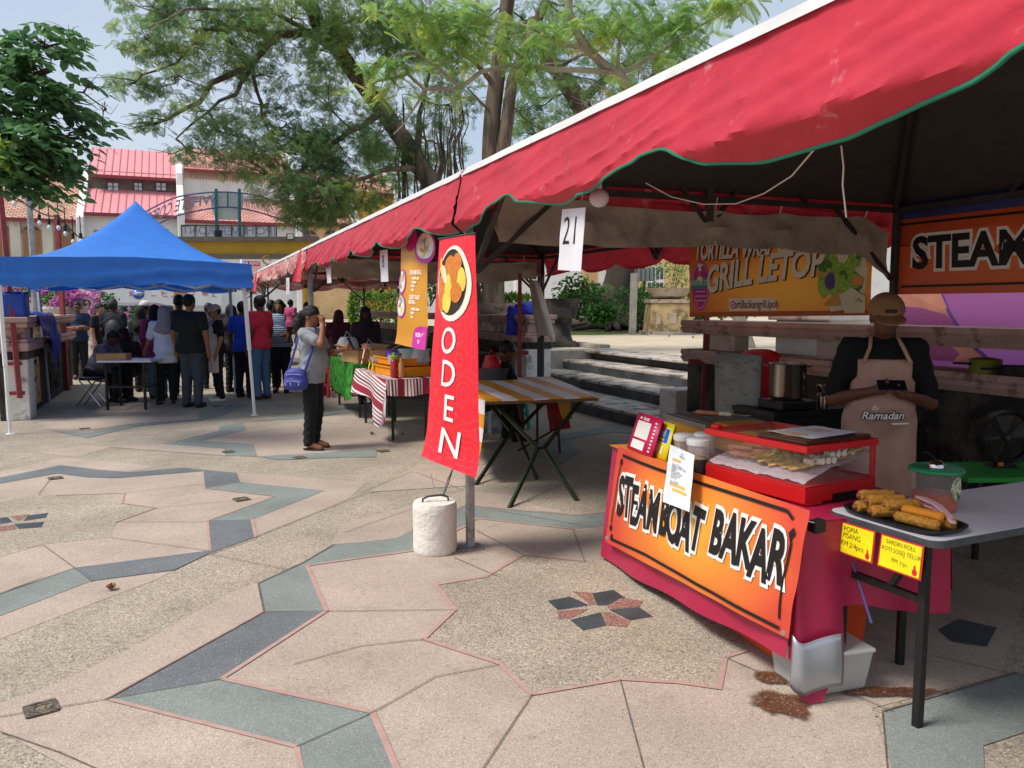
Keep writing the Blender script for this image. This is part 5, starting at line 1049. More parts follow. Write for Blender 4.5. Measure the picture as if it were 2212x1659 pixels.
mb = MB(); mb.tube(pts, .012, 5); mb.build('cable', flatM('black_cable', '#1e1e20', .6), t)
for x, y in ((185, 150), (515, 400), (640, 460), (760, 465), (850, 540), (950, 645), (1050, 640)):
    c = AT(x * .1666, 414.7 + y * .1666, 13.4); mb = MB(); mb.lathe([(.025, .05), (.025, .13), (.008, .14), (.008, .42)], c, 8); mb.build('socket', flatM('black_socket', '#1b1b1d', .6), t); mb = MB(); mb.ball(c, (.032, .032, .042), 10); mb.build('bulb', flatM('frosted_bulb', '#dcdad6', .3), t)
# thin post on the terrace, notice board, tarp
t = thing('concrete_post', 'thin mossy post standing right of the leaning dark trunk', 'post', AT(1366, 718, 25)); mb = MB(); mb.bar((AT(1366, 718, 25).x, 25, TZ), AT(1370, 590, 25), .2, .2); mb.build('shaft', m_conc, t)
t = thing('notice_board', 'grey louvred notice panel on a pole behind the thin mossy post', 'sign', AT(1392, 640, 30)); c = AT(1393, 594, 30); mb = MB(); mb.box(c, (.72, .1, .46)); mb.build('panel', flatM('grey_panel', '#8d9593', .5), t); mb = MB()
for k in range(5): mb.box(c + Vector((-.32 + k * .16, -.06, 0)), (.02, .03, .46))
mb.bar((c.x, c.y + .1, TZ), c + Vector((0, .1, 0)), .08); mb.build('frame', flatM('dark_frame', '#34393b', .5), t)
class Sheet:
    """cloth or paper hung between four corner points; at(u, v, lift) with u right, v up"""
    def __init__(s, tl, tr, br, bl, bulge=0, wr=.004, seed=0, curl=0, facing=None):
        s.c = [Vector(p) for p in (tl, tr, br, bl)]; s.n = (s.c[1] - s.c[0]).cross(s.c[0] - s.c[3]).normalized()
        if s.n.dot(Vector((0, 0, CAM_H)) - s.c[0]) < 0: s.n = -s.n
        s.b, s.w, s.sd, s.cu = bulge, wr, seed, curl
        s.W = ((s.c[1] - s.c[0]).length + (s.c[2] - s.c[3]).length) / 2; s.H = ((s.c[0] - s.c[3]).length + (s.c[1] - s.c[2]).length) / 2
    def at(s, u, v, lift=0):
        a = s.c[3] + (s.c[2] - s.c[3]) * u; b = s.c[0] + (s.c[1] - s.c[0]) * u; p = a + (b - a) * v
        uu, vv = min(max(u, 0), 1), min(max(v, 0), 1)
        o = s.b * math.sin(math.pi * uu) * math.sin(math.pi * (vv * .8 + .1)) + s.w * (nz((u * 3 + s.sd, v * 2.5, s.sd), 1) * 1.6 + nz((u * 9 + s.sd, v * 5, 2), 1) * .5)
        o += s.cu * max(0, .14 - vv) ** 2 * 30
        return p + s.n * (o + lift)
    def make(s, name, mats, par, nu=30, nv=24, th=.0, m=0):
        mb = MB(); mb.grid(lambda u, v: s.at(u, v), nu, nv, m); o = mb.build(name, mats, par, solid=th)
        uv = o.data.uv_layers.new(name='UVMap')
        for p in o.data.polygons:
            for li, vi in zip(p.loop_indices, p.vertices): uv.data[li].uv = ((vi % (nu + 1)) / nu, (vi // (nu + 1)) / nv)
        return o
    def blob(s, mb, cx, cy, rx, ry, lift, m=0, n=20, rot=0, wob=0, sd=0, k=2):
        def q(r, i):
            t = 2 * math.pi * i / n; w_ = 1 + wob * nz((math.cos(t) * 1.5 + sd, math.sin(t) * 1.5, sd), 1)
            x, y = rx * r * w_ * math.cos(t), ry * r * w_ * math.sin(t); x, y = x * s.W, y * s.H
            x, y = x * math.cos(rot) - y * math.sin(rot), x * math.sin(rot) + y * math.cos(rot)
            return s.at(cx + x / s.W, cy + y / s.H, lift)
        vs = [s.at(cx, cy, lift)] + [q(j / k, i) for j in range(1, k + 1) for i in range(n)]
        fs = [(0, 1 + i, 1 + (i + 1) % n) for i in range(n)] + [(1 + (j - 1) * n + i, 1 + j * n + i, 1 + j * n + (i + 1) % n, 1 + (j - 1) * n + (i + 1) % n) for j in range(1, k) for i in range(n)]
        mb.add(vs, fs, m); return s
    def rect(s, mb, u0, v0, u1, v1, lift, m=0, nu=8, nv=4):
        b = len(mb.v); mb.add([s.at(u0 + (u1 - u0) * i / nu, v0 + (v1 - v0) * j / nv, lift) for j in range(nv + 1) for i in range(nu + 1)],
                              [(j * (nu + 1) + i, j * (nu + 1) + i + 1, (j + 1) * (nu + 1) + i + 1, (j + 1) * (nu + 1) + i) for j in range(nv) for i in range(nu)], m); return s
    def poly(s, mb, pts, lift, m=0): mb.poly([s.at(u, v, lift) for u, v in pts], m); return s
    def line(s, mb, pts, wd, lift, m=0):
        for (a, b), (c, d) in zip(pts, pts[1:]):
            dx, dy = (c - a) * s.W, (d - b) * s.H; L = math.hypot(dx, dy) or 1; nx, ny = -dy / L * wd / 2 / s.W, dx / L * wd / 2 / s.H; k = max(1, int(L / .06))
            for i in range(k):
                t0, t1 = i / k, (i + 1) / k; p = (a + (c - a) * t0, b + (d - b) * t0); q = (a + (c - a) * t1, b + (d - b) * t1)
                mb.add([s.at(p[0] - nx, p[1] - ny, lift), s.at(q[0] - nx, q[1] - ny, lift), s.at(q[0] + nx, q[1] + ny, lift), s.at(p[0] + nx, p[1] + ny, lift)], [(0, 1, 2, 3)], m)
        return s
    def text(s, mb, t, u, v, size, lift=.004, m=0, rot=0, arc=0, **k):
        return letters(mb, t, lambda x, y: s.at(u + x / s.W, v + (y + arc * x * x) / s.H, lift), size, m, rot=rot, **k)
def printM(name, ci, cm, co, cx=.5, cy=.5, rough=.4, transl=.15, rx=.5, ry=.5, noise_=.35, p1=.45, p2=.95):
    m = bpy.data.materials.new(name); m.use_nodes = True; t = m.node_tree; L = t.links.new; b = t.nodes['Principled BSDF']; b.inputs['Roughness'].default_value = rough; b.inputs['Specular IOR Level'].default_value = .4
    uv = nod(t, 'ShaderNodeUVMap'); mp = nod(t, 'ShaderNodeMapping'); mp.inputs['Location'].default_value = (-cx / rx, -cy / ry, 0); mp.inputs['Scale'].default_value = (1 / rx, 1 / ry, 0); L(uv.outputs[0], mp.inputs[0])
    ln = nod(t, 'ShaderNodeVectorMath', operation='LENGTH'); L(mp.outputs[0], ln.inputs[0])
    n = nod(t, 'ShaderNodeTexNoise'); n.inputs['Scale'].default_value = 3.5; n.inputs['Detail'].default_value = 6; L(uv.outputs[0], n.inputs['Vector'])
    ma = nod(t, 'ShaderNodeMath', operation='MULTIPLY_ADD'); L(n.outputs['Fac'], ma.inputs[0]); ma.inputs[1].default_value = noise_; L(ln.outputs['Value'], ma.inputs[2])
    sb = nod(t, 'ShaderNodeMath', operation='SUBTRACT'); L(ma.outputs[0], sb.inputs[0]); sb.inputs[1].default_value = noise_ / 2
    cr = nod(t, 'ShaderNodeValToRGB'); e = cr.color_ramp.elements; e[0].position = .05; e[0].color = (*C(ci), 1); e[1].position = p2; e[1].color = (*C(co), 1); x = e.new(p1); x.color = (*C(cm), 1)
    L(sb.outputs[0], cr.inputs[0]); L(cr.outputs[0], b.inputs['Base Color'])
    tr = nod(t, 'ShaderNodeBsdfTranslucent'); L(cr.outputs[0], tr.inputs['Color']); mx = nod(t, 'ShaderNodeMixShader'); mx.inputs[0].default_value = transl; L(b.outputs[0], mx.inputs[1]); L(tr.outputs[0], mx.inputs[2]); L(mx.outputs[0], t.nodes['Material Output'].inputs['Surface'])
    return m
pw = flatM('print_white', '#efece6', .5); pk = flatM('print_black', '#1c1719', .5); pcream = flatM('print_cream', '#ece0cc', .5); pmag = flatM('print_magenta', '#c02f96', .5); pteal = flatM('print_teal', '#2f9a8c', .5); pyel = flatM('print_yellow', '#f2d22e', .5); pgrn = flatM('print_lettuce', '#8fb544', .5, var=.35, scale=30); pdgr = flatM('print_dark_green', '#4f7a2e', .5, var=.3, scale=30)
pbrn = flatM('print_brown', '#9a5a26', .5, var=.3, scale=40); pegg = flatM('print_egg_yellow', '#e0c64e', .45, var=.12, scale=20); porg = flatM('print_orange_brown', '#c9762c', .45, var=.2, scale=40); pdk = flatM('print_dark_broth', '#2f2016', .4); ppur = flatM('print_purple', '#5a3a86', .5); pmar = flatM('print_maroon', '#7f2a35', .5); pblu = flatM('print_blue', '#1f6fc4', .5); pred = flatM('print_red', '#d6213a', .5)
S = Sheet(AT(950, 519, 5.25), AT(1027, 507, 4.86), AT(1037, 1032, 4.76), AT(918, 985, 5.2), .035, .006, 3, curl=.05)
t = thing('vertical_banner', 'tall red vertical banner reading ODEN with a bowl of food, tied to the front pole', 'banner', G(985, 1190))
m_oden = bpy.data.materials.new('red_banner_print'); m_oden.use_nodes = True; _t = m_oden.node_tree; _b = _t.nodes['Principled BSDF']; _b.inputs['Roughness'].default_value = .35
_uv = nod(_t, 'ShaderNodeUVMap'); _mp = nod(_t, 'ShaderNodeMapping'); _mp.inputs['Scale'].default_value = (4, 10, 1); _t.links.new(_uv.outputs[0], _mp.inputs[0]); _v = nod(_t, 'ShaderNodeTexVoronoi', feature='F1'); _v.inputs['Scale'].default_value = 1.0; _t.links.new(_mp.outputs[0], _v.inputs['Vector'])
_s = nod(_t, 'ShaderNodeMath', operation='MULTIPLY'); _t.links.new(_v.outputs['Distance'], _s.inputs[0]); _s.inputs[1].default_value = 26; _s2 = nod(_t, 'ShaderNodeMath', operation='SINE'); _t.links.new(_s.outputs[0], _s2.inputs[0])
_r = nod(_t, 'ShaderNodeMapRange'); _r.inputs['From Min'].default_value = .75; _r.inputs['From Max'].default_value = .95; _t.links.new(_s2.outputs[0], _r.inputs['Value'])
_m = nod(_t, 'ShaderNodeMix', data_type='RGBA'); _t.links.new(_r.outputs[0], _m.inputs['Factor']); _m.inputs['A'].default_value = (*C('#e0162e'), 1); _m.inputs['B'].default_value = (*C('#d63a3c'), 1); _t.links.new(_m.outputs['Result'], _b.inputs['Base Color'])
S.make('cloth', m_oden, t, 24, 50)
mb = MB()
for i, (ch, v) in enumerate(zip('ODEN', (.545, .40, .25, .10))): S.text(mb, ch, .46 + .015 * i, v, .24, .005, off=.001, shear=.12, sx=.95 if ch != 'N' else 1.2)
mb.build('lettering', pw, t)
mb = MB(); S.blob(mb, .50, .80, .42, .165, .005, 0, 28); S.blob(mb, .47, .805, .355, .145, .0065, 1, 28)
for cx, cy, rx, ry, ro, m_ in ((.26, .735, .13, .06, .1, 3), (.24, .79, .10, .05, .3, 3), (.45, .79, .12, .065, -.15, 2), (.40, .72, .12, .048, .1, 2), (.72, .82, .11, .055, .2, 2), (.62, .76, .13, .045, -.3, 3), (.55, .845, .10, .06, .1, 3), (.42, .88, .14, .04, .4, 3), (.62, .89, .12, .04, -.4, 3), (.30, .84, .06, .05, .6, 4), (.2, .87, .03, .05, .3, 2)):
    S.blob(mb, cx, cy, rx, ry, .008 + .0004 * len(mb.v) / 60, m_, 16, ro, .12, cx * 9)
mb.build('food_picture', [pcream, pdk, pegg, porg, flatM('print_pale', '#d9d2b4', .5)], t)
mb = MB(); mb.tube([S.at(-.02, 1.005, 0), S.at(1.02, 1.005, 0)], .008, 6); mb.build('top_rod', m_dkst, t)
S = Sheet(AT(868, 520, 6.9), AT(923, 510, 6.35), AT(924, 757, 6.2), AT(857, 742, 6.85), .03, .006, 8, curl=.03)
t = thing('vertical_banner', 'mustard yellow hanging banner with oval noodle pictures, behind the red vertical banner', 'banner', W(1.3, -.1))
S.make('cloth', printM('mustard_print', '#e0a032', '#dc9c30', '#d8962c', noise_=.1), t, 16, 24)
mb = MB(); S.blob(mb, .95, .90, .34, .14, .004, 1, 24); S.blob(mb, .95, .915, .28, .115, .006, 0, 24); S.blob(mb, .45, 1.0, .22, .12, .007, 1, 20); S.blob(mb, .18, .60, .21, .12, .004, 1, 24); S.blob(mb, .18, .60, .17, .10, .006, 0, 24); S.blob(mb, .17, .37, .20, .115, .005, 1, 24); S.blob(mb, .17, .37, .165, .098, .0065, 0, 24)
mo_ = [flatM('print_pale_bowl', '#d9dcd0', .5, var=.2, scale=25), pmag]; mb.build('picture_oval', mo_, t); mb = MB()
S.poly(mb, [(.62, 0), (.63, .12), (.70, .18), (.82, .2), (1, .2), (1, 0)], .005, 1); mb.build('order_flash', mo_, t)
mn_ = flatM('print_steel_blue', '#8fa9c4', .5)
for cx, cy in ((.18, .61), (.17, .38), (.95, .92)):
    mb = MB()
    for k in range(9): S.blob(mb, cx + random.uniform(-.09, .09), cy + random.uniform(-.06, .06), .06, .016, .0075 + k * .0003, k % 3, 10, random.uniform(0, 3), .2, k)
    mb.build('noodle_picture', [pegg, porg, mn_], t)
mb = MB()
for tx, u, v, sz in (('OVEN MEATBALL', .70, .68, .05), ('- Meatballs, pasta,', .70, .63, .033), ('bolognese', .66, .595, .033), ('- Noodle', .62, .56, .033), ('- Soup', .62, .525, .033), ('CHEESY CRAZY', .68, .455, .045), ('MEATBALL', .62, .41, .045), ('- Meatballs, cheese', .70, .35, .033), ('- Noodle', .62, .315, .033), ('- Soup', .62, .28, .033), ('ORDER NOW', .83, .12, .045), ('012-2700', .84, .06, .04)):
    S.text(mb, tx, u, v, sz, .0075, off=.001, sx=.62)
mb.build('lettering', pw, t)
S = Sheet(AS(1489, 520, 3.55), AS(1886, 500, 3.60), AS(1880, 676, 3.60), AS(1490, 680, 3.55), .03, .006, 5)
t = thing('banner', 'wide orange banner reading GRILL LETOP with a salad wrap picture', 'banner', W(1.5, 3.8))
S.make('cloth', printM('orange_grill_print', '#f0a83a', '#e8983a', '#c96428', .62, .35, rx=.6, ry=.75, transl=.35), t, 40, 20)
sh = MB(); mb = MB()
for m_, l, dx in ((sh, .010, .006), (mb, .014, 0)):
    S.text(m_, 'GRILL LETOP', .46 + dx, .56 - dx * 2, .36, l, rot=.09, off=.012, shear=.28, sx=.80, arc=-.03)
    S.text(m_, 'TORTILLA WRAP CIKEN',   .40 + dx, .85 - dx * 2, .235, l, rot=.03, off=.010, shear=.2, sx=.70, arc=.03)
sh.build('lettering_shadow', pk, t); mb.build('lettering', pcream, t)
mb = MB(); S.rect(mb, .28, .045, .565, .21, .004, 0); S.text(mb, 'tortillacikengrill.ipoh', .44, .125, .115, .006, 1, off=.0015, sx=.72); S.blob(mb, .305, .125, .018, .055, .006, 2, 16); S.blob(mb, .305, .125, .012, .037, .007, 0, 16); S.blob(mb, .305, .125, .006, .02, .008, 2, 12); mb.build('address_strip', [pcream, pmar, pmag], t)
mb = MB(); S.poly(mb, [(.02, .45), (.035, .62), (.075, .72), (.115, .70), (.145, .58), (.155, .42), (.145, .22), (.105, .07), (.07, .05), (.03, .18)], .005, 0)
S.poly(mb, [(.012, .47), (.022, .40), (.012, .34), (.165, .36), (.155, .43), (.165, .50)], .008, 1); S.text(mb, 'DAPUR KAK GOJES', .088, .425, .075, .010, 2, off=.001, sx=.66)
S.line(mb, [(.03, .45), (.042, .60), (.075, .69), (.112, .67), (.138, .56)], .006, .007, 2); S.line(mb, [(.034, .3), (.045, .19), (.072, .085), (.102, .10), (.136, .24), (.143, .36)], .006, .007, 2)
S.blob(mb, .085, .60, .012, .035, .008, 2, 12); S.blob(mb, .085, .66, .017, .03, .0085, 2, 12); S.blob(mb, .085, .55, .013, .04, .0082, 3, 14); S.blob(mb, .085, .47, .022, .05, .0075, 2, 14)
for v in (.31, .25, .19): S.line(mb, [(.05, v), (.125, v)], .008, .0085, 2)
mb.build('badge', [pmag, pteal, pcream, porg], t)
mb = MB(); S.poly(mb, [(.76, .6), (.79, .82), (.86, .92), (.95, .86), (.985, .55), (.97, .08), (.83, .02), (.82, .3)], .004, 0)
for k in range(46):
    S.blob(mb, random.uniform(.79, .965), random.uniform(.28, .86), random.uniform(.015, .035), random.uniform(.05, .11), .006 + k * .0002, random.choice((1, 1, 1, 2, 5, 1)), 12, random.uniform(0, 3), .5, k)
S.blob(mb, .835, .40, .025, .10, .017, 3, 14, 0, .3); S.blob(mb, .87, .78, .012, .16, .018, 0, 12, .15); S.blob(mb, .90, .76, .014, .15, .0185, 0, 12, -.25)
for k in range(8): S.blob(mb, .84 + k * .008, .16 + .02 * (k % 3), .04, .035, .018 + k * .0004, 4, 12, .5)
S.poly(mb, [(.90, .0), (.875, .22), (.93, .32), (.985, .2), (.985, .0)], .022, 0); S.text(mb, 'bang', .945, .13, .09, .024, 6, rot=.7, sx=.8); mb.build('salad_wrap_picture', [flatM('print_tortilla', '#d8cfae', .5), pgrn, pdgr, ppur, flatM('print_chicken', '#c9963f', .5), flatM('print_carrot', '#d98a4a', .5), pmar], t)
t2_ = MB(); S.rect(t2_, 0, -.03, 1, .035, .002, 0, 20, 2); t2_.build('hem', flatM('orange_hem', '#b25a2c', .5), t)
def BK(x, y, s=3.72): return AS(x, y, s)
S = Sheet(BK(1938, 470), W(-4.4, 3.72, 2.26), W(-4.4, 3.72, 1.69), BK(1938, 636), .02, .008, 11)
t = thing('banner', 'shaded orange banner reading STEAM along the rear right of the nearest tent', 'banner', W(-2, 3.72))
m_stm = printM('orange_steam_print', '#e0772c', '#d2602c', '#b8452c', .4, .5, rx=.6, ry=.9); S.make('cloth', m_stm, t, 40, 12)
a, b = MB(), MB(); uW = .40 / S.W
tx = 'STEAMBOAT BAKAR'
S.text(a, tx, .035, .5, .33, .004, off=.034, sx=1.0, align='LEFT'); S.text(b, tx, .035, .5, .33, .007, off=.011, sx=1.0, align='LEFT'); a.build('lettering_outline', pw, t); b.build('lettering', pk, t)
for v_ in (.9, .1): mb = MB(); S.line(mb, [(.01, v_), (.3, v_ + .01), (.99, v_)], .018, .004); mb.build('border', pk, t)
t = thing('tarpaulin', 'dark blue tarpaulin strip above the shaded orange banner', 'tarp', W(-2, 3.69)); S = Sheet(BK(1938, 430, 3.70), W(-4.4, 3.70, 2.46), W(-4.4, 3.70, 2.27), BK(1938, 476, 3.70), .02, .01, 2); S.make('cloth', flatM('navy_tarp', '#2a2f63', .5), t, 20, 4)
S = Sheet(W(.62, 4.42, 1.78), W(-5, 4.42, 1.78), W(-5, 4.42, .95), W(.62, 4.42, .95), .02, .012, 6)
t = thing('banner', 'purple and salmon banner hung behind the right balustrade rail', 'banner', W(-2, 4.42)); S.make('cloth', printM('purple_print', '#a874c8', '#9a62bb', '#9d5f9c', .6, .3, transl=.5, rough=.6), t, 30, 10)
mb = MB(); S.poly(mb, [(0, 1), (.085, 1), (.11, .72), (.15, .4), (.185, .22), (0, .22)], .003, 0); S.line(mb, [(.085, 1), (.11, .72), (.15, .4), (.19, .22)], .03, .005, 1); mb.build('salmon_panel', [flatM('print_salmon', '#d69a84', .6, transl=.4, var=.2, scale=2), ppur], t)
S = Sheet(W(.98, 5.0, 1.98), W(.45, 5.0, 1.98), W(.45, 5.0, 1.4), W(.98, 5.0, 1.4), 0, .004, 4); t = thing('poster', 'blue poster with a yellow band between the salad banner and the tent post', 'poster', W(.7, 5)); S.make('sheet', flatM('poster_blue', '#1f4f97', .5, transl=.3), t, 8, 8); mb = MB(); S.poly(mb, [(.1, .02), (.9, .35), (1, .5), (1, .62), (.7, .4), (0, .14)], .004); mb.build('yellow_band', pyel, t); mb = MB(); S.line(mb, [(.15, .82), (.45, .85), (.7, .82)], .02, .004); S.line(mb, [(.2, .74), (.6, .76)], .02, .004); mb.build('lettering', pw, t)
mb = MB(); mb.bar(W(.98, 5.0, TZ), W(.98, 5.0, 2.0), .03); mb.bar(W(.45, 5.0, TZ), W(.45, 5.0, 2.0), .03); mb.build('stand', m_dkst, t)
def card(lab, tl, tr, br, bl, num, sz):
    S = Sheet(tl, tr, br, bl, .006, .002, 1); t = thing('number_card', lab, 'card', S.at(.5, 1), 'stall number cards'); S.make('paper', flatM('card_paper', '#eceaf0', .6, transl=.2), t, 6, 10)
    mb = MB(); S.text(mb, num, .5, .62, sz, .003, off=-.002); mb.build('number', pk, t)
card('white card numbered 21 hanging from the nearest red valance', AT(1214, 452, 3.95), AT(1265, 448, 3.7), AT(1255, 586, 3.7), AT(1205, 583, 3.95), '21', .19)
card('white card numbered 8 hanging from the second red tent', AT(820, 541, 7.75), AT(837, 539, 7.5), AT(839, 608, 7.5), AT(823, 609, 7.75), '8', .17)
card('narrow edge-on white card left of card number 8', AT(703, 562, 10.35), AT(714, 561, 10.15), AT(716, 611, 10.15), AT(707, 612, 10.35), '7', .15)
for x0, x1, y0, y1, Y in ((618, 625, 600, 630, 13.2), (652, 657, 0, 0, 0)):
    if Y: card('thin white card hanging at the faded fringe above the striped-shirt woman', AT(x0, y0, Y), AT(x1, y0, Y - .2), AT(x1, y1 + 6, Y - .2), AT(x0, y1 + 6, Y), '5', .12)
K0 = Vector((.655, 4.9, 0)); KX = Vector((.29, -.957, 0)).normalized(); KY = Vector((-KX.y, KX.x, 0)); KY = Vector((.957, .29, 0)).normalized()
def K(x, y, z): return K0 + KX * x + KY * y + Z * z
KZ = math.atan2(KX.y, KX.x)
def KP(x, y, off):                              # pixel -> vertical plane of the counter front moved by off
    d = ray(x, y); o = Vector((0, 0, CAM_H)); t_ = ((K0 + KY * off - o).dot(KY)) / d.dot(KY); return o + d * t_
m_crim = M('crimson_vinyl_cloth', '#a82146', .38, .1, 3, .2, 12, spec=.45); m_silver = flatM('silver_vinyl_back', '#a9acb2', .3, metal=.6)
m_blk = M('black_painted_steel', '#1d1c1d', .45, .15, 20, col2='#4a4642', thr=.68, scale2=30); m_tabtop = M('white_laminate', '#d7d5db', .35, .04, 6); m_tabedge = M('dark_table_edge', '#4a4c50', .5, .2, 30)
LEN, DEP, TT = 1.82, .70, .735
t = thing('trestle_table', 'long black-legged trestle table hidden under the crimson cloth', 'table', K(.9, .35, 0))
mb = MB(); mb.box(K(LEN / 2, DEP / 2, TT - .02), (LEN, DEP, .03), KZ); mb.build('tabletop', m_tabtop, t)
for x in (.12, 1.70):
    for y in (.08, .62): mb = MB(); mb.bar(K(x, y, 0), K(x, y, TT - .04), .03); mb.build('leg', m_blk, t)
t = thing('tablecloth', 'crimson vinyl tablecloth over the grilling counter, silver underside curled at the near corner', 'tablecloth', K(.9, .35, TT))
def zb(x): return .02 + .17 * max(0, (x - .1) / LEN) ** 1.2
mb = MB(); mb.grid(lambda u, v: K(-.02 + (LEN + .04) * u, -.02 + (DEP + .04) * v, TT + .004 + .002 * nz((u * 8, v * 4, 0))), 24, 10)
mb.grid(lambda u, v: K(-.02 + (LEN + .04) * u - .06 * (1 - v) * (1 - u), -.022 - .05 * (1 - v) + .012 * math.sin(u * 17) * (1 - v) , zb(u * LEN) + (TT + .004 - zb(u * LEN)) * v), 40, 12)
mb.grid(lambda u, v: K(-.02 - .05 * (1 - v), -.022 + (DEP + .04) * u, .05 + (TT - .046) * v), 14, 8)
mb.grid(lambda u, v: K(-.02 + (LEN + .04) * u, DEP + .02 + .03 * (1 - v), .38 + (TT - .376) * v), 14, 6)
# near end: short drape with folds plus the long corner fold
mb.grid(lambda u, v: K(LEN + .02 + (.012 + .014 * math.sin(u * 14)) * (1 - v), -.022 + (DEP + .04) * u, (.33 + .04 * math.sin(u * 5)) + (TT + .004 - .33 - .04 * math.sin(u * 5)) * v), 24, 10)
def fold(u, v):                                # hanging corner of the cloth, folded round on itself
    z = TT + .003 - (TT - (.17 - .03 * u)) * (1 - v)
    o = .02 + .055 * (1 - v) ** .8
    pts = (K(LEN + .012, -.035 - .03 * (1 - v), z), K(LEN + o * 1.05, -.05 - .02 * (1 - v), z), K(LEN + o * .95, .06 + .02 * (1 - v), z), K(LEN + .03 + .02 * (1 - v), .15 + .03 * (1 - v), z))
    return pts[0] * (1 - u) ** 3 + pts[1] * 3 * u * (1 - u) ** 2 + pts[2] * 3 * u * u * (1 - u) + pts[3] * u ** 3 + KX * (.008 * math.sin(u * 9 + v * 2))
mb.grid(fold, 24, 16)
mb.build('cloth', m_crim, t)
def hemf(u, v):
    p = fold(u * .9, 0); q = fold(u * .9, .17); return q.lerp(p, 1 - v) + (KX * .028 - KY * .012) * (1 + .5 * math.sin(math.pi * v)) + Z * (.02 - .115 * (1 - v) - .02 * math.sin(u * 5))
mb = MB(); mb.grid(hemf, 20, 8); mb.build('curled_hem', m_silver, t, solid=.004)
mb = MB(); mb.grid(lambda u, v: hemf(.25 + .6 * u * (1 - .0 * v) * (.35 + .65 * v) + .25 * (1 - v), 0) - KX * .02 * v + Z * (-.01 - .05 * (1 - v) + .01), 6, 5); mb.build('hanging_tip', m_crim, t)
# printed banner on the front
S = Sheet(KP(1335, 964, -.05), KP(1747, 1103, -.05), KP(1703, 1380, -.09), KP(1308, 1170, -.10), .015, .008, 21)
t = thing('banner', 'orange banner reading STEAMBOAT BAKAR on the front of the grilling counter', 'banner', K(.9, -.06, .4))
S.make('cloth', printM('orange_steamboat_print', '#f4b63c', '#ee8c34', '#d24a36', .52, .5, rx=.52, ry=.85, transl=.05), t, 50, 24)
mb = MB(); mb.grid(lambda u, v: K(-.02 + 1.02 * u, -.05 + .20 * v, TT + .009 - .0 * v), 20, 4); mb.build('top_flap', flatM('orange_flap', '#e58a35', .4, var=.15, scale=3), t)
a, b = MB(), MB()
for m_, l, of in ((a, .005, .030), (b, .008, .0115)):
    rr = random.Random(5); x = 0
    cs = 'STEAMBOAT BAKAR'; adv = dict(M=.150, A=.118, T=.104, E=.100, S=.104, B=.112, O=.115, K=.112, R=.112); adv[' '] = .07
    tot = sum(adv[c] for c in cs); k = (.90 * S.W) / tot; u = .055
    for c in cs:
        w_ = adv[c] * k / S.W
        if c != ' ': S.text(m_, c, u + w_ / 2, .50 + rr.uniform(-.02, .03) + .03 * (u > .6), .30 + rr.uniform(-.012, .02), l, off=of, sx=.58, rot=rr.uniform(-.07, .05))
        u += w_
for k in range(26):                            # ragged flame tips on the outline
    u = random.uniform(.06, .94); S.poly(a, [(u - .006, .68), (u + .006, .68), (u + random.uniform(-.008, .012), .68 + random.uniform(.05, .12))], .0052)
a.build('lettering_outline', pw, t); b.build('lettering', pk, t)
mb = MB(); S.line(mb, [(.05, .93), (.3, .915), (.6, .93), (.93, .945), (.955, .90)], .016, .006); S.line(mb, [(.045, .06), (.3, .085), (.6, .06), (.97, .05)], .016, .006); S.line(mb, [(.03, .22), (.035, .5), (.045, .82)], .010, .006); S.line(mb, [(.965, .12), (.955, .45), (.965, .72), (.955, .80)], .012, .006)
for u, v in ((.03, .17), (.048, .86), (.045, .08), (.965, .8)): S.poly(mb, [(u - .010, v), (u, v - .045), (u + .010, v), (u, v + .045)], .0065)
mb.build('border', pk, t)
mb = MB();
for u, v in ((.012, .05), (.985, .03)): mb.lathe([(.006, 0), (.012, .002), (.012, .004), (.006, .005)], S.at(u, v, .004), 12, mat=Matrix.Rotation(R(90), 3, 'X'))
mb.build('eyelet', flatM('eyelet_steel', '#c9c9c6', .3, metal=.8), t)
t = thing('binder_clip', 'black binder clip pinching the crimson cloth at the near counter corner', 'clip', KP(1762, 1112, -.03)); c = K(LEN + .03, .02, TT - .005); mb = MB(); mb.prism([c + KY * q + Z * z for q, z in ((-.03, -.025), (-.03, .02), (.02, .03), (.02, -.02))], KX * .05); mb.build('clip_body', m_blk, t, bevel=.004); mb = MB(); mb.tube([c + KX * .01 + KY * -.03 + Z * .02, c + KX * .025 + KY * -.07 + Z * .03, c + KX * .04 + KY * -.03 + Z * .02], .003, 5); mb.build('wire_loop', flatM('clip_wire', '#b9b9ba', .3, metal=.8), t)
# cooler box and tub under the counter
t = thing('storage_box', 'bright orange plastic box standing under the grilling counter', 'box', K(1.05, .4, 0)); mb = MB(); m_orp = flatM('orange_plastic', '#e2542a', .35)
c0, c1 = K(.62, .10, 0), K(1.48, .10, 0); mb.add([K(x, y, z) for z, g_ in ((0, 0), (.40, .025)) for x, y in ((.60 - g_, .10 - g_), (1.50 + g_, .10 - g_), (1.50 + g_, .60 + g_), (.60 - g_, .60 + g_))], [(3, 2, 1, 0), (0, 1, 5, 4), (1, 2, 6, 5), (2, 3, 7, 6), (3, 0, 4, 7), (4, 5, 6, 7)]); mb.build('tub', m_orp, t, bevel=.02); mb = MB(); mb.box(K(1.05, .35, .43), (.99, .59, .05), KZ); mb.build('lid', flatM('orange_lid', '#c94a26', .35), t, bevel=.02)
m_clear = M('milky_plastic', '#d9d7d2', .35, 0, transl=.0, alpha=.55); m_clear2 = M('clear_plastic', '#f0f0f0', .12, 0, alpha=.22, spec=.6)
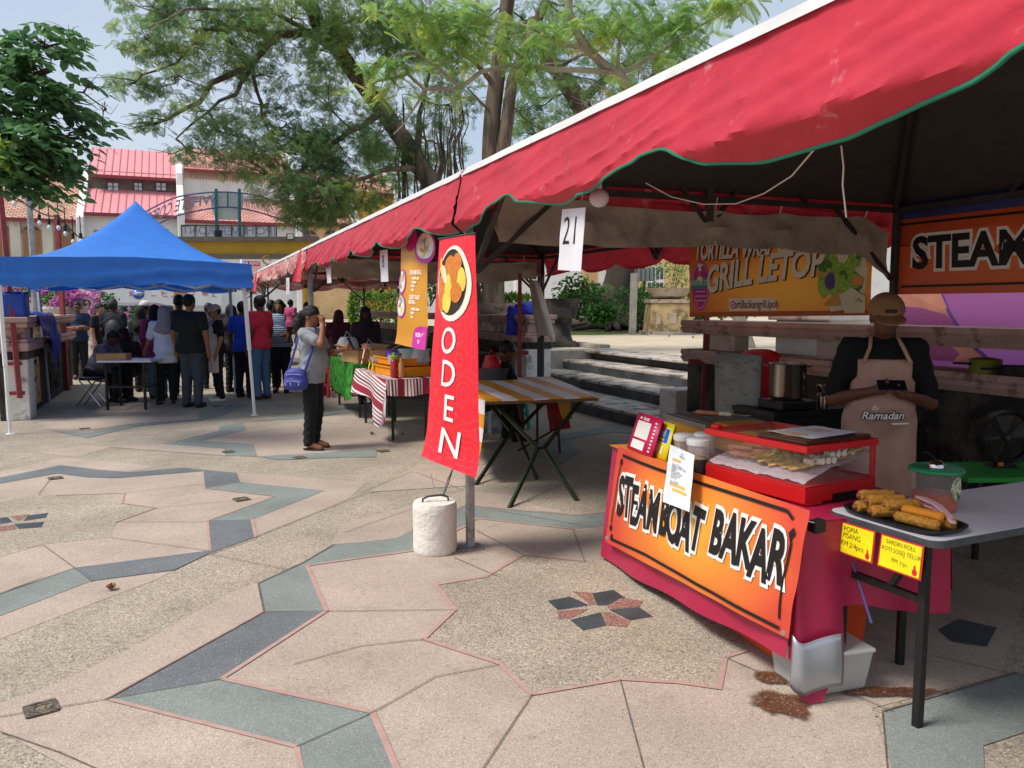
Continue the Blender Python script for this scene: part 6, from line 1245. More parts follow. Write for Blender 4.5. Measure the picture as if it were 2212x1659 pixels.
t = thing('food_tub', 'milky plastic tub with lid on the paving behind the curled silver hem', 'tub', G(1742, 1455)); c = K(1.74, .16, 0); mb = MB(); mb.add([c + KX * x + KY * y + Z * z for z, g_ in ((.005, 0), (.17, .02)) for x, y in ((-.12 - g_, -.14 - g_), (.12 + g_, -.14 - g_), (.12 + g_, .14 + g_), (-.12 - g_, .14 + g_))], [(3, 2, 1, 0), (0, 1, 5, 4), (1, 2, 6, 5), (2, 3, 7, 6), (3, 0, 4, 7)]); mb.build('tub', m_clear, t, bevel=.015); mb = MB(); mb.box(c + Z * .18, (.29, .33, .02), KZ); mb.build('lid', m_clear, t, bevel=.008)
E0 = K(0, 0, 0); ex = Vector((.30, -.53, 0)).normalized(); ey = Vector((.53, .30, 0)).normalized(); EZ = math.atan2(ex.y, ex.x); E1 = Vector((.958, 3.9, TT + .006))
def E(x, y, z): return E1 + ex * x + ey * y + Z * z
EL, ED, EH = .61, .467, .262
m_redp = M('red_plastic', '#c81d1f', .35, .05, 4, spec=.45); m_acr = M('clear_acrylic', '#ffffff', .03, 0, alpha=.02, spec=.5); m_ice = M('crushed_ice', '#f0f1f6', .5, .06, 40, .9, 70, transl=.5)
dcs = thing('display_case', 'red framed clear display case of skewers on ice, on the counter corner', 'display case', E(EL / 2, ED / 2, 0))
def ring(mb, z0, z1, wd, m=0, grow=0):
    g_ = grow
    for x0, x1, y0, y1 in ((-g_, EL + g_, -g_, wd), (-g_, EL + g_, ED - wd, ED + g_), (-g_, wd, wd + .0005, ED - wd - .0005), (EL - wd, EL + g_, wd + .0005, ED - wd - .0005)): mb.box(E((x0 + x1) / 2, (y0 + y1) / 2, (z0 + z1) / 2), (x1 - x0, y1 - y0, z1 - z0), EZ, m)
mb = MB(); mb.box(E(EL / 2, ED / 2, .045), (EL, ED, .07), EZ); ring(mb, .0805, .088, .012)
mb.box(E(EL - .06, ED / 2 - .17, .006), (.12, .1, .012), EZ); mb.box(E(.1, ED / 2, .006), (.12, ED * .8, .012), EZ); mb.box(E(EL - .06, ED / 2 + .19, .006), (.12, .06, .012), EZ)
mb.build('base_tray', m_redp, dcs, bevel=.006)
mb = MB(); mb.box(E(EL + .001, ED * .55, .02), (.004, .16, .036), EZ); mb.build('vent_slot', flatM('slot_black', '#0c0b0c', .8), dcs)
mb = MB(); ring(mb, .232, .262, .03, grow=.006); mb.box(E(EL - .012, ED - .012, .16), (.022, .022, .15), EZ); mb.box(E(.012, ED - .012, .16), (.022, .022, .15), EZ); mb.box(E(.02, .05, .27), (.05, .035, .02), EZ); mb.build('top_frame', m_redp, dcs, bevel=.005)
mb = MB()
for q in ([(0.004, .004), (EL - .004, .004)], [(EL - .004, .005), (EL - .004, ED - .02)], [(.004, .005), (.004, ED - .02)]):
    a, b = q; mb.prism([E(a[0], a[1], .09), E(b[0], b[1], .09), E(b[0], b[1], .231), E(a[0], a[1], .231)], ey * .003 if a[1] == b[1] else ex * .003)
mb.build('side_glass', m_acr, dcs)
m_smoke = M('smoky_acrylic', '#8b6a58', .05, 0, alpha=.18, spec=.6)
mb = MB(); mb.box(E(EL * .30, ED / 2, .258), (EL * .48, ED - .07, .006), EZ); mb.build('left_lid', m_smoke, dcs); mb = MB(); mb.box(E(EL * .74, ED / 2, .272), (EL * .46, ED - .03, .018), EZ); lid = mb.build('right_lid', M('dark_smoky_acrylic', '#4a332e', .06, 0, alpha=.8, spec=.6), dcs, bevel=.008)
mb = MB(); mb.grid(lambda u, v: E(.012 + (EL - .024) * u, .012 + (ED - .024) * v, .098 + .10 * v ** .7 + .02 * nz((u * 5, v * 4, 1)) + .006 * nz((u * 22, v * 18, 3))), 50, 40); stuffice = mb.build('ice_bed', m_ice, dcs)
t = thing('price_sheet', 'white printed sheet lying on the lid of the red display case', 'paper', E(EL * .68, ED * .5, .283)); mb = MB(); mb.grid(lambda u, v: E(EL * .50 + .26 * u, .08 + .33 * v, .284 + .004 * nz((u * 3, v * 3, 0)) + .004 * u * v), 8, 8); mb.build('sheet', flatM('sheet_white', '#e9e9ee', .5), t); mb = MB()
for k, (x, y) in enumerate(((.62, .10), (.62, .125), (.58, .26), (.6, .3))): mb.box(E(EL * .5 + .12 + .02 * (k % 2), y, .2905), (.13 if k < 2 else .09, .012, .0012), EZ)
mb.build('orange_line', flatM('ink_orange', '#d29a4a', .5), t)
# skewers and fish cakes on the ice
m_saus = M('sausage_skin', '#c9805c', .4, .18, 30, .2, 60); m_fry = M('fried_beancurd', '#bf8b42', .6, .25, 40, .6, 90); m_fish = M('pale_fishcake', '#cda755', .55, .15, 40, .3, 80); m_white_c = M('white_rice_roll', '#e0d6c0', .5, .08, 30); m_wood = M('bamboo_stick', '#c79a5f', .6, .15, 30); m_cocoa = flatM('brown_food', '#8d4f33', .5)
rr = random.Random(2)
def skewer(lab, x, y, an, kind, z=.135):
    t = thing('food_skewer', lab, 'skewer', E(x, y, z), 'skewers in the display case'); d = (ex * math.cos(an) + ey * math.sin(an)); L = .13; p = E(x, y, z)
    mb = MB(); mb.tube([p - d * .02, p + d * (L + .11)], .0022, 5); mb.build('stick', m_wood, t); mb = MB()
    if kind == 0: mb.tube([p, p + d * .012, p + d * (L - .012), p + d * L], [.009, .017, .017, .009], 10); mt = m_saus
    elif kind == 1:
        for k in range(3): c = p + d * (.02 + k * .038); mb.ball(c, (.026, .026, .02), 10)
        mt = m_fry
    elif kind == 2:
        for k in range(3): c = p + d * (.015 + k * .035); q = d.cross(Z); mb.tube([c - q * .02, c + q * .02], .0155, 10); mb.tube([c - q * .0206, c - q * .0202], .007, 8, m=1)
        mt = [m_white_c, flatM('roll_hole', '#4a372a', .7)]
    else:
        for k in range(3): c = p + d * (.02 + k * .03); mb.lathe([(.0, -.004), (.03, -.005), (.033, 0), (.03, .005), (0, .006)], c + Z * (.004 * k), 14, mat=Matrix.Rotation(.35, 3, Vector((d.y, -d.x, 0))))
        mt = m_fish
    mb.build('food', mt, t)
LB = ('sausage skewers lying at the left of the ice bed', 'browned fried-ball skewers in the middle of the display case', 'pale ring-shaped roll skewers in the right corner of the display case', 'flat yellow fish-cake skewers along the front of the ice bed')
for x, y, an, kd in ((.05, .10, .35, 0), (.09, .16, .3, 0), (.13, .13, .5, 0), (.06, .24, .35, 0), (.14, .24, .4, 0), (.18, .20, .2, 0), (.05, .31, .3, 0), (.20, .28, .3, 0), (.27, .17, .9, 1), (.33, .20, 1.0, 1), (.36, .15, .8, 1), (.40, .22, 1.1, 1), (.30, .29, .9, 1), (.45, .19, 1.2, 1), (.50, .17, 1.4, 2), (.53, .23, 1.5, 2), (.55, .14, 1.5, 2), (.51, .30, 1.3, 2),
                      (.22, .09, .7, 3), (.28, .075, .8, 3), (.35, .07, .9, 3), (.42, .075, 1.0, 3), (.48, .06, 1.2, 3), (.39, .12, 1.0, 3), (.53, .33, 1.5, 3), (.47, .34, 1.4, 3), (.16, .08, .5, 0), (.10, .07, .4, 0), (.31, .12, .9, 3), (.45, .11, 1.1, 1), (.25, .22, .8, 1), (.38, .28, 1.0, 1), (.24, .34, .5, 0), (.52, .11, 1.5, 2)): skewer(LB[kd], x, y, an, kd, .115 + rr.uniform(0, .02) + .10 * (y / ED) ** .7)
def stand(name, lab, tl, tr, br, bl, mat):
    S = Sheet(tl, tr, br, bl, 0, 0, 0); t = thing(name, lab, 'payment stand', S.at(.5, 0), 'payment stands on the counter'); o = S.make('board', mat, t, 2, 2, th=.006)
    mb = MB(); b0, b1, t0, t1 = S.at(.02, 0, -.01), S.at(.98, 0, -.01), S.at(.02, .95, -.01), S.at(.98, .95, -.01); k = -S.n * .10; k.z = 0
    mb.add([t0, t1, b1 + k, b0 + k], [(0, 1, 2, 3)]); mb.build('rear_flap', mat, t); return S, t
def CP(x, y, z=TT + .012): return G(x, y, z)
def up_from(x0, y0, x1, y1, b): d = ray(x1, y1); s_ = b.y / d.y * 1.012; return Vector((0, 0, CAM_H)) + d * s_
bl_, br_ = CP(1355, 968), CP(1407, 990); S, t = stand('payment_stand', 'pink QR payment stand at the far end of the counter', up_from(0, 0, 1381, 890, bl_), up_from(0, 0, 1433, 906, br_), br_, bl_, flatM('stand_pink', '#d01f58', .4))
mb = MB(); S.rect(mb, .12, .36, .66, .80, .005); S.rect(mb, .12, .08, .62, .30, .005); mb.build('white_panel', pw, t); mb = MB(); S.text(mb, 'boost', .42, .885, .034, .005, off=.001); S.blob(mb, .2, .88, .05, .028, .005)
for k in range(9): S.rect(mb, .80, .10 + k * .09, .88, .14 + k * .09, .005, 0, 1, 1)
mb.build('lettering', pw, t)
bl_, br_ = CP(1396, 978), CP(1438, 996); S, t = stand('payment_stand', 'yellow payment stand with a blue square badge beside the hanging menu sheet', up_from(0, 0, 1422, 905, bl_), up_from(0, 0, 1459, 918, br_), br_, bl_, flatM('stand_yellow', '#f3e21a', .4))
mb = MB(); S.rect(mb, .3, .97, 1, 1.03, .002); S.rect(mb, .26, .44, .86, .82, .006); mb.build('blue_badge', pblu, t); mb = MB(); S.rect(mb, .22, .42, .90, .84, .0045); S.rect(mb, .16, .14, .54, .36, .005); S.text(mb, 'Touch', .56, .74, .03, .008, off=.001); S.text(mb, "'n GO", .56, .64, .03, .008, off=.001); S.rect(mb, .66, .12, .74, .34, .005); mb.build('lettering', pw, t); mb = MB(); S.text(mb, 'eWallet', .56, .52, .026, .008, off=.0008); mb.build('yellow_lettering', pyel, t)
S = Sheet(KP(1447, 960, -.10), KP(1500, 983, -.10), KP(1489, 1106, -.16), KP(1432, 1084, -.15), -.01, .002, 2)
t = thing('menu_sheet', 'white laminated menu sheet clipped to the front edge of the orange banner', 'menu', S.at(.5, .9)); S.make('sheet', flatM('menu_paper', '#e9edf2', .25), t, 8, 12)
mb = MB(); S.rect(mb, .16, .755, .46, .80, .002); mb.build('orange_label', flatM('label_orange', '#e8b25a', .5), t)
for q_ in ((.16, .32, .74, .375), (.26, .24, .84, .295)): mb = MB(); S.rect(mb, *q_, .002); mb.build('orange_label', bpy.data.materials['label_orange'], t)
mb = MB()
for k, tx in enumerate(('Telur Puyuh', 'Bebola Ikan Pedas', 'Sosej', 'Fish Cake', 'Cheese Tofu', 'Crab Stick', 'Sotong', '', 'Sos Pedas', 'Sos Cili')): S.text(mb, tx, .16, .69 - k * .036, .022, .0025, sx=.9, align='LEFT') if tx else 0
S.text(mb, 'MENU', .52, .86, .02, .0025); S.line(mb, [(.46, .90), (.52, .93), (.58, .90)], .003, .0025)
mb.build('lettering', flatM('ink_grey', '#8b8d94', .6), t)
m_lidw = flatM('white_screw_lid', '#e6e6e4', .4); m_jar = M('clear_jar', '#f4efe8', .08, 0, alpha=.25, spec=.6); m_weave = M('dark_woven_wrap', '#3f3a35', .7, .5, 160, .6, 160); m_crumb = M('peanut_crumb', '#b58a3e', .8, .3, 120, .6, 160); m_sambal = M('dark_sauce', '#5a2a2c', .4, .2, 30)
for x, y, r, h, lab, wrap in ((1507, 1028, .054, .155, 'lidded jar with dark woven wrap right beside the display case', True), (1478, 1003, .056, .13, 'lidded jar half hidden behind the hanging menu sheet', False), (1521, 1005, .052, .14, 'lidded jar at the back, tight against the display case', False)):
    c = CP(x, y); t = thing('sauce_jar', lab, 'jar', c, 'white-lidded jars on the counter'); mb = MB(); mb.lathe([(r * .9, 0), (r, .01), (r, h), (r * .92, h + .008)], c, 24, cap=False); mb.build('glass', m_jar, t)
    mb = MB(); mb.lathe([(0, .003), (r * .93, .004), (r * .94, h * (.62 if wrap else .5)), (0, h * (.62 if wrap else .5) + .004)], c, 20); mb.build('contents', m_crumb if wrap else m_sambal, t)
    if wrap: mb = MB(); mb.lathe([(r + .001, .003), (r + .003, .01), (r + .003, h * .60)], c, 28, cap=False); mb.build('woven_sleeve', m_weave, t); mb = MB(); mb.bar(c + Vector((0, 0, h * .6)), c + Vector((-.03, .01, h * .98)), .009, .004); mb.build('spoon_handle', m_wood, t)
    mb = MB(); mb.lathe([(r + .003, h + .004), (r + .005, h + .01), (r + .004, h + .032), (r - .002, h + .036), (0, h + .036)], c, 28); mb.build('lid', m_lidw, t)
t = thing('charcoal_grill', 'yellow metal charcoal grill with wire rack at the far end of the counter', 'grill', K(.35, .42, TT)); m_yl = M('yellow_enamel', '#e0a51e', .4, .1, 6); m_wire = flatM('rack_wire', '#8b8781', .35, metal=.7); m_coal = M('charcoal', '#201d1c', .9, .4, 30, .8, 40)
g0 = Vector((CP(1440, 945).x, CP(1440, 945).y, TT + .012)); gx, gy = ex, ey
def GR(x, y, z): return g0 + KX * x + KY * y + Z * z
mb = MB()
for x0, x1, y0, y1 in ((0, .50, 0, .02), (0, .50, .36, .38), (0, .02, .021, .359), (.48, .50, .021, .359)): mb.box(GR((x0 + x1) / 2, (y0 + y1) / 2, .075), (x1 - x0, y1 - y0, .13), KZ)
mb.box(GR(.25, .19, .015), (.456, .336, .02), KZ); mb.build('body', m_yl, t, bevel=.004)
mb = MB(); mb.box(GR(.25, .19, .07), (.455, .335, .08), KZ); mb.build('charcoal_bed', m_coal, t)
mb = MB(); mb.box(GR(.25, -.004, .142), (.53, .03, .03), KZ); mb.box(GR(.25, .384, .142), (.53, .03, .03), KZ)
for k in range(22): mb.bar(GR(.01 + k * .023, -.01, .16), GR(.01 + k * .023, .39, .16), .003)
for y in (0, .13, .26, .38): mb.bar(GR(-.01, y, .164), GR(.51, y, .164), .004)
mb.build('wire_rack', m_wire, t)
t = thing('storage_box', 'mustard yellow flat tray behind the charcoal grill', 'tray', K(.8, .62, TT)); mb = MB(); mb.box(K(.62, .62, TT + .10), (.62, .28, .16), KZ); mb.build('tray', flatM('mustard_plastic', '#cc8a22', .45), t, bevel=.01)
for x, y, lab in ((.12, .22, 'sausage skewer grilling at the front of the wire rack'), (.17, .27, 'pale stuffed roll skewer grilling beside the sausage on the wire rack')):
    t = thing('food_skewer', lab, 'skewer', GR(x, y, .17), 'skewers on the grill'); d = (KX * .75 + KY * .66).normalized(); p = GR(x, y - .08, .178); mb = MB(); mb.tube([p, p + d * .012, p + d * .15, p + d * .16], [.008, .015, .015, .008], 10); mb.build('food', m_saus if y < .25 else m_white_c, t); mb = MB(); mb.tube([p - d * .02, p + d * .28], .0022, 5); mb.build('stick', m_wood, t)
T1, TX, TY = Vector((1.315, 3.30, 0)), Vector((.416, -.909, 0)).normalized(), Vector((.909, .416, 0)).normalized(); TZR = math.atan2(TX.y, TX.x)
def T(x, y, z): return T1 + TX * x + TY * y + Z * z
t = thing('folding_table', 'white-topped folding table with black legs at the right, holding the fried rolls', 'table', T(.3, .9, 0))
def rrect(x0, x1, y0, y1, r, z, n=6): return [T(cx + r * math.cos(a0 + i * math.pi / 2 / n), cy + r * math.sin(a0 + i * math.pi / 2 / n), z) for cx, cy, a0 in ((x1 - r, y1 - r, 0), (x0 + r, y1 - r, math.pi / 2), (x0 + r, y0 + r, math.pi), (x1 - r, y0 + r, 1.5 * math.pi)) for i in range(n + 1)]
mb = MB(); mb.prism(rrect(0, .53, 0, 1.83, .06, .722), (0, 0, .026)); mb.build('table_edge', m_tabedge, t); mb = MB(); mb.prism(rrect(.006, .524, .006, 1.824, .055, .7485), (0, 0, .002)); mb.build('tabletop', m_tabtop, t)
for x, y in ((.07, .05), (.45, .05), (.07, 1.6), (.45, 1.6)): mb = MB(); mb.bar(T(x, y, 0), T(x, y + (0.0), .72), .032, up=TX); mb.build('leg', m_blk, t, bevel=.004)
for y in (.05, 1.6): mb = MB(); mb.bar(T(.08, y, .50), T(.44, y, .50), .026); mb.bar(T(.3, y, .50), T(.3, y + (.22 if y < 1 else -.22), .71), .022); mb.build('brace', m_blk, t)
t = thing('serving_tray', 'black oblong tray of fried rolls on the near edge of the white table', 'tray', T(.32, .16, .75)); mb = MB()
tc = T(.27, .14, .752)
def tray(u, v):
    an = 2 * math.pi * u; k = 4.0; c_, s_ = math.cos(an), math.sin(an); rx = math.copysign(abs(c_) ** (2 / k), c_); ry = math.copysign(abs(s_) ** (2 / k), s_)
    pr = [(.0, .002), (.88, .002), (.93, .006), (1.0, .022), (1.03, .024), (1.03, .020), (.95, .002)][int(round(v * 6))]
    return tc + TX * (rx * .225 * pr[0]) + TY * (ry * .125 * pr[0]) + Z * pr[1]
mb.grid(tray, 48, 6); mb.build('tray', M('black_tray', '#17181c', .35, .1, 10), t)
m_crust = bpy.data.materials.new('crumbed_crust'); m_crust.use_nodes = True
m_crust = M('crumbed_crust', '#d8983c', .75, .3, 90, .8, 260, col2='#b4701f', thr=.58, scale2=120); m_orroll = M('smooth_orange_roll', '#d0801c', .5, .1, 40, .3, 120)
for i, (x, y, an, L, r, z, mt, lab) in enumerate(((-.13, -.02, 1.25, .15, .025, .03, 0, 'crumbed roll lowest at the far end of the black tray'), (-.155, .03, 1.2, .15, .024, .065, 0, 'crumbed roll on top at the far end of the black tray'), (-.09, .01, 1.2, .16, .025, .06, 0, 'crumbed roll second from the far end, lying high'), (-.05, -.03, 1.2, .14, .025, .03, 0, 'crumbed roll with dark filling showing at its end'), (-.025, .02, 1.2, .15, .024, .055, 0, 'crumbed roll crossing above the smooth orange roll'), (.09, .0, .1, .17, .021, .05, 1, 'smooth bright orange roll on top near the pink tongs'), (.10, -.045, .12, .18, .021, .028, 0, 'long crumbed roll along the near edge of the tray'), (.14, .03, .2, .12, .021, .028, 0, 'crumbed roll beneath the smooth orange roll at the tray\'s near end'))):
    t = thing('fried_roll', lab, 'fried roll', tc + TX * x + TY * y + Z * z, 'fried rolls on the tray'); d = TX * math.cos(an) + TY * math.sin(an); p = tc + TX * x + TY * y + Z * z; mb = MB(); n_ = 14; q = d.cross(Z)
    def rl(u, v): a_ = 2 * math.pi * u; k = min(1, math.sin(math.pi * min(max(v, .0), 1)) * 6 + .25); rr_ = r * k * (1 + (.055 if mt == 0 else .02) * nz((v * 14, math.cos(a_) * 2.5 + i, math.sin(a_) * 2.5), 1)); return p + d * (L * (v - .5)) + q * (rr_ * math.cos(a_)) + Z * (rr_ * math.sin(a_))
    mb.grid(rl, 18, 30); mb.ball(p - d * (L * .49), (r * .55, r * .55, r * .55), 8, m=1); mb.build('crust', [m_orroll if mt else m_crust, m_cocoa], t)
t = thing('tongs', 'pale pink plastic tongs resting on the black tray', 'tongs', tc + TX * .16 + TY * .07); m_pinkp = flatM('pink_plastic', '#e3b3b4', .35); mb = MB()
for s_, dz in ((1, .0), (-1, .018)):
    pts = [tc + TX * (.205) + TY * .02 + Z * .035, tc + TX * .17 + TY * .05 + Z * (.04 + dz * .4), tc + TX * .08 + TY * .10 + Z * (.05 + dz), tc + TX * -.02 + TY * .13 + Z * (.05 + dz * 1.4)]
    wds = [.014, .02, .024, .03]; vs = [];
    for p, w_ in zip(pts, wds):
        q = (TX * .5 + TY * .86); vs += [p - q * w_ , p + q * w_ * .6 - Z * .004, p + q * w_ * .6 + Z * .004, p - q * w_ + Z * .010]
    mb.add(vs, [(i * 4 + j, i * 4 + (j + 1) % 4, i * 4 + 4 + (j + 1) % 4, i * 4 + 4 + j) for i in range(3) for j in range(4)] + [(3, 2, 1, 0), (12, 13, 14, 15)], 0, True)
mb.build('tongs', m_pinkp, t, bevel=.003)
# drink tub with green lid
c = G(2018, 1100, .75); t = thing('sauce_tub', 'clear round tub half full of orange sauce, with a green lid', 'tub', c); h, r = .175, .098
mb = MB(); mb.lathe([(r * .82, .001), (r * .86, .01), (r * .98, h)], c, 36, cap=False); mb.build('tub_wall', M('frosted_tub', '#e6dcd4', .3, 0, alpha=.12), t)
mb = MB(); mb.lathe([(0, .003), (r * .84, .004), (r * .885, .072), (0, .073)], c, 32); mb.build('orange_sauce', M('orange_sauce', '#b84a24', .3, .08, 10, spec=.5), t)
mb = MB(); mb.lathe([(r * 1.03, h - .012), (r * 1.10, h - .008), (r * 1.10, h + .002), (r * 1.0, h + .008), (r * .97, h + .004), (0, h + .004)], c, 40); mb.build('lid', M('green_lid', '#2f9463', .3, .06, 6, transl=.2), t)
mb = MB(); q = [c + Vector((math.cos(a), math.sin(a), 0)) * (r * .965) + Z * z for a, z in [(R(-58) + R(24) * math.cos(2 * math.pi * i / 16), .105 + .048 * math.sin(2 * math.pi * i / 16)) for i in range(16)]]; mb.poly(q); mb.build('sticker', M('leafy_sticker', '#c9cfae', .5, .4, 60, col2='#5d6a48', thr=.5, scale2=40), t)
t = thing('ladle', 'shiny steel ladle bowl resting upside down on the green lid', 'ladle', c + Z * (h + .01)); mb = MB(); mb.lathe([(.034, 0), (.032, .010), (.024, .022), (.012, .028), (0, .029)], c + Vector((.0, .0, h + .006)), 24); mb.build('bowl', flatM('mirror_steel', '#d0cdca', .08, metal=1), t); mb = MB(); mb.tube([c + Vector((.02, .02, h + .022)), c + Vector((.01, .09, h + .05)), c + Vector((0, .12, h + .045))], .004, 6); mb.build('handle', m_blk, t)
# price cards
def pcard(lab, x0, x1, lines, sz):
    S = Sheet(T(x0, -.012, .728), T(x1, -.012, .728), T(x1 + .004, -.028, .600), T(x0, -.028, .600), .004, .001, 3); t = thing('price_card', lab, 'price card', S.at(.5, 1), 'yellow price cards'); S.make('card', flatM('card_border', '#c8322c', .45), t, 4, 4); mb = MB(); S.rect(mb, .04, .05, .96, .95, .0015); mb.build('yellow_field', flatM('fluorescent_yellow', '#f2e21c', .45), t)
    mb = MB(); [S.text(mb, tx, u, v, sz, .003, sx=.9, rot=ro, off=-.0004) for tx, u, v, ro in lines]; mb.build('handwriting', pk, t)
    mb = MB(); S.blob(mb, .86, .18, .055, .10, .003, 0, 12); S.blob(mb, .855, .31, .022, .08, .0032, 0, 10, .1); mb.build('thumb_mark', pred, t)
pcard('yellow handwritten price card reading POPIA PISANG on the table edge', .105, .275, [('POPIA', .33, .80, .05), ('PISANG', .38, .60, .0), ('RM 2/4pcs', .42, .34, -.04)], .030)
pcard('yellow handwritten price card reading SARDIN ROLL on the table edge', .30, .49, [('SARDIN ROLL', .50, .82, .0), ('ROTI SOSEJ TELUR', .52, .60, .0), ('RM 1/pc', .52, .32, -.05)], .0235)
t = thing('plastic_straw', 'thin purple pole leaning between the two tables', 'pole', G(1788, 1400)); mb = MB(); mb.tube([K(LEN + .10, .26, .32), T(.06, .03, .70)], .006, 8); mb.build('pole', flatM('purple_pole', '#5d4f86', .3), t)
t = thing('work_table', 'black-draped low table carrying the gas stove behind the counter', 'table', AT(1720, 940, 6.2)); c = AT(1740, 880, 6.2); zt = c.z; mb = MB(); mb.box((c.x, c.y + .1, zt - .02), (.95, .5, .04), AZ); mb.build('tabletop', flatM('black_top', '#141314', .5), t); mb = MB(); mb.box((c.x, c.y + .1, zt / 2 - .02), (.93, .48, zt - .045), AZ); mb.build('drape', flatM('black_drape', '#121112', .7), t)
WT = zt
t = thing('gas_stove', 'black single-burner gas stove under the steel stock pot', 'stove', AT(1700, 880, 6.1)); c = Vector((AT(1700, 880, 6.15).x, 6.15, WT)); mb = MB(); mb.box(c + Z * .035, (.34, .28, .07), AZ); mb.build('body', flatM('stove_black', '#1b1a1a', .4), t, bevel=.01); mb = MB(); mb.lathe([(.1, .07), (.11, .085), (.1, .085)], c, 16, cap=False); [mb.bar(c + Vector((.05 * math.cos(a), .05 * math.sin(a), .085)), c + Vector((.13 * math.cos(a), .13 * math.sin(a), .085)), .01) for a in (0, 1.57, 3.14, 4.71)]; mb.build('burner', m_dkst, t)
t = thing('stock_pot', 'tall shiny steel stock pot with loop handles', 'pot', c + Z * .09); m_ss = M('brushed_steel', '#bdb2a6', .22, .06, 3, metal=1); h, r = .26, .135; b = c + Z * .09; mb = MB(); mb.lathe([(r * .96, 0), (r, .01), (r, h - .01), (r + .008, h), (r - .003, h), (r - .006, .02), (0, .015)], b, 32); mb.build('pot_body', m_ss, t)
for s_ in (1, -1): mb = MB(); u_ = Vector((.92 * s_, .1, 0)).normalized(); v_ = u_.cross(Z); mb.tube([b + u_ * r + v_ * .045 + Z * (h - .03), b + u_ * (r + .045) + v_ * .04 + Z * (h - .015), b + u_ * (r + .045) - v_ * .04 + Z * (h - .015), b + u_ * r - v_ * .045 + Z * (h - .03)], .006, 6); mb.build('loop_handle', m_ss, t)
t = thing('steel_cup', 'small steel cup with strainer beside the stock pot', 'cup', AT(1777, 870, 6.0)); b = Vector((AT(1777, 880, 6.1).x, 6.1, WT)); mb = MB(); mb.lathe([(.035, 0), (.04, .02), (.04, .1), (.046, .105), (.03, .13), (.05, .17), (.052, .185), (.045, .185), (.028, .13), (0, .02)], b, 20); mb.build('cup', m_ss, t)
t = thing('wooden_board', 'upright grey painted board with peeling lines shielding the stove', 'board', AT(1590, 900, 6.6)); S = Sheet(AT(1546, 760, 6.65), AT(1646, 768, 6.25), AT(1640, 912, 6.25), AT(1546, 900, 6.65), 0, 0, 0); o = S.make('panel', M('peeling_grey_paint', '#7d827f', .8, .12, 6, .3, 30, col2='#5c4f45', thr=.6, scale2=9, stretch=(1, 1, 3)), t, 4, 4, th=.02); mb = MB(); mb.bar(S.at(.5, .02, -.2), S.at(.5, .5, -.02), .03); mb.bar(S.at(.1, 0), S.at(.1, -.9 * .0 - .01, 0) - Z * max(0, S.at(.1, 0).z - .0), .03); mb.bar(S.at(.9, 0), Vector((S.at(.9, 0).x, S.at(.9, 0).y, 0)), .03); mb.build('prop', m_dkst, t)
t = thing('plastic_chair', 'red moulded plastic chair with its rounded back showing behind the grey board', 'chair', AT(1690, 900, 7.0)); c = Vector((AT(1690, 900, 7.55).x, 7.55, 0)); m_rch = flatM('red_chair_plastic', '#c4222a', .35)
def cl(x, y, z): return c + N * x + A * y + Z * z
mb = MB(); mb.grid(lambda u, v: cl((u - .5) * (.46 + .1 * v), -.22 + .44 * v, .44 + .02 * math.cos((u - .5) * 3)), 8, 8); mb.build('seat', m_rch, t, solid=.012)
mb = MB(); mb.grid(lambda u, v: cl((u - .5) * .56, .20 + .12 * v + .08 * (1 - (2 * u - 1) ** 2), .46 + (.72 - .10 * (2 * u - 1) ** 4) * v), 14, 10); mb.build('backrest', m_rch, t, solid=.012)
for x in (-.2, .2):
    for y in (-.18, .2): mb = MB(); mb.bar(cl(x, y, .44), cl(x * 1.15, y * 1.15, 0), .04); mb.build('leg', m_rch, t)
    mb = MB(); mb.bar(cl(x * 1.25, .22, .66), cl(x * 1.25, -.15, .64), .05, .03); mb.bar(cl(x * 1.25, -.15, .64), cl(x * 1.1, -.18, .44), .04); mb.build('armrest', m_rch, t)
t = thing('display_table', 'low table with a bright green cloth at the right, carrying the fan', 'table', AT(2165, 1030, 5.0)); c = AT(2140, 1020, 5.0); zf = c.z; mb = MB(); mb.box((c.x + .35, 5.1, zf - .015), (1.2, .5, .03), AZ - .35); mb.build('green_cloth', flatM('green_cloth', '#2f9a3c', .6), t); mb = MB()
for x, y in ((-.1, 4.95), (.75, 4.75), (.0, 5.35), (.85, 5.1)): mb.bar((c.x + x, y, 0), (c.x + x, y, zf - .03), .03); mb.build('leg', m_blk, t); mb = MB()
t = thing('table_fan', 'black box fan with round grille on the green cloth', 'fan', AT(2165, 1020, 5.1)); c = AT(2172, 945, 5.15); Q = Matrix.Rotation(R(90), 3, 'X'); mb = MB(); mb.lathe([(.165, -.03), (.175, -.035), (.175, .035), (.165, .03)], c, 32, mat=Q, cap=False); mb.build('rim', m_blk, t); mb = MB()
for k in range(5):
    a0 = k * 2 * math.pi / 5; mb.add([c + Vector((math.cos(a0 + q) * r_, dy, math.sin(a0 + q) * r_)) for r_, q, dy in ((.03, 0, .0), (.15, .0, -.012), (.155, .75, .014), (.03, .9, .0))], [(0, 1, 2, 3)])
mb.build('blade', flatM('fan_blade', '#2b2a2a', .4), t); mb = MB(); mb.ball(c - Vector((0, .03, 0)), (.03, .02, .03), 12); mb.build('hub', flatM('fan_hub', '#3a3430', .4), t)
mb = MB()
for r_ in (.05, .085, .12, .15): mb.tube([c + Vector((r_ * math.cos(a), -.035, r_ * math.sin(a))) for a in [i * 2 * math.pi / 28 for i in range(29)]], .0018, 4, cap=False)
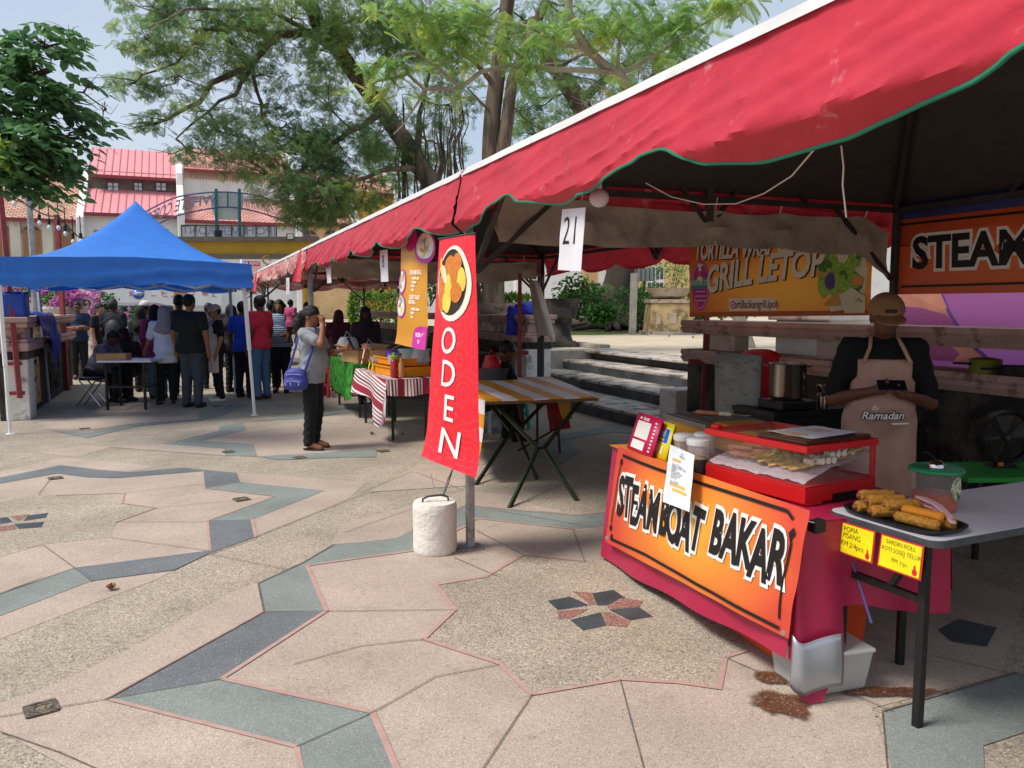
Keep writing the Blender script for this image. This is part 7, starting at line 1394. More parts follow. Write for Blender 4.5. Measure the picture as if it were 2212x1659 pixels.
mb.build('grille', m_dkst, t); mb = MB(); mb.prism([c + Vector((x, -.03, z)) for x, z in ((-.05, -.17), (.05, -.17), (.09, zf - c.z), (-.09, zf - c.z))], (0, .1, 0)); mb.build('stand', m_blk, t); mb = MB(); mb.box(c + Vector((-.045, -.038, zf - c.z + .03)), (.03, .012, .025)); mb.build('switch', flatM('orange_switch', '#c97a2c', .4), t)
for x, y, r, h, lab, mt in ((2128, 800, .11, .10, 'olive green lidded pot on the ledge under the rail', flatM('olive_enamel', '#6f7a2c', .4)), (2200, 802, .14, .07, 'dark frying pan on the ledge beside the olive pot', flatM('dark_pan', '#1f2420', .4))):
    c = AS(x, y, 3.9); c.z = 1.10; t = thing('cooking_pot', lab, 'pot', c); mb = MB(); mb.lathe([(r * .9, 0.003), (r, h), (r * .97, h), (r * .86, .01), (0, .01)] if r > .12 else [(r, .003), (r, h), (r * 1.03, h + .004), (r * .6, h + .016), (0, h + .02)], c, 24); mb.build('pot_body', mt, t); mb = MB(); mb.tube([c - Vector((r, 0, -h * .7)), c - Vector((r + .16, .05, -h * .8))], .010, 6); mb.build('handle', m_blk, t)
c = G(940, 1190); t = thing('concrete_weight', 'white-painted concrete cylinder weight wired to the front tent pole', 'weight', c); r = .143; h = .33
def wt(u, v): a_ = 2 * math.pi * u; rr_ = r * (1 + .012 * nz((math.cos(a_) * 2, math.sin(a_) * 2, v * 3), 1) - .05 * max(0, v - .93) / .07 - .04 * max(0, .05 - v) / .05 * (1 + nz((math.cos(a_) * 4, math.sin(a_) * 4, 7), 1))); return c + Vector((rr_ * math.cos(a_), rr_ * math.sin(a_), h * v + .004))
mb = MB(); mb.grid(wt, 48, 24); mb.poly([wt(i / 48, 1) for i in range(48)]); mb.build('cylinder', M('chalky_white_paint', '#dcd7cd', .9, .06, 5, .5, 30, col2='#b3a796', thr=.66, scale2=5), t, ang=60)
mb = MB(); mb.tube([c + Vector((-.075, -.03, h - .01)), c + Vector((-.075, -.03, h + .025)), c + Vector((-.04, -.02, h + .04)), c + Vector((.04, .0, h + .045)), c + Vector((.085, .01, h + .03)), c + Vector((.09, .01, h))], .007, 8); mb.build('lifting_handle', m_dkst, t)
mb = MB(); mb.tube([c + Vector((.06, .01, h + .04)), c + Vector((.09, .03, h + .12)), c + Vector((.12, .06, h + .22)), W(.035, -.03, h + .30)], .004, 5); mb.tube([c + Vector((.055, .0, h + .045)), c + Vector((.085, .02, h + .14)), W(.03, -.03, h + .27), W(.06, -.02, h + .29)], .004, 5); mb.tube([c + Vector((.07, .01, h + .08)), c + Vector((.0, -.02, h + .1)), c + Vector((-.02, -.05, h + .2))], .0015, 4); mb.build('tie_wire', m_twine, t)
m_or = M('orange_white_stripes', '#e2a02c', .45, .06, 3); m_grn = M('dark_green_tube', '#2f3826', .45, .15, 12)
m_st = bpy.data.materials.new('orange_white_stripe_cloth'); m_st.use_nodes = True; _t = m_st.node_tree; _b = _t.nodes['Principled BSDF']; _b.inputs['Roughness'].default_value = .4
_uv = nod(_t, 'ShaderNodeUVMap'); _sx = nod(_t, 'ShaderNodeSeparateXYZ'); _t.links.new(_uv.outputs[0], _sx.inputs[0]); _f = nod(_t, 'ShaderNodeMath', operation='FRACT'); _t.links.new(_sx.outputs[0], _f.inputs[0]); _g = nod(_t, 'ShaderNodeMath', operation='GREATER_THAN'); _t.links.new(_f.outputs[0], _g.inputs[0]); _g.inputs[1].default_value = .5
_m = nod(_t, 'ShaderNodeMix', data_type='RGBA'); _t.links.new(_g.outputs[0], _m.inputs['Factor']); _m.inputs['A'].default_value = (*C('#f0a42c'), 1); _m.inputs['B'].default_value = (*C('#f6f2f3'), 1); _t.links.new(_m.outputs['Result'], _b.inputs['Base Color'])
f1, f2, f3, f4_ = G(1100, 1098), G(1246, 1082), G(1027, 1048), G(1160, 1036)
tzs = .755; F = [G(1048, 866, tzs), G(1292, 858, tzs), G(1190, 815, tzs), G(958, 822, tzs)]
t = thing('folding_table', 'empty folding table with orange and white striped cloth and crossed dark green legs', 'table', (F[0] + F[2]) / 2 * 1.0)
F[3] = F[0] + (F[2] - F[1]) * 1.0
def ft(u, v, z=0): return (F[0] + (F[1] - F[0]) * u) * (1 - v) + (F[3] + (F[2] - F[3]) * u) * v + Z * z
mb = MB(); mb.prism([ft(0, 0, -.035), ft(1, 0, -.035), ft(1, 1, -.035), ft(0, 1, -.035)], (0, 0, .03)); mb.build('tabletop', M('table_board', '#7a5a40', .7, .1, 4), t)
for v in (.12, .62):
    fa, fb = ((f1, f2) if v < .5 else (f3, f4_)); ta, tb = ft(.10, v, -.04), ft(.92, v, -.04); mid = (fa + fb) / 2 * .5 + (ta + tb) / 2 * .5
    for p, q, s_ in ((fa, tb, 1), (fb, ta, -1)):
        m_ = mid + (f2 - f1).normalized() * (.018 * s_) * -1
        mb = MB(); mb.bar(p, mid - (f2 - f1).normalized() * .03 * s_ * (1) + Z * .0, .028, up=A); mb.bar(mid + (f2 - f1).normalized() * .03 * s_, q, .028, up=A); mb.bar(mid - (f2 - f1).normalized() * .05, mid + (f2 - f1).normalized() * .05, .026, .02); mb.build('leg', m_grn, t)
mb = MB(); mb.bar(ft(.15, .12, -.14), ft(.15, .62, -.14), .014); mb.bar((f1 + f3) / 2 * .3 + ft(.5, .37) * .7 - Z * .32, ft(.9, .4, -.36), .014); mb.build('brace', m_grn, t)
def cloth_uv(o, fn):
    uv = o.data.uv_layers.new(name='UVMap')
    for lp in o.data.loops: uv.data[lp.index].uv = fn(o.data.vertices[lp.vertex_index].co)
t = thing('tablecloth', 'orange and white striped plastic cloth hanging over the left end of the folding table', 'tablecloth', (F[0] + F[2]) / 2)
ux = (F[1] - F[0]).normalized(); LX = (F[1] - F[0]).length
dn = -ux
def ctop(u, v): return ft(-.005 + 1.01 * u, -.01 + 1.02 * v, .004 + .006 * nz((u * 6, v * 5, 2), 1) + .004)
mb = MB(); mb.grid(ctop, 90, 60); n0 = len(mb.v)
mb.grid(lambda u, v: ctop(0, u) + dn * (.05 * (1 - v) + .015 * math.sin(u * 13)) * (1 - v) - Z * (.50 + .03 * math.sin(u * 5)) * (1 - v), 30, 30)
mb.grid(lambda u, v: ctop(1, u) - dn * .012 * (1 - v) - Z * .075 * (1 - v), 20, 3); mb.grid(lambda u, v: ctop(u, 0) - A * .008 * (1 - v) - Z * .012 * (1 - v), 30, 2)
o = mb.build('cloth', m_st, t); dv = (F[3] - F[0]).normalized(); dvn = (F[3] - F[0]).length
sdir = G(1190, 861, tzs) - G(1064, 814, tzs); PER = .30; kk = (sdir.dot(ux) - sdir.dot(dv) * ux.dot(dv)) / max(.05, abs(sdir.dot(dv) - sdir.dot(ux) * ux.dot(dv)))
def stripe_uv(co):
    r = co - F[0]; c_ = ux.dot(dv); q = 1 - c_ * c_; a_, b_ = (r.dot(ux) - c_ * r.dot(dv)) / q, (r.dot(dv) - c_ * r.dot(ux)) / q
    return (a_ + kk * b_ - (tzs - co.z) * (1.1 if a_ < .01 else 0)) / PER, co.z
cloth_uv(o, stripe_uv)
# things under and behind it
def stool(lab, c, r, h, mat, group='plastic stools', scale=1):
    c = Vector(c); t = thing('plastic_stool', lab, 'stool', c, group); mb = MB(); mb.box(c + Z * (h - .015), (r * 2, r * 2, .03), .5); mb.build('seat', mat, t, bevel=.01)
    for k in range(4):
        a = .5 + math.pi / 4 + k * math.pi / 2; d = Vector((math.cos(a), math.sin(a), 0)); mb = MB(); mb.bar(c + d * r * 1.25 + Z * (h - .03), c + d * r * 1.6, .05, .04); mb.build('leg', mat, t)
    mb = MB()
    for k in range(4):
        a = .5 + math.pi / 4 + k * math.pi / 2; a2 = a + math.pi / 2; q = 1.42; mb.bar(c + Vector((math.cos(a), math.sin(a), 0)) * r * q + Z * h * .45, c + Vector((math.cos(a2), math.sin(a2), 0)) * r * q + Z * h * .45, .03, .05)
    mb.build('stretcher', mat, t); return t
m_teal2 = flatM('teal_plastic', '#2aa79b', .4); m_gryp = flatM('grey_plastic', '#9aa3aa', .4); m_redst = flatM('red_stool_plastic', '#a92238', .35)
stool('grey plastic stool under the far side of the striped folding table', G(1068, 932), .12, .42, m_gryp); stool('teal plastic stool behind the crossed green legs', G(1110, 925), .13, .44, m_teal2)
def bag(name, lab, cat, c, sx, sy, h, mat, seed=0, group=None, handle=True):
    c = Vector(c); t = thing(name, lab, cat, c, group); mb = MB()
    def f(u, v): a_ = 2 * math.pi * u; k = (1 - .45 * v ** 2) * (1 + .16 * nz((math.cos(a_) * 2 + seed, math.sin(a_) * 2, v * 2 + seed), 1) + .07 * nz((math.cos(a_) * 6 + seed, math.sin(a_) * 6, v * 6), 1)); return c + Vector((math.cos(a_) * sx * k * min(1, .75 + v * 2), math.sin(a_) * sy * k * min(1, .75 + v * 2), h * v))
    mb.grid(f, 28, 14); mb.poly([f(i / 28, 0) for i in range(28)]); mb.poly([f(i / 28, 1) for i in range(28)]); mb.build('bag', mat, t)
    if handle: mb = MB(); mb.tube([c + Vector((-sx * .3, 0, h * .97)), c + Vector((-.02, 0, h * 1.3)), c + Vector((sx * .3, 0, h * .97))], .008, 5); mb.build('handle', mat, t)
    return t
m_rbag = M('red_plastic_bag', '#c42234', .3, .15, 8, .5, 20, transl=.2); m_ybag = M('yellow_plastic_bag', '#cf9f45', .3, .15, 8, .5, 20, transl=.3)
t = thing('hanging_cloth', 'dark red and mustard cloth hanging under the far corner of the striped folding table', 'cloth', G(1195, 925)); S = Sheet(AT(1178, 862, 8.6), AT(1226, 862, 8.5), AT(1232, 925, 8.5), AT(1188, 932, 8.6), .03, .02, 4); S.make('cloth', M('dark_red_cloth', '#8c2430', .7, .15, 6, transl=.15), t, 10, 10); S2 = Sheet(AT(1202, 860, 8.4), AT(1232, 860, 8.4), AT(1236, 905, 8.4), AT(1214, 905, 8.4), .02, .015, 5); S2.make('mustard_flap', m_ybag, t, 6, 6); mb = MB(); mb.bar(Vector((S.at(.5, 0).x, 8.6, 0)), S.at(.5, 1), .02); mb.build('stand_pole', m_dkst, t)
bag('plastic_bag', 'red plastic bag on the grey stool under the striped table', 'bag', G(1068, 932) + Z * .42, .13, .1, .2, m_rbag, 2)
def small_table(lab, c, lx, ly, h, rz, mat, legm, name='side_table'):
    c = Vector(c); t = thing(name, lab, 'table', c); mb = MB(); mb.box(c + Z * (h - .015), (lx, ly, .03), rz); mb.build('tabletop', mat, t, bevel=.006); Q = Matrix.Rotation(rz, 3, 'Z')
    for sx in (-1, 1):
        for sy in (-1, 1): p = c + Q @ Vector((sx * (lx / 2 - .05), sy * (ly / 2 - .05), 0)); mb = MB(); mb.bar(p, p + Z * (h - .03), .028); mb.build('leg', legm, t)
    return t
small_table('small grey table behind the red vertical banner, holding a dark basket', AT(1068, 840, 9.3) * 1 - Z * AT(1068, 840, 9.3).z, 1.0, .55, .72, AZ, flatM('blue_grey_top', '#6d7480', .5), m_dkst)
t = thing('basket', 'dark plastic basket on the small grey table behind the red banner', 'basket', AT(1063, 770, 9.2)); c = AT(1063, 775, 9.2); c.z = .72; mb = MB(); mb.lathe([(.13, .003), (.17, .17), (.18, .18), (.16, .17), (.12, .01), (0, .01)], c, 20, sx=1.2); mb.build('basket', flatM('dark_basket', '#4a4d55', .5, var=.4, scale=60), t)
bag('plastic_bag', 'crumpled red plastic bag standing in the dark basket', 'bag', c + Z * .06, .13, .1, .26, m_rbag, 5)
bag('plastic_bag', 'white plastic bag slumped behind the striped folding table', 'bag', G(1075, 880) * 1, .2, .16, .5, M('white_plastic_bag', '#d9d7d4', .3, .1, 8, .5, 20, transl=.3), 9)
def surfnets(F, o, h):
    s = F < 0; n = np.array(F.shape) - 1; acc = np.zeros((*n, 3)); cnt = np.zeros(n)
    def sl(d): return tuple(slice(d[i], d[i] + n[i]) for i in range(3))
    for ax in range(3):
        o1, o2 = [i for i in range(3) if i != ax]
        for p in (0, 1):
            for q in (0, 1):
                d = [0, 0, 0]; d[o1] = p; d[o2] = q; e = list(d); e[ax] = 1
                a, b = F[sl(d)], F[sl(e)]; x = (a < 0) != (b < 0); t = np.where(x, a / np.where(x, a - b, 1), 0)
                for k in range(3): acc[..., k] += np.where(x, t if k == ax else d[k], 0)
                cnt += x
    act = cnt > 0; idx = -np.ones(n, int); idx[act] = np.arange(act.sum())
    V = (np.argwhere(act) + acc[act] / cnt[act][:, None]) * h + o; Q = []
    for ax in range(3):
        o1, o2 = [(1, 2), (2, 0), (0, 1)][ax]; m = np.array(F.shape); lo = [0, 0, 0]; lo[o1] = lo[o2] = 1; hi = list(m - 1);
        r = tuple(slice(lo[i], hi[i]) for i in range(3)); r2 = tuple(slice(lo[i] + (i == ax), hi[i] + (i == ax)) for i in range(3))
        x = s[r] != s[r2]; P = np.argwhere(x) + lo; fl = s[r][x]
        def g(a, b): T_ = P.copy(); T_[:, o1] -= a; T_[:, o2] -= b; return idx[T_[:, 0], T_[:, 1], T_[:, 2]]
        q = np.stack([g(1, 1), g(0, 1), g(0, 0), g(1, 0)], 1); q[~fl] = q[~fl][:, ::-1]; Q.append(q)
    return V, np.concatenate(Q)
class SD:
    def __init__(s, k=.02): s.p = []; s.k = k; s.cuts = []
    def c(s, a, b, ra, rb=None, k=None): s.p.append(('c', np.array(a, float), np.array(b, float), ra, ra if rb is None else rb, k)); return s
    def e(s, c, r, Q=None, k=None): s.p.append(('e', np.array(c, float), np.array(r, float), Q, 0, k)); return s
    def cut(s, f): s.cuts.append(f); return s
    def mesh(s, h, wr=0, sd=0):
        lo = np.min([np.minimum(p[1] - (p[3] if p[0] == 'c' else max(p[2])), p[2] - p[4] if p[0] == 'c' else 9) for p in s.p], 0) - 3 * h
        hi = np.max([np.maximum(p[1] + (p[3] if p[0] == 'c' else max(p[2])), p[2] + p[4] if p[0] == 'c' else -9) for p in s.p], 0) + 3 * h
        n = np.ceil((hi - lo) / h).astype(int) + 1; F = np.full(n, .5)
        ax = [lo[i] + h * np.arange(n[i]) for i in range(3)]
        for kd, a, b, ra, rb, k in s.p:
            k = k or s.k; m = .06 + k
            l_ = np.minimum(a - ra, b - rb) - m if kd == 'c' else a - max(b) - m; u_ = np.maximum(a + ra, b + rb) + m if kd == 'c' else a + max(b) + m
            i0 = np.maximum(0, ((l_ - lo) / h).astype(int)); i1 = np.minimum(n, ((u_ - lo) / h).astype(int) + 2); sl = tuple(slice(i0[i], i1[i]) for i in range(3))
            X, Y, Zz = np.meshgrid(*[ax[i][sl[i]] for i in range(3)], indexing='ij')
            if kd == 'c':
                d = b - a; L2 = d @ d + 1e-12; t = np.clip(((X - a[0]) * d[0] + (Y - a[1]) * d[1] + (Zz - a[2]) * d[2]) / L2, 0, 1)
                D = np.sqrt((X - a[0] - d[0] * t) ** 2 + (Y - a[1] - d[1] * t) ** 2 + (Zz - a[2] - d[2] * t) ** 2) - (ra + (rb - ra) * t)
            else:
                P = np.stack([X - a[0], Y - a[1], Zz - a[2]], -1)
                if ra is not None: P = P @ np.array(ra)
                k0 = np.linalg.norm(P / b, axis=-1); k1 = np.linalg.norm(P / (b * b), axis=-1) + 1e-9; D = k0 * (k0 - 1) / k1
            f = F[sl]; hh = np.maximum(k - np.abs(f - D), 0) / k; F[sl] = np.minimum(f, D) - hh * hh * k * .25
        X, Y, Zz = np.meshgrid(*ax, indexing='ij')
        if wr: F = F + wr * (np.sin(X * 31 + Zz * 44 + sd) * np.sin(Y * 27 - Zz * 23 + sd * 2) + .6 * np.sin(Zz * 70 + X * 40 + 3 * np.sin(Y * 20 + sd)))
        for f in s.cuts: F = np.maximum(F, f(X, Y, Zz))
        return surfnets(F, lo, h)
_mc = {}
def cm(col, nm='cloth', rough=.85, **k):
    if (col, nm) not in _mc: _mc[(col, nm)] = M(nm + '_' + str(len(_mc)), col, rough, k.pop('var', .1), 9, k.pop('bump', .25), 60, **k)
    return _mc[(col, nm)]
def skinM(c): return cm(c, 'skin', .55, var=.08, bump=.05)
def person(lab, loc, rz, H=1.7, b=1.0, bel=.0, skin='#8a5a40', shirt='#222426', sleeve=.55, hem=.86, pants='#191b20', hair='short', hcol='#15120f', shoes='#1c1a19', arms=None, head=(0, 0), res=.016, lean=0, sit=False, legs=None, long_sleeve=False, group=None, det=False, skirt=False, parts=None, shirt_mat=None):
    sc = H / 1.7; loc = Vector((loc[0], loc[1], loc[2] if len(loc) > 2 else 0)); t = thing('person', lab, 'person', loc, group)
    Mx = Matrix.Rotation(rz, 3, 'Z') * sc; dz = -.42 if sit else 0
    ly = lambda z: -lean * max(0, z - .9) ** 1.25
    def U_(p): return np.array([p[0], p[1] + ly(p[2]), p[2] + dz - (lean * .35 * max(0, p[2] - 1.0) if lean > .3 else 0)])
    Qh = Matrix.Rotation(R(head[1]), 3, 'Z') @ Matrix.Rotation(R(head[0]), 3, 'X'); piv = Vector((0, .0, 1.49)); piv2 = Vector(U_(piv))
    hp = lambda x, y, z: np.array(piv2 + Qh @ (Vector((x, y, z)) - piv)); QH = [list(r) for r in Qh]
    if arms is None: arms = (((-.215, .03, 1.12), (-.225, -.05, .87)), ((.215, .03, 1.12), (.225, -.05, .87)))
    sh = [U_((-.165 * b ** .5, .01, 1.385)), U_((.165 * b ** .5, .01, 1.385))]
    A_ = [(np.array(e) + [0, 0, dz], np.array(w_) + [0, 0, dz]) for e, w_ in arms]
    if legs is None: legs = (((-.085, 0, .9), (-.095, -.015, .48), (-.10, .015, .075)), ((.085, 0, .9), (.095, -.015, .48), (.10, .015, .075)))
    if sit: legs = (((-.09, .02, .50), (-.13, -.42, .52), (-.13, -.40, .075)), ((.09, .02, .50), (.13, -.42, .52), (.14, -.42, .075)))
    def emit(sd, nm, mat, par=t, wr=0, seed=0, smooth=True, r=None):
        V, Q = sd.mesh(r or res, wr, seed); m = MB(); V = [loc + Mx @ Vector(v) for v in V]; m.v = [tuple(v) for v in V]; m.f = [list(map(int, q)) for q in Q]; m.m = [0] * len(Q); m.s = [True] * len(Q)
        return m.build(nm, mat, par, ang=180)
    tor = lambda sd, g: (sd.e(U_((0, .0, 1.27)), (.165 * b + g, .112 * b + g, .19 + g)), sd.e(U_((0, -.015 - bel * .4, 1.07)), (.15 * b + g, .112 * b + bel + g, .2 + g)), sd.e(U_((0, .01, .94)), (.16 * b + g, .125 * b + bel * .4 + g, .13 + g)), sd.c(sh[0], sh[1], .055 + g))
    B_ = SD(.025); tor(B_, -.02)
    B_.c(U_((0, .02, 1.38)), hp(0, .012, 1.52), .056, .05).e(hp(0, .012, 1.607), (.076, .094, .094), QH).e(hp(0, -.03, 1.558), (.062, .068, .085), QH).c(hp(0, -.088, 1.585), hp(0, -.108, 1.548), .009, .013, .01)
    for q in (-1, 1): B_.e(hp(q * .077, .018, 1.572), (.011, .02, .032), QH, .006)
    B_.c(hp(-.018, -.088, 1.52), hp(.018, -.088, 1.52), .008, k=.012)
    for q in (-1, 1): B_.c(hp(q * .018, -.085, 1.602), hp(q * .045, -.078, 1.604), .009, k=.012)
    for (e, w_), s_ in zip(A_, sh):
        B_.c(s_, e, .05 * b ** .5, .038 * b ** .4).c(e, w_, .040 * b ** .4, .026); d = (w_ - e) / np.linalg.norm(w_ - e); f = w_ + d * .05
        if not det: B_.c(w_, w_ + d * .08, .03, .022).c(w_ + d * .07, w_ + d * .15 + [0, 0, -.01], .02, .012).c(w_ + d * .03, w_ + d * .08 + np.cross(d, [0, 0, 1]) * .03, .014, .01)
    if legs:
        for hh_, kk, an in legs: B_.c(hh_, kk, .085 * b ** .5, .055).c(kk, an, .055, .04).c(an + np.array([0, .02, -.03]) if False else np.array(an), np.array(an) + [0, -.14, -.04], .04, .032)
    if parts: parts(B_, 'body', locals())
    B_.cut(lambda X, Y, Zz: .004 - Zz); body = emit(B_, 'body', skinM(skin))
    if abs(head[1]) < 200:                     # eyes and mouth
        m = MB()
        for q in (-1, 1): m.ball(loc + Mx @ Vector(hp(q * .031, -.088, 1.585)), (.013 * sc, .009 * sc, .006 * sc), 8)
        m.build('eyes', cm('#15100e', 'eye', .3), body); m = MB(); m.ball(loc + Mx @ Vector(hp(0, -.095, 1.518)), (.022 * sc, .007 * sc, .006 * sc), 8); m.build('mouth', cm('#6d3a33', 'lip', .5), body)
    S_ = SD(.03); tor(S_, .012)
    for (e, w_), s_ in zip(A_, sh):
        q = s_ + (e - s_) * min(1, sleeve if not long_sleeve else 1); S_.c(s_, q, .07 * b ** .5, .064 * b ** .5)
        if long_sleeve: S_.c(e, w_ - (w_ - e) * .06, .056, .042)
    hz = hem + dz;
    if not sit: S_.c((-.05, .01, hz + .05), (.05, .01, hz + .05), .125 * b + bel * .3)
    S_.cut(lambda X, Y, Zz: hz - Zz).cut(lambda X, Y, Zz: Zz - (U_((0, 0, 1.455))[2] + .9 * np.abs(X) * 0))
    if parts: parts(S_, 'shirt', locals())
    emit(S_, 'shirt', shirt_mat or cm(shirt), wr=.0035, seed=loc.x * 3)
    T_ = SD(.03); T_.e(U_((0, .01, .93)), (.158 * b, .122 * b + bel * .3, .13))
    for hh_, kk, an in legs: T_.c(hh_, kk, .098 * b ** .6, .074 * b ** .4).c(kk, np.array(an) + [0, .01, .0], .074 * b ** .4, .06)
    if skirt: T_.c((0, 0, .85), (0, .02, .2), .16, .2)
    if sit: T_.c((-.09, .02, .50), (.09, .02, .5), .11 * b)
    T_.cut(lambda X, Y, Zz: .055 - Zz).cut(lambda X, Y, Zz: Zz - (1.0 + dz)); emit(T_, 'trousers', cm(pants), wr=.0045, seed=loc.y * 2)
    for hh_, kk, an in legs:
        s_ = SD(.02).c(np.array(an) + [0, .045, -.03], np.array(an) + [0, -.06, -.03], .043, .046).c(np.array(an) + [0, -.05, -.034], np.array(an) + [0, -.15, -.044], .046, .036).cut(lambda X, Y, Zz: .002 - Zz).cut(lambda X, Y, Zz: Zz - (.075 if shoes != 'sandal' else .026))
        emit(s_, 'shoe' if shoes != 'sandal' else 'sandal', cm('#3a2a22' if shoes == 'sandal' else shoes, 'shoe', .5))
    if hair in ('short', 'long', 'tail', 'bun'):
        h_ = SD(.03).e(hp(0, .016, 1.615), (.088, .108, .104), QH); Qi = np.array(Qh.transposed())
        def hl(X, Y, Zz): P = np.stack([X - piv2[0], Y - piv2[1], Zz - piv2[2]], -1) @ Qi.T; y, z = P[..., 1] + piv[1], P[..., 2] + piv[2]; return (1.605 - .62 * (y + .045) - np.where(y > .02, .035, 0)) - z
        h_.cut(hl);
        if hair == 'long': h_ = SD(.04).e(hp(0, .022, 1.612), (.09, .108, .106), QH).c(hp(-.075, .05, 1.58), U_((-.085, .07, 1.33)), .05, .045).c(hp(.075, .05, 1.58), U_((.085, .07, 1.33)), .05, .045).c(hp(0, .08, 1.6), U_((0, .11, 1.28)), .07, .06).cut(lambda X, Y, Zz: np.where(Zz > piv2[2] + .09, -1, -(Y - piv2[1]) - .035 + (0) * X) if abs(head[1]) < 30 else X * 0 - 1)
        emit(h_, 'hair', cm(hcol, 'hair', .5, bump=.6), wr=.003, seed=1)
        if hair == 'tail': emit(SD(.03).e(hp(0, .115, 1.60), (.035, .035, .035)).c(hp(0, .13, 1.58), hp(.01, .165, 1.47), .05, .062).c(hp(.01, .165, 1.47), hp(.01, .15, 1.34), .062, .03), 'ponytail', cm(hcol, 'hair', .5, bump=.6), wr=.004)
    if hair == 'hijab':
        h_ = SD(.05).e(hp(0, .015, 1.61), (.096, .118, .112), QH).e(hp(0, .01, 1.53), (.088, .10, .10), QH).c(hp(0, .02, 1.5), U_((0, .02, 1.36)), .10, .15).e(U_((0, .01, 1.30)), (.17 * b, .14 * b, .12))
        fc = hp(0, -.10, 1.56); h_.cut(lambda X, Y, Zz: .062 - np.sqrt((X - fc[0]) ** 2 + (Y - fc[1]) ** 2 * .8 + ((Zz - fc[2]) * .75) ** 2)); emit(h_, 'hijab', cm(hcol), wr=.003)
    if hair == 'cap':
        Qi = np.array(Qh.transposed()); h_ = SD(.015).e(hp(0, .012, 1.622), (.102, .120, .104), QH);
        def cl_(X, Y, Zz): P = np.stack([X - piv2[0], Y - piv2[1], Zz - piv2[2]], -1) @ Qi.T; return (1.612 - piv[2]) - P[..., 2]
        h_.cut(cl_); cp_ = emit(h_, 'cap', cm(hcol)); br = SD(.01).e(hp(0, -.125, 1.617), (.088, .09, .010), [list(r) for r in (Qh @ Matrix.Rotation(R(4), 3, 'X'))]); emit(br, 'brim', cm(hcol), cp_, r=min(res, .008))
        hb = SD(.03).e(hp(0, .02, 1.595), (.083, .102, .08), QH); hb.cut(lambda X, Y, Zz: -(Y - piv2[1]) * .8 - .01 + 0 * X); emit(hb, 'hair', cm('#14110f', 'hair', .5))
    return t, dict(hp=hp, U=U_, Mx=Mx, loc=loc, emit=emit, tor=tor, A=A_, sh=sh, dz=dz, sc=sc)
def LP(k, p): return k['loc'] + k['Mx'] @ Vector(p)
def apron(k, t, col, b, bel, z0=.5, z1=1.36, bib=.12, r=.012):
    a = SD(.03); k['tor'](a, .024); a.c((-.06, -.01, .95), (-.07, -.02, z0), .135 * b).c((.06, -.01, .95), (.07, -.02, z0), .135 * b)
    lo = SD(.03); a.cut(lambda X, Y, Zz: Y + .035 - .02).cut(lambda X, Y, Zz: z0 - Zz).cut(lambda X, Y, Zz: Zz - k['U']((0, 0, z1))[2]).cut(lambda X, Y, Zz: np.where(Zz > 1.14, np.abs(X) - (bib + np.maximum(0, 1.22 - Zz) * 1.1), np.abs(X) - .30))
    k['emit'](a, 'apron', cm(col), r=r)
    for q in (-1, 1):
        m = MB(); pts = [LP(k, k['U'](p)) for p in ((q * bib * .85, -.135 * b, z1 - .02), (q * .09, -.09 * b, 1.40), (q * .075, -.02, 1.455), (q * .06, .07, 1.45))]; m.tube(pts, .011, 6); m.build('strap', cm(col), t)
def gp(x, y): p = G(x, y); return (p.x, p.y, 0)
def hd(x, Y): p = AT(x, 700, Y); return (p.x, p.y, 0)
# the woman with the phone
def stripcut(*a): pass
t, k = person('person in grey polo holding a phone, a blue bag at the hip', gp(678, 970), R(82), 1.60, 1.12, .03, '#8a563c', '#8b8e94', .62, .80, '#17181b', 'tail', '#191614', 'sandal',
    arms=(((-.25, -.22, 1.27), (-.13, -.20, 1.50)), ((.20, -.14, 1.13), (.06, -.36, 1.19))), head=(8, 0), res=.0095, det=True)
kw = k
m = MB(); m.tube([LP(k, p) for p in ((-.13, -.23, 1.50), (-.105, -.235, 1.515), (-.08, -.21, 1.52), (-.09, -.185, 1.505), (-.13, -.19, 1.49), (-.145, -.215, 1.49), (-.13, -.23, 1.50))], .006, 6); m.build('red_bracelet', cm('#b01f2c', 'cord', .6), t)
t2 = thing('phone', 'dark smartphone held up by the woman in the grey polo', 'phone', LP(k, (.05, -.50, 1.24))); m = MB(); Q = Matrix.Rotation(R(82), 3, 'Z') @ Matrix.Rotation(R(-28), 3, 'X'); m.box(LP(k, (.055, -.47, 1.26)), (.078, .009, .155), mat=Q); m.build('case', cm('#15161c', 'phone_case', .2), t2, bevel=.003); m = MB(); m.box(LP(k, (.055, -.47, 1.26)) + Q @ Vector((0, .0052, 0)), (.07, .001, .143), mat=Q); m.build('screen', cm('#2a3a66', 'phone_screen', .08, spec=.7), t2)
t2 = thing('shoulder_bag', 'small blue shoulder bag with zipped pockets on the hip of the woman in grey', 'bag', LP(k, (-.24, .1, .8))); m_bag = cm('#3a3f8c', 'nylon', .55); Q = Matrix.Rotation(R(82), 3, 'Z')
bc = LP(k, (-.245, .10, .86)); sd = SD(.05).e((0, 0, 0), (.055, .13, .10), k=.03).e((0, 0, -.06), (.06, .14, .07), k=.05).e((0, 0, .06), (.045, .115, .06), k=.05).e((-.05, 0, -.045), (.025, .10, .055), k=.02)
V, F_ = sd.mesh(.009, .002); m = MB(); m.v = [tuple(bc + Q @ Vector(v)) for v in V]; m.f = [list(map(int, q)) for q in F_]; m.m = [0] * len(m.f); m.s = [True] * len(m.f); m.build('pouch', m_bag, t2, ang=180)
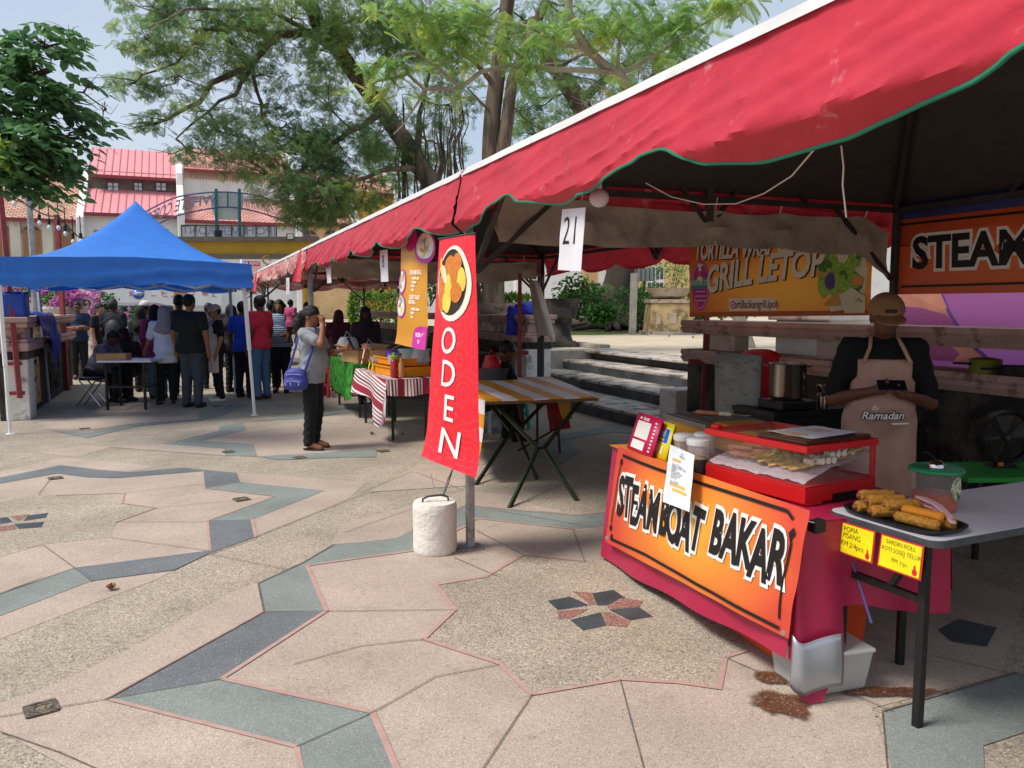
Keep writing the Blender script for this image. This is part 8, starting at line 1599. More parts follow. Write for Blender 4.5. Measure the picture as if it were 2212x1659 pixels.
m = MB(); m.tube([LP(k, p) for p in ((-.215, .0, .95), (-.20, -.07, 1.15), (-.13, -.10, 1.33), (-.02, -.06, 1.455), (.06, .04, 1.45))], .016, 6); m.tube([LP(k, p) for p in ((-.215, .2, .95), (-.17, .15, 1.15), (-.06, .13, 1.36), (.05, .06, 1.45))], .014, 6); m.build('strap', m_bag, t2)
m = MB(); m.tube([bc + Q @ Vector(p) for p in ((-.083, -.08, -.02), (-.085, 0, -.01), (-.083, .08, -.02))], .003, 5); m.tube([bc + Q @ Vector(p) for p in ((-.062, -.09, .055), (-.066, 0, .06), (-.062, .09, .055))], .003, 5)
for y in (-.07, .02, .08): m.ball(bc + Q @ Vector((-.088, y, -.05)), (.006, .006, .016), 8)
m.build('zip', cm('#c9c9d2', 'zip_metal', .3, metal=.7), t2)
# the vendor
def vparts(sd, nm, L): pass
vx = AT(1897, 900, 4.72)
t, k = person('person in tan cap and beige apron looking down at a phone behind the counter', (vx.x, 4.72, 0), R(-14), 1.66, 1.12, .05, '#6a4331', '#101012', .80, .90, '#1c1d22', 'cap', '#8c684a', arms=(((-.27, -.05, 1.08), (-.095, -.27, 1.15)), ((.27, -.05, 1.07), (.105, -.28, 1.13))), head=(20, 0), res=.0085, det=True, lean=.12)
def hand(k, w, d, f, sk, th):
    """palm along d with four curled fingers of unequal length bending towards f, thumb on side th"""
    w, d, f = np.array(w, float), np.array(d, float), np.array(f, float); d /= np.linalg.norm(d); f -= d * (f @ d); f /= np.linalg.norm(f); s_ = np.cross(d, f); h_ = SD(.012); b_ = w + d * .045
    h_.c(w, b_, .026, .028).e(b_ + d * .012, (.034, .034, .034))
    for i in range(4):
        r0 = b_ + d * .03 + s_ * (-.028 + i * .0187); L = (.034, .042, .040, .030)[i]; r1 = r0 + d * L * .75 + f * L * .45; r2 = r1 + f * L * .7 - d * L * .15; h_.c(r0, r1, .0095, .0088).c(r1, r2, .0088, .0074)
    r0 = b_ + s_ * th * .03; r1 = r0 + d * .026 + s_ * th * .018 + f * .012; r2 = r1 + d * .022 + f * .016; h_.c(r0, r1, .0125, .0105).c(r1, r2, .0105, .0085); k['emit'](h_, 'hand', skinM(sk), r=.0055)
for q, w_ in ((-1, k['A'][0][1]), (1, k['A'][1][1])): hand(k, w_, (-q * 1, -.35, .35), (0, -.5, .9), '#6a4331', -q)
hand(kw, kw['A'][0][1], (.2, .25, .9), (.5, .9, 0), '#8a563c', -1); hand(kw, kw['A'][1][1], (-.1, -.9, .35), (-.6, 0, .8), '#8a563c', 1)
apron(k, t, '#b3907f', 1.12, .05, .46, 1.33, .15, .011)
cp = LP(k, k['hp'](0, -.108, 1.66)); nrm = (k['Mx'] @ Matrix.Rotation(R(26), 3, 'X') @ Vector((0, -1, .35))).normalized(); exx = nrm.cross(Z).normalized() * -1; eyy = nrm.cross(exx) * -1
if eyy.z < 0: eyy = -eyy
m = MB()
for a_, r_ in ((0, .0), (2.4, .026), (.7, .026)): m.add([cp + nrm * .012 + exx * (math.cos(a_) * r_ + .014 * math.cos(i * .785)) + eyy * (.012 * math.sin(i * .785)) for i in range(8)], [tuple(range(8))])
m.build('emblem', cm('#2a221c', 'thread', .7), t)
am = MB(); ac = LP(k, k['U']((0, -.225, 1.015))); fx = Matrix.Rotation(R(-14), 3, 'Z')
def af(x, y): xx = x; return LP(k, (xx, -.148 - .05 - .080 * math.cos(min(1.5, abs(xx) * 4.6)) , 1.0 + y))
ao = MB(); letters(ao, 'Ramadan', lambda x, y: af(x, y) , .062, off=.006, shear=.3, at=(-.03, .01), rot=.04); ao.build('lettering_shadow', cm('#1d1817', 'ink', .7), t)
letters(am, 'Ramadan', lambda x, y: af(x, y) + fx @ Vector((0, -.004, 0)), .062, off=.001, shear=.3, at=(-.03, .01), rot=.04); letters(am, 'By', lambda x, y: af(x, y) + fx @ Vector((0, -.004, 0)), .04, shear=.3, at=(-.07, .055)); am.add([af(x, y) + fx @ Vector((0, -.004, 0)) for x, y in ((.02, -.03), (.11, -.025), (.115, -.034), (.025, -.039))], [(3, 2, 1, 0)]); am.build('lettering', cm('#e6ded8', 'ink', .7), t)
t2 = thing('phone', 'dark smartphone in both hands of the vendor in the tan cap', 'phone', LP(k, (0, -.36, 1.17))); m = MB(); Q = Matrix.Rotation(R(-10), 3, 'Z') @ Matrix.Rotation(R(-50), 3, 'X'); m.box(LP(k, (.0, -.335, 1.195)), (.15, .009, .075), mat=Q); m.build('case', cm('#15161c', 'phone_case', .2), t2, bevel=.004)
# the crowd round the table
Gp = 'people crowding under the blue canopy'
person('broad person in black T-shirt and grey jeans, back turned, under the canopy', gp(418, 880), R(168), 1.78, 1.32, .05, '#8a5d44', '#1b1c1f', .62, .84, '#3a4048', 'short', shoes='#2c2c2e', group=Gp, arms=(((-.27, .03, 1.12), (-.27, -.02, .86)), ((.27, .03, 1.12), (.27, -.02, .86))))
person('person in grey hijab and loose white T-shirt, hand on the table', gp(362, 872), R(205), 1.60, 1.12, .02, '#9a6a4e', '#cfd3de', .75, .72, '#1a1a1d', 'hijab', '#8d8790', 'sandal', group=Gp, arms=(((-.22, .02, 1.12), (-.2, -.1, .9)), ((.25, -.16, 1.12), (.32, -.36, .92))))
person('person in black headscarf and magenta top behind the woman in white', hd(336, 13.9), R(190), 1.62, 1.05, 0, '#8a5d44', '#8c2358', .8, .7, '#5d6b78', 'hijab', '#17171a', group=Gp, long_sleeve=True)
person('tall dark-haired person in dark maroon standing behind the broad person in black', hd(388, 14.3), R(195), 1.80, 1.1, 0, '#5d3a2a', '#3a1f28', .6, .85, '#1b1c20', 'short', group=Gp)
t, k = person('helper in pale cap and beige apron over black, with chequered canvas shoes', gp(474, 867), R(-62), 1.62, .98, 0, '#a8765a', '#18181b', .7, .86, '#18191c', 'cap', '#b89a8a', '#d9d9d6', group=Gp, head=(18, 0), res=.014); apron(k, t, '#d9bfae', .98, 0, .52, 1.33, .12, .014)
person('person in royal blue T-shirt seen from behind right of the canopy leg', gp(530, 858), R(172), 1.68, 1.12, .02, '#5d3a2a', '#2349b8', .62, .82, '#1c1d24', 'short', group=Gp, arms=(((-.24, -.02, 1.13), (-.18, -.25, 1.12)), ((.24, .02, 1.12), (.24, -.03, .88))))
person('person in red T-shirt and blue jeans, turned left beside the blue T-shirt', gp(566, 862), R(-118), 1.78, 1.08, .04, '#5d3a2a', '#cc2f47', .6, .84, '#4d6d92', 'short', shoes='#4a3628', group=Gp)
m_strp = bpy.data.materials.new('striped_jersey'); m_strp.use_nodes = True; _t = m_strp.node_tree; _b = _t.nodes['Principled BSDF']; _b.inputs['Roughness'].default_value = .85; _tc = nod(_t, 'ShaderNodeTexCoord'); _sx = nod(_t, 'ShaderNodeSeparateXYZ'); _t.links.new(_tc.outputs['Object'], _sx.inputs[0]); _k = nod(_t, 'ShaderNodeMath', operation='MULTIPLY'); _k.inputs[1].default_value = 26; _t.links.new(_sx.outputs[2], _k.inputs[0]); _f = nod(_t, 'ShaderNodeMath', operation='FRACT'); _t.links.new(_k.outputs[0], _f.inputs[0]); _g = nod(_t, 'ShaderNodeMath', operation='GREATER_THAN'); _g.inputs[1].default_value = .5; _t.links.new(_f.outputs[0], _g.inputs[0]); _m = nod(_t, 'ShaderNodeMix', data_type='RGBA'); _t.links.new(_g.outputs[0], _m.inputs['Factor']); _m.inputs['A'].default_value = (*C('#2b3852'), 1); _m.inputs['B'].default_value = (*C('#9fb6cd'), 1); _t.links.new(_m.outputs['Result'], _b.inputs['Base Color'])
person('person with long dark hair in a blue and white striped T-shirt facing us', gp(608, 848), R(6), 1.72, 1.32, .06, '#8f5e42', '#8fa6bf', .6, .84, '#15161b', 'long', group=Gp, shirt_mat=m_strp, arms=(((-.26, .02, 1.13), (-.26, -.05, .9)), ((.27, -.02, 1.12), (.14, -.24, 1.08))), res=.013)
cpos = hd(629, 14.35); person('small child in pink carried on the striped-shirt person\'s arm', (cpos[0], cpos[1], .80), R(150), .92, 1.15, 0, '#5d3a2a', '#b04a72', .7, .8, '#5d3a2a', 'bun', '#17120f', '#5d7076', group=Gp, legs=(((-.1, 0, .9), (-.2, -.12, .62), (-.16, -.02, .32)), ((.1, 0, .9), (.2, -.12, .62), (.22, -.02, .32))))
person('seated person in grey short-sleeved shirt hunched over the table on a folding stool', gp(213, 868), R(86), 1.72, 1.28, .06, '#5a3828', '#62656c', .75, .88, '#16171b', 'short', group=Gp, sit=True, lean=.5, head=(30, 0), arms=(((-.24, -.36, 1.10), (-.15, -.56, 1.14)), ((.24, -.36, 1.10), (.1, -.6, 1.14))))
person('seated person in dark purple headscarf on the far side of the table', hd(270, 13.9), R(10), 1.66, 1.15, 0, '#5a3828', '#3a2230', .9, .85, '#1b1a20', 'hijab', '#241c26', group=Gp, sit=True, lean=.25, long_sleeve=True, head=(20, 0))
person('grey-haired person in dark shirt with a backpack, standing at the back under the canopy', hd(246, 15.4), R(176), 1.74, 1.15, 0, '#4a2f24', '#20242c', .6, .85, '#1b1c20', 'short', '#3c3c40', group=Gp)
t2 = thing('backpack', 'dark grey backpack on the grey-haired person at the back of the canopy', 'backpack', hd(244, 15.2)); q = hd(244, 15.22); m = MB(); m.ball((q[0], q[1], 1.12), (.16, .11, .24), 14); m.build('pack', cm('#2c3036', 'nylon', .6), t2); m = MB(); m.ball((q[0], q[1] - .1, 1.04), (.11, .05, .11), 12); m.build('front_pocket', cm('#3c4148', 'nylon', .6), t2)
person('person in black T-shirt with cropped sides, in profile beside the flowers', hd(217, 17), R(75), 1.66, 1.0, 0, '#a87a5c', '#1c1e22', .6, .85, '#1c1d20', 'short', group=Gp)
t, k = person('person in sunglasses and navy polo with folded arms by the left wall', hd(168, 17.6), R(28), 1.70, 1.14, .03, '#7a4f3a', '#1f2f4d', .62, .84, '#181a1f', 'short', group=Gp, arms=(((-.25, -.05, 1.12), (.06, -.22, 1.16)), ((.25, -.05, 1.12), (-.06, -.25, 1.10))))
m = MB()
for q in (-1, 1): m.ball(LP(k, k['hp'](q * .033, -.094, 1.588)), (.03, .014, .021), 10)
m.build('sunglasses', cm('#0d0d0f', 'lens', .1), t)
person('dark-haired person glimpsed behind the galvanised pole of the second tent', hd(664, 16.5), R(0), 1.68, 1.0, 0, '#5a3828', '#2a2c33', group=None)
person('stallholder in maroon headscarf bending over pans behind the woman with the phone', hd(728, 15.5), R(20), 1.60, 1.1, 0, '#4a2f24', '#5d2636', .9, .8, '#1d1b20', 'hijab', '#571f30', lean=.45, long_sleeve=True, head=(25, 0))
person('stallholder in dark purple headscarf deep in the shade of the second stall', hd(790, 13.2), R(10), 1.58, 1.1, 0, '#4a2f24', '#33242f', .9, .8, '#1d1b20', 'hijab', '#2b1f2d', lean=.2, long_sleeve=True)
person('person in black T-shirt bent forward on a chair behind the red vertical banner', hd(1040, 9.3), R(120), 1.72, 1.2, .03, '#6a4330', '#121214', .7, .88, '#1a1b1f', 'short', sit=True, lean=.55, head=(35, 0), arms=(((-.25, -.34, 1.0), (-.2, -.42, .72)), ((.25, -.34, 1.0), (.2, -.42, .72))))
for lab, x, Y, rz, H, sh_, hr, hc in (('person in black scarf and dark green top at the back of the crowd', 305, 15.0, 185, 1.58, '#24382e', 'hijab', '#1c1a1d'), ('person in white cap behind the black headscarf in the crowd', 316, 15.8, 170, 1.70, '#2c2e36', 'cap', '#cfcac4'), ('person in charcoal shirt deep under the canopy behind the helper', 452, 15.6, 190, 1.66, '#33363c', 'short', '#15120f'), ('person in black top between the helper and the blue T-shirt', 501, 14.9, 160, 1.62, '#15151a', 'hijab', '#26242c'), ('person in dark teal shirt half hidden by the red T-shirt', 586, 15.8, 200, 1.72, '#1f3a40', 'short', '#15120f')): person(lab, hd(x, Y), R(rz), H, 1.08, 0, '#6a4330', sh_, .7, .82, '#1c1d22', hr, hc, group=Gp)
def wtable(lab, a0, a1, s0, s1, h=.74, top=None, nm='folding_table'):
    t = thing(nm, lab, 'table', W((a0 + a1) / 2, (s0 + s1) / 2)); mb = MB(); wprism(mb, a0, a1, s0, s1, h - .03, h); mb.build('tabletop', top or m_tabtop, t)
    for a in (a0 + .1, a1 - .1):
        for s in (s0 + .06, s1 - .06): mb = MB(); mb.bar(W(a, s), W(a, s, h - .03), .03); mb.build('leg', m_blk, t)
    mb = MB(); mb.bar(W(a0 + .1, s0 + .06, .5), W(a0 + .1, s1 - .06, .5), .025); mb.build('brace', m_blk, t); return t
def stripeM(name, cols, freq):
    m = bpy.data.materials.new(name); m.use_nodes = True; t = m.node_tree; L = t.links.new; b = t.nodes['Principled BSDF']; b.inputs['Roughness'].default_value = .8
    uv = nod(t, 'ShaderNodeUVMap'); sx = nod(t, 'ShaderNodeSeparateXYZ'); L(uv.outputs[0], sx.inputs[0]); mu = nod(t, 'ShaderNodeMath', operation='MULTIPLY'); mu.inputs[1].default_value = freq; L(sx.outputs[0], mu.inputs[0]); fr = nod(t, 'ShaderNodeMath', operation='FRACT'); L(mu.outputs[0], fr.inputs[0])
    cr = nod(t, 'ShaderNodeValToRGB'); cr.color_ramp.interpolation = 'CONSTANT'; e = cr.color_ramp.elements
    while len(e) < len(cols): e.new(.5)
    for i, (p, c) in enumerate(cols): e[i].position = p; e[i].color = (*C(c), 1)
    L(fr.outputs[0], cr.inputs[0]); L(cr.outputs[0], b.inputs['Base Color']); return m
m_woven = stripeM('red_white_woven_stripes', [(0, '#96243a'), (.28, '#e3ddda'), (.36, '#b02a48'), (.42, '#e3ddda'), (.50, '#4a3a42'), (.54, '#e3ddda'), (.62, '#b02a48'), (.68, '#e3ddda'), (.74, '#4a3a42'), (.82, '#e3ddda'), (.88, '#b02a48'), (.94, '#e3ddda')], 2.2)
m_leafc = M('green_leaf_print', '#3f9a2f', .5, .3, 30, 0, col2='#16321a', thr=.5, scale2=26, stretch=(1, 1, .45))
wtable('black-legged table under the red and white striped cloth', 4.25, 6.0, .52, 1.05)
t = thing('tablecloth', 'red, white and black striped woven cloth hanging unevenly off its table', 'tablecloth', W(5, .8, .74))
mb = MB(); mb.grid(lambda u, v: W(4.2 + 1.85 * u, .48 + .6 * v, .748), 12, 6)
mb.grid(lambda u, v: W(4.2 + 1.85 * u - .10 * (1 - v) * (1 - u), .478 - (.05 + .05 * math.sin(u * 9)) * (1 - v), .745 - (.30 + .27 * math.exp(-((u - .13) / .2) ** 2)) * (1 - v)), 40, 12)
mb.grid(lambda u, v: W(4.198 - (.02 + .02 * math.sin(u * 15)) * (1 - v), .48 + .6 * u, .745 - (.18 + .02 * math.sin(u * 4)) * (1 - v)), 20, 6)
o = mb.build('cloth', m_woven, t); cloth_uv(o, lambda co: ((.745 - co.z) * 1.4 + (co - P0).dot(A) * .12 if (co - P0).dot(N) < .479 and (co - P0).dot(A) > 4.199 else (co - P0).dot(N) * 1.5, co.z))
wtable('table under the bright green leaf-print cloth', 6.35, 8.2, .55, 1.1, .78)
t = thing('tablecloth', 'bright green leaf-print cloth draped over the second table', 'tablecloth', W(7.2, .8, .78)); mb = MB(); mb.grid(lambda u, v: W(6.3 + 1.95 * u, .5 + .65 * v, .788), 8, 6); mb.grid(lambda u, v: W(6.3 + 1.95 * u, .498 - (.04 + .03 * math.sin(u * 12)) * (1 - v), .786 - (.50 + .04 * math.sin(u * 6)) * (1 - v)), 30, 8); mb.grid(lambda u, v: W(6.298 - .03 * (1 - v), .5 + .65 * u, .786 - .35 * (1 - v)), 10, 6); mb.build('cloth', m_leafc, t)
wtable('long dark table of pans at the rear of the second stall', 8.0, 13.2, 2.6, 3.2, .8, m_blk); wtable('dark table beyond the green leaf-print cloth', 8.6, 10.6, .75, 1.3, .78, m_blk)
m_ycr = flatM('yellow_crate_plastic', '#e8951c', .35); m_gcr = flatM('green_crate_plastic', '#1f6b3a', .4); m_card = M('corrugated_cardboard', '#b58d62', .85, .12, 8)
def wbox(mb, a, s, z, la, ls, h, m=0, rz=0): mb.box(W(a, s, z + h / 2), (ls, la, h), AZ + rz, m)
def crate(lab, a, s, z, la, ls, h, mat, grp, rz=0):
    t = thing('crate', lab, 'crate', W(a, s, z), grp); mb = MB(); Q = Matrix.Rotation(AZ + rz, 3, 'Z'); c = W(a, s, z)
    for x, y, dx, dy in ((-ls / 2 + .01, 0, .02, la), (ls / 2 - .01, 0, .02, la), (0, -la / 2 + .01, ls - .041, .02), (0, la / 2 - .01, ls - .041, .02)): mb.box(c + Q @ Vector((x, y, h / 2)), (dx, dy, h - .004), AZ + rz)
    mb.box(c + Z * .008, (ls - .042, la - .042, .012), AZ + rz); mb.build('tray', mat, t); mb = MB(); e = .012
    for x, y, dx, dy in ((-ls / 2, 0, .03, la + .03), (ls / 2, 0, .03, la + .03), (0, -la / 2, ls - .031, .03), (0, la / 2, ls - .031, .03)): mb.box(c + Q @ Vector((x, y, h + .006)), (dx, dy, .016), AZ + rz)
    mb.build('rim', mat, t); return t
crate('yellow plastic crate lowest on the striped cloth', 4.85, .82, .752, .85, .44, .10, m_ycr, 'yellow crates', .12); crate('yellow plastic crate stacked on top, holding tubs', 4.95, .84, .875, .85, .42, .08, m_ycr, 'yellow crates', .1)
for a, s, la, lab in ((8.4, 2.8, .5, 'dark green crate at the rear table, nearest the front'), (9.2, 2.85, .5, 'dark green crate second along the rear table'), (10.2, 2.8, .6, 'dark green crate at the middle of the rear table'), (11.4, 2.85, .5, 'dark green crate at the far end of the rear table')): crate(lab, a, s, .80, la, .4, .2, m_gcr, 'green crates on the rear table')
def tub(lab, a, s, z, r, h, col, lid=None, grp='plastic tubs', sx=1.4):
    c = W(a, s, z); t = thing('food_tub', lab, 'tub', c, grp); mb = MB(); mb.lathe([(r * .85, .002), (r, h), (r * .96, h), (r * .8, .01), (0, .01)], c, 20, sx=sx); mb.build('tub', flatM('tub_plastic', col, .35, transl=.2), t)
    if lid: mb = MB(); mb.lathe([(r * 1.05, h), (r * 1.05, h + .015), (0, h + .018)], c, 20, sx=sx); mb.build('lid', flatM('tub_lid', lid, .35), t)
tub('open purple tub in the top yellow crate', 5.15, .86, .89, .13, .15, '#7a52b8'); tub('magenta tub beside the purple one in the top yellow crate', 5.0, .82, .89, .09, .13, '#b838a8'); tub('milky tub with blue lid at the front of the yellow crate', 4.7, .70, .89, .08, .12, '#d5c4d4', '#5468b0', sx=1.1); tub('shallow clear tub at the left of the yellow crates', 5.3, .68, .89, .12, .06, '#d9cfd0')
tub('pale green tub lid behind the purple tub', 4.9, 1.0, .89, .14, .16, '#b7d4cf', '#9fc9c4')
c = W(4.42, .62, .752); t = thing('sauce_bottle', 'red sauce bottle with bright green cap at the corner of the striped table', 'bottle', c); mb = MB(); mb.lathe([(.04, .002), (.045, .01), (.045, .19), (.03, .215), (.022, .22)], c, 20); mb.build('bottle', flatM('chilli_sauce', '#a83a3c', .3), t); mb = MB(); mb.lathe([(.028, .22), (.03, .25), (.015, .27), (.012, .30), (0, .302)], c, 16); [mb.ball(c + Vector((.025 * math.cos(k), .025 * math.sin(k), .25)), .018, 8) for k in range(6)]; mb.build('cap', flatM('lime_cap', '#7cc436', .4), t)
c = W(4.38, .70, .752); t = thing('sauce_bottle', 'orange sauce bottle standing behind the green-capped bottle', 'bottle', c); mb = MB(); mb.lathe([(.032, .002), (.035, .01), (.035, .16), (.018, .2), (.015, .24), (0, .241)], c, 16); mb.build('bottle', flatM('orange_sauce_bottle', '#c98a5a', .3), t)
for a, s, rz, lab in ((5.5, .60, .5, 'yellow ribbon tied at the left corner of the yellow crates'), (5.2, .58, .2, 'yellow ribbon hanging from the front of the yellow crates')):
    t = thing('ribbon', lab, 'ribbon', W(a, s, .9), 'yellow ribbons'); mb = MB(); mb.grid(lambda u, v: W(a + .05 * (u - .5) + .04 * (v - .5), s - .05 - .01 * math.sin(v * 7), .76 + .15 * v), 3, 8); mb.build('ribbon', flatM('yellow_ribbon', '#e8d32a', .5), t)
S = Sheet(W(5.95, .60, 1.10), W(5.78, .58, 1.09), W(5.80, .52, .80), W(5.97, .54, .81), 0, 0, 0); t = thing('payment_stand', 'small red QR payment stand between the cardboard and the yellow crates', 'payment stand', S.at(.5, 0)); S.make('board', flatM('stand_red', '#c4203a', .4), t, 2, 2, th=.006); mb = MB(); S.rect(mb, .2, .3, .8, .75, .006); S.rect(mb, .25, .06, .75, .2, .006); mb.build('white_panel', pw, t)
for a, s, la, ls, h, rz, lab in ((6.75, .72, .55, .4, .17, .25, 'open cardboard box on the front of the green cloth'), (6.25, .9, .4, .3, .20, -.3, 'torn cardboard box behind the red payment stand'), (7.6, .85, .5, .36, .14, .1, 'low cardboard box at the far end of the green cloth')):
    t = thing('cardboard_box', lab, 'box', W(a, s, .79), 'cardboard boxes on the stall'); mb = MB(); c = W(a, s, .792); Q = Matrix.Rotation(AZ + rz, 3, 'Z')
    for x, y, dx, dy in ((-ls / 2, 0, .01, la), (ls / 2, 0, .01, la), (0, -la / 2, ls - .011, .01), (0, la / 2, ls - .011, .01)): mb.box(c + Q @ Vector((x, y, h / 2)), (dx, dy, h), AZ + rz)
    mb.box(c + Z * .006, (ls - .012, la - .012, .01), AZ + rz); mb.build('carton', m_card, t)
    for sx in (-1, 1): mb = MB(); p = c + Q @ Vector((sx * (ls / 2 + .06), 0, h + .04)); mb.box(p, (.15, la * .95, .008), mat=Q @ Matrix.Rotation(-sx * .5, 3, 'Y')); mb.build('flap', m_card, t)
m_pbag = M('milky_plastic_bag', '#c4c9d0', .25, .12, 10, .6, 25, transl=.3)
bag('plastic_bag', 'bundle of milky plastic bags behind the woman with the phone', 'bag', W(8.0, .75, .79), .2, .15, .32, m_pbag, 3); bag('plastic_bag', 'milky plastic bag slumped beside the cardboard boxes', 'bag', W(7.3, .95, .79), .15, .14, .24, m_pbag, 7); bag('plastic_bag', 'clear plastic bag at the right of the yellow crates', 'bag', W(4.6, 1.0, .9), .12, .1, .2, m_pbag, 11); bag('plastic_bag', 'dark red carrier bag on the rear table of the second stall', 'bag', W(11.9, 2.8, .81), .25, .2, .4, M('dark_red_bag', '#7c2a26', .4, .15, 8, .4, 20), 13)
bag('plastic_bag', 'red and yellow printed bag hanging at the right edge of the striped cloth', 'bag', W(4.1, 1.12, .45), .12, .1, .3, m_rbag, 17)
for a, lab in ((9.4, 'red plastic stool nearest under the dark far table'), (9.8, 'red plastic stool second under the dark far table'), (10.2, 'red plastic stool farthest under the dark far table')): stool(lab, W(a, .75), .14, .46, m_redst, 'red plastic stools')
c = W(8.75, .85, .79); t = thing('snack_jar', 'squat clear jar of pale snacks on the dark far table', 'jar', c); mb = MB(); mb.lathe([(.08, .002), (.085, .01), (.085, .15), (.06, .17)], c, 20); mb.build('glass', M('jar_of_snacks', '#c9b48a', .3, .3, 60), t); mb = MB(); mb.lathe([(.065, .17), (.065, .2), (.02, .21), (.02, .24), (0, .241)], c, 16); mb.build('lid', flatM('clear_lid', '#c9ccd0', .2), t)
for a, s, r, h, lab, mt in ((8.9, 3.05, .2, .22, 'steel pot at the near end of the rear table', m_ss), (9.8, 3.0, .22, .10, 'black frying pan in the middle of the rear table', m_blk), (10.8, 3.0, .16, .28, 'tall steel pot beside the frying pan on the rear table', m_ss), (12.4, 2.9, .24, .09, 'wide dark wok at the far end of the rear table', m_blk), (9.8, 1.0, .25, .14, 'dark wok on the far dark table', m_dkst), (9.2, 1.05, .22, .12, 'black pan on the far dark table', m_blk)):
    c = W(a, s, .80 if s > 2 else .78); t = thing('cooking_pot', lab, 'pot', c, 'pots and pans on the second stall'); mb = MB(); mb.lathe([(r * .8, .003), (r, h), (r * .96, h), (r * .75, .012), (0, .012)], c, 24); mb.build('pan_body', mt, t); mb = MB(); mb.tube([c + A * -r + Z * (h * .85), c + A * -(r + .18) + Z * (h + .05)], .012, 6); mb.build('handle', m_blk, t)
# the crowd's table, box and folding stool
tc_ = G(273, 886); t = thing('folding_table', 'white-topped black-legged table in front of the crowd under the canopy', 'table', tc_); b_ = AZ; Q = Matrix.Rotation(.12, 3, 'Z')
mb = MB(); mb.box(tc_ + Q @ Vector((0, .32, .755)), (.80, .66, .03), .12); mb.build('tabletop', m_tabtop, t, bevel=.005)
for x in (-.28, .28):
    for y in (.02, .60): mb = MB(); p = tc_ + Q @ Vector((x, y, 0)); mb.bar(p, p + Z * .74, .034); mb.build('leg', m_blk, t)
    mb = MB(); mb.bar(tc_ + Q @ Vector((x, .03, .35)), tc_ + Q @ Vector((x, .59, .35)), .024); mb.build('brace', m_blk, t)
mb = MB(); mb.bar(tc_ + Q @ Vector((-.27, .02, .36)), tc_ + Q @ Vector((.27, .02, .36)), .03); mb.build('brace', m_blk, t)
t = thing('cardboard_box', 'shallow brown cardboard tray on the crowd\'s table beside the seated person', 'box', tc_ + Z * .78); mb = MB(); p = tc_ + Q @ Vector((-.22, .10, .82)); mb.box(p, (.44, .03, .10), .12); mb.box(p + Q @ Vector((0, .22, 0)), (.44, .03, .10), .12); mb.box(p + Q @ Vector((-.205, .11, 0)), (.02, .185, .10), .12); mb.box(p + Q @ Vector((.205, .11, 0)), (.02, .185, .10), .12); mb.box(p + Q @ Vector((0, .11, -.04)), (.38, .18, .01), .12); mb.build('tray', m_card, t)
t = thing('paper_stack', 'loose white papers on the right of the crowd\'s table', 'paper', tc_ + Z * .775); mb = MB(); mb.box(tc_ + Q @ Vector((.22, .2, .776)), (.22, .3, .01), .3); mb.build('sheets', flatM('paper_white', '#dfe0e2', .6), t)
sc_ = G(200, 876); t = thing('folding_stool', 'folding stool with crossed shiny steel legs under the seated person in grey', 'stool', sc_); mb = MB(); mb.lathe([(.17, .42), (.18, .44), (.17, .46), (0, .46)], sc_, 20); mb.build('seat', flatM('black_vinyl_seat', '#1c1c1e', .5), t); mst = flatM('chrome_leg', '#b9bcc0', .2, metal=.9)
for y in (-.12, .12):
    for q in (-1, 1): mb = MB(); mb.tube([sc_ + Vector((q * .19, y, .005)), sc_ + Vector((-q * .14, y + .012 * q, .42))], .012, 8); mb.build('leg', mst, t)
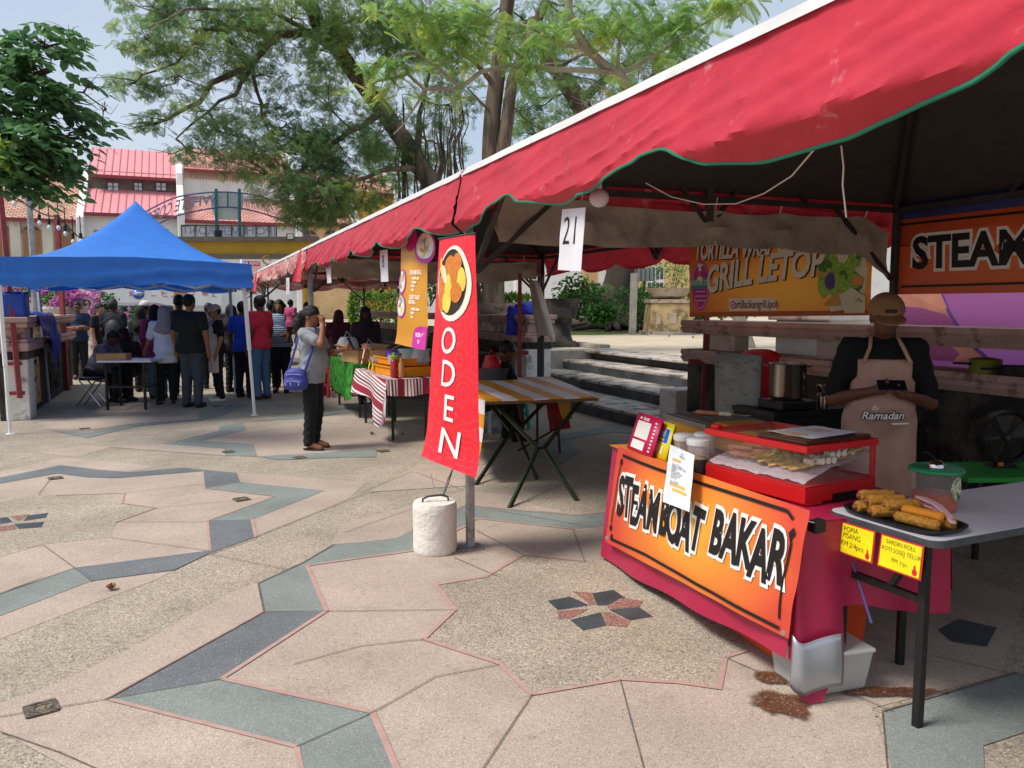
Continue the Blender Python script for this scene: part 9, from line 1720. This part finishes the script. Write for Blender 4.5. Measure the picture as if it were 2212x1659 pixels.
# blue tarp, box and bundle
m_ntarp = M('navy_tarp_cloth', '#1f3a8a', .5, .15, 6, .4, 14)
t = thing('tarp', 'navy blue tarp draped over the top rail of the left wall', 'tarp', W(9.9, -3.9, 1.45)); mb = MB()
def tf(u, v):
    a = 8.75 + 1.75 * u + .1 * math.sin(v * 3); L = (.30 + .62 * math.exp(-((u - .72) / .26) ** 2))
    if v > .6: return W(a, -3.74 - .5 * (v - .6) / .4, 1.47 + .05 * nz((u * 6, v * 6, 1)) + .02)
    k = (.6 - v) / .6; return W(a + .22 * k * (.7 - u), -3.735 + .07 * k + .05 * nz((u * 7, v * 4, 3)) + .03 * math.sin(u * 21) * k, 1.48 - L * k)
mb.grid(tf, 40, 24); mb.build('cloth', m_ntarp, t)
t = thing('storage_box', 'blue box standing on the left wall behind the red post', 'box', W(8.1, -3.8, 1.46)); c = AT(20, 690, 11.2); mb = MB(); mb.box((c.x, 11.3, 1.455 + .17), (.36, .4, .34), .4); mb.build('box_body', flatM('blue_box', '#2448a4', .5), t, bevel=.03); mb = MB(); mb.grid(lambda u, v: Vector((c.x - .2 + .4 * u, 11.1 + .4 * v, 1.80 + .03 * nz((u * 5, v * 5, 2)))), 8, 8); mb.build('cover', m_ntarp, t)
t = thing('tarp', 'crumpled royal blue tarp bundled on the far pier beside the red post', 'tarp', W(8.3, 4.0, 1.46)); sd = SD(.06)
for k in range(9): sd.e((random.uniform(-.25, .25), random.uniform(-.2, .2), random.uniform(0, .12)), (.14, .12, .09))
for k in range(5): sd.c((-.28 + .03 * k, -.18, .05), (-.32 + .04 * k, -.24, -.35), .05, .04)
V, F_ = sd.mesh(.022, .012); mb = MB(); c = W(8.35, 4.02, 1.50); mb.v = [tuple(c + Vector(v)) for v in V]; mb.f = [list(map(int, q)) for q in F_]; mb.m = [0] * len(mb.f); mb.s = [True] * len(mb.f); mb.build('bundle', M('royal_tarp', '#2636b0', .45, .15, 6, .4, 14), t, ang=180)
# litter
m_dry = M('dry_leaf', '#6b4a2c', .8, .3, 20); t = None
for x, y in ((240, 1275), (610, 1140), (700, 1330), (1145, 1185), (430, 1000), (860, 1290), (1500, 1010), (390, 960), (60, 905), (330, 905)):
    p = G(x, y); sz = .028
    if t is None:
        t = thing('fallen_leaf', 'small curled dry leaves scattered on the paving', 'leaf', p, 'dry leaves on the paving'); mb = MB(); mb.grid(lambda u, v: p + Vector(((u - .5) * sz * 2 * (1 - (2 * v - 1) ** 2 * .8), (v - .5) * sz * 2, .009 + .018 * (2 * u - 1) ** 2 + .01 * (2 * v - 1) ** 2)), 6, 6); mb.build('leaf_blade', m_dry, t, solid=.001)
    else: clone(t, None, p, rz=random.uniform(0, 6), scale=random.uniform(.6, 1.2))
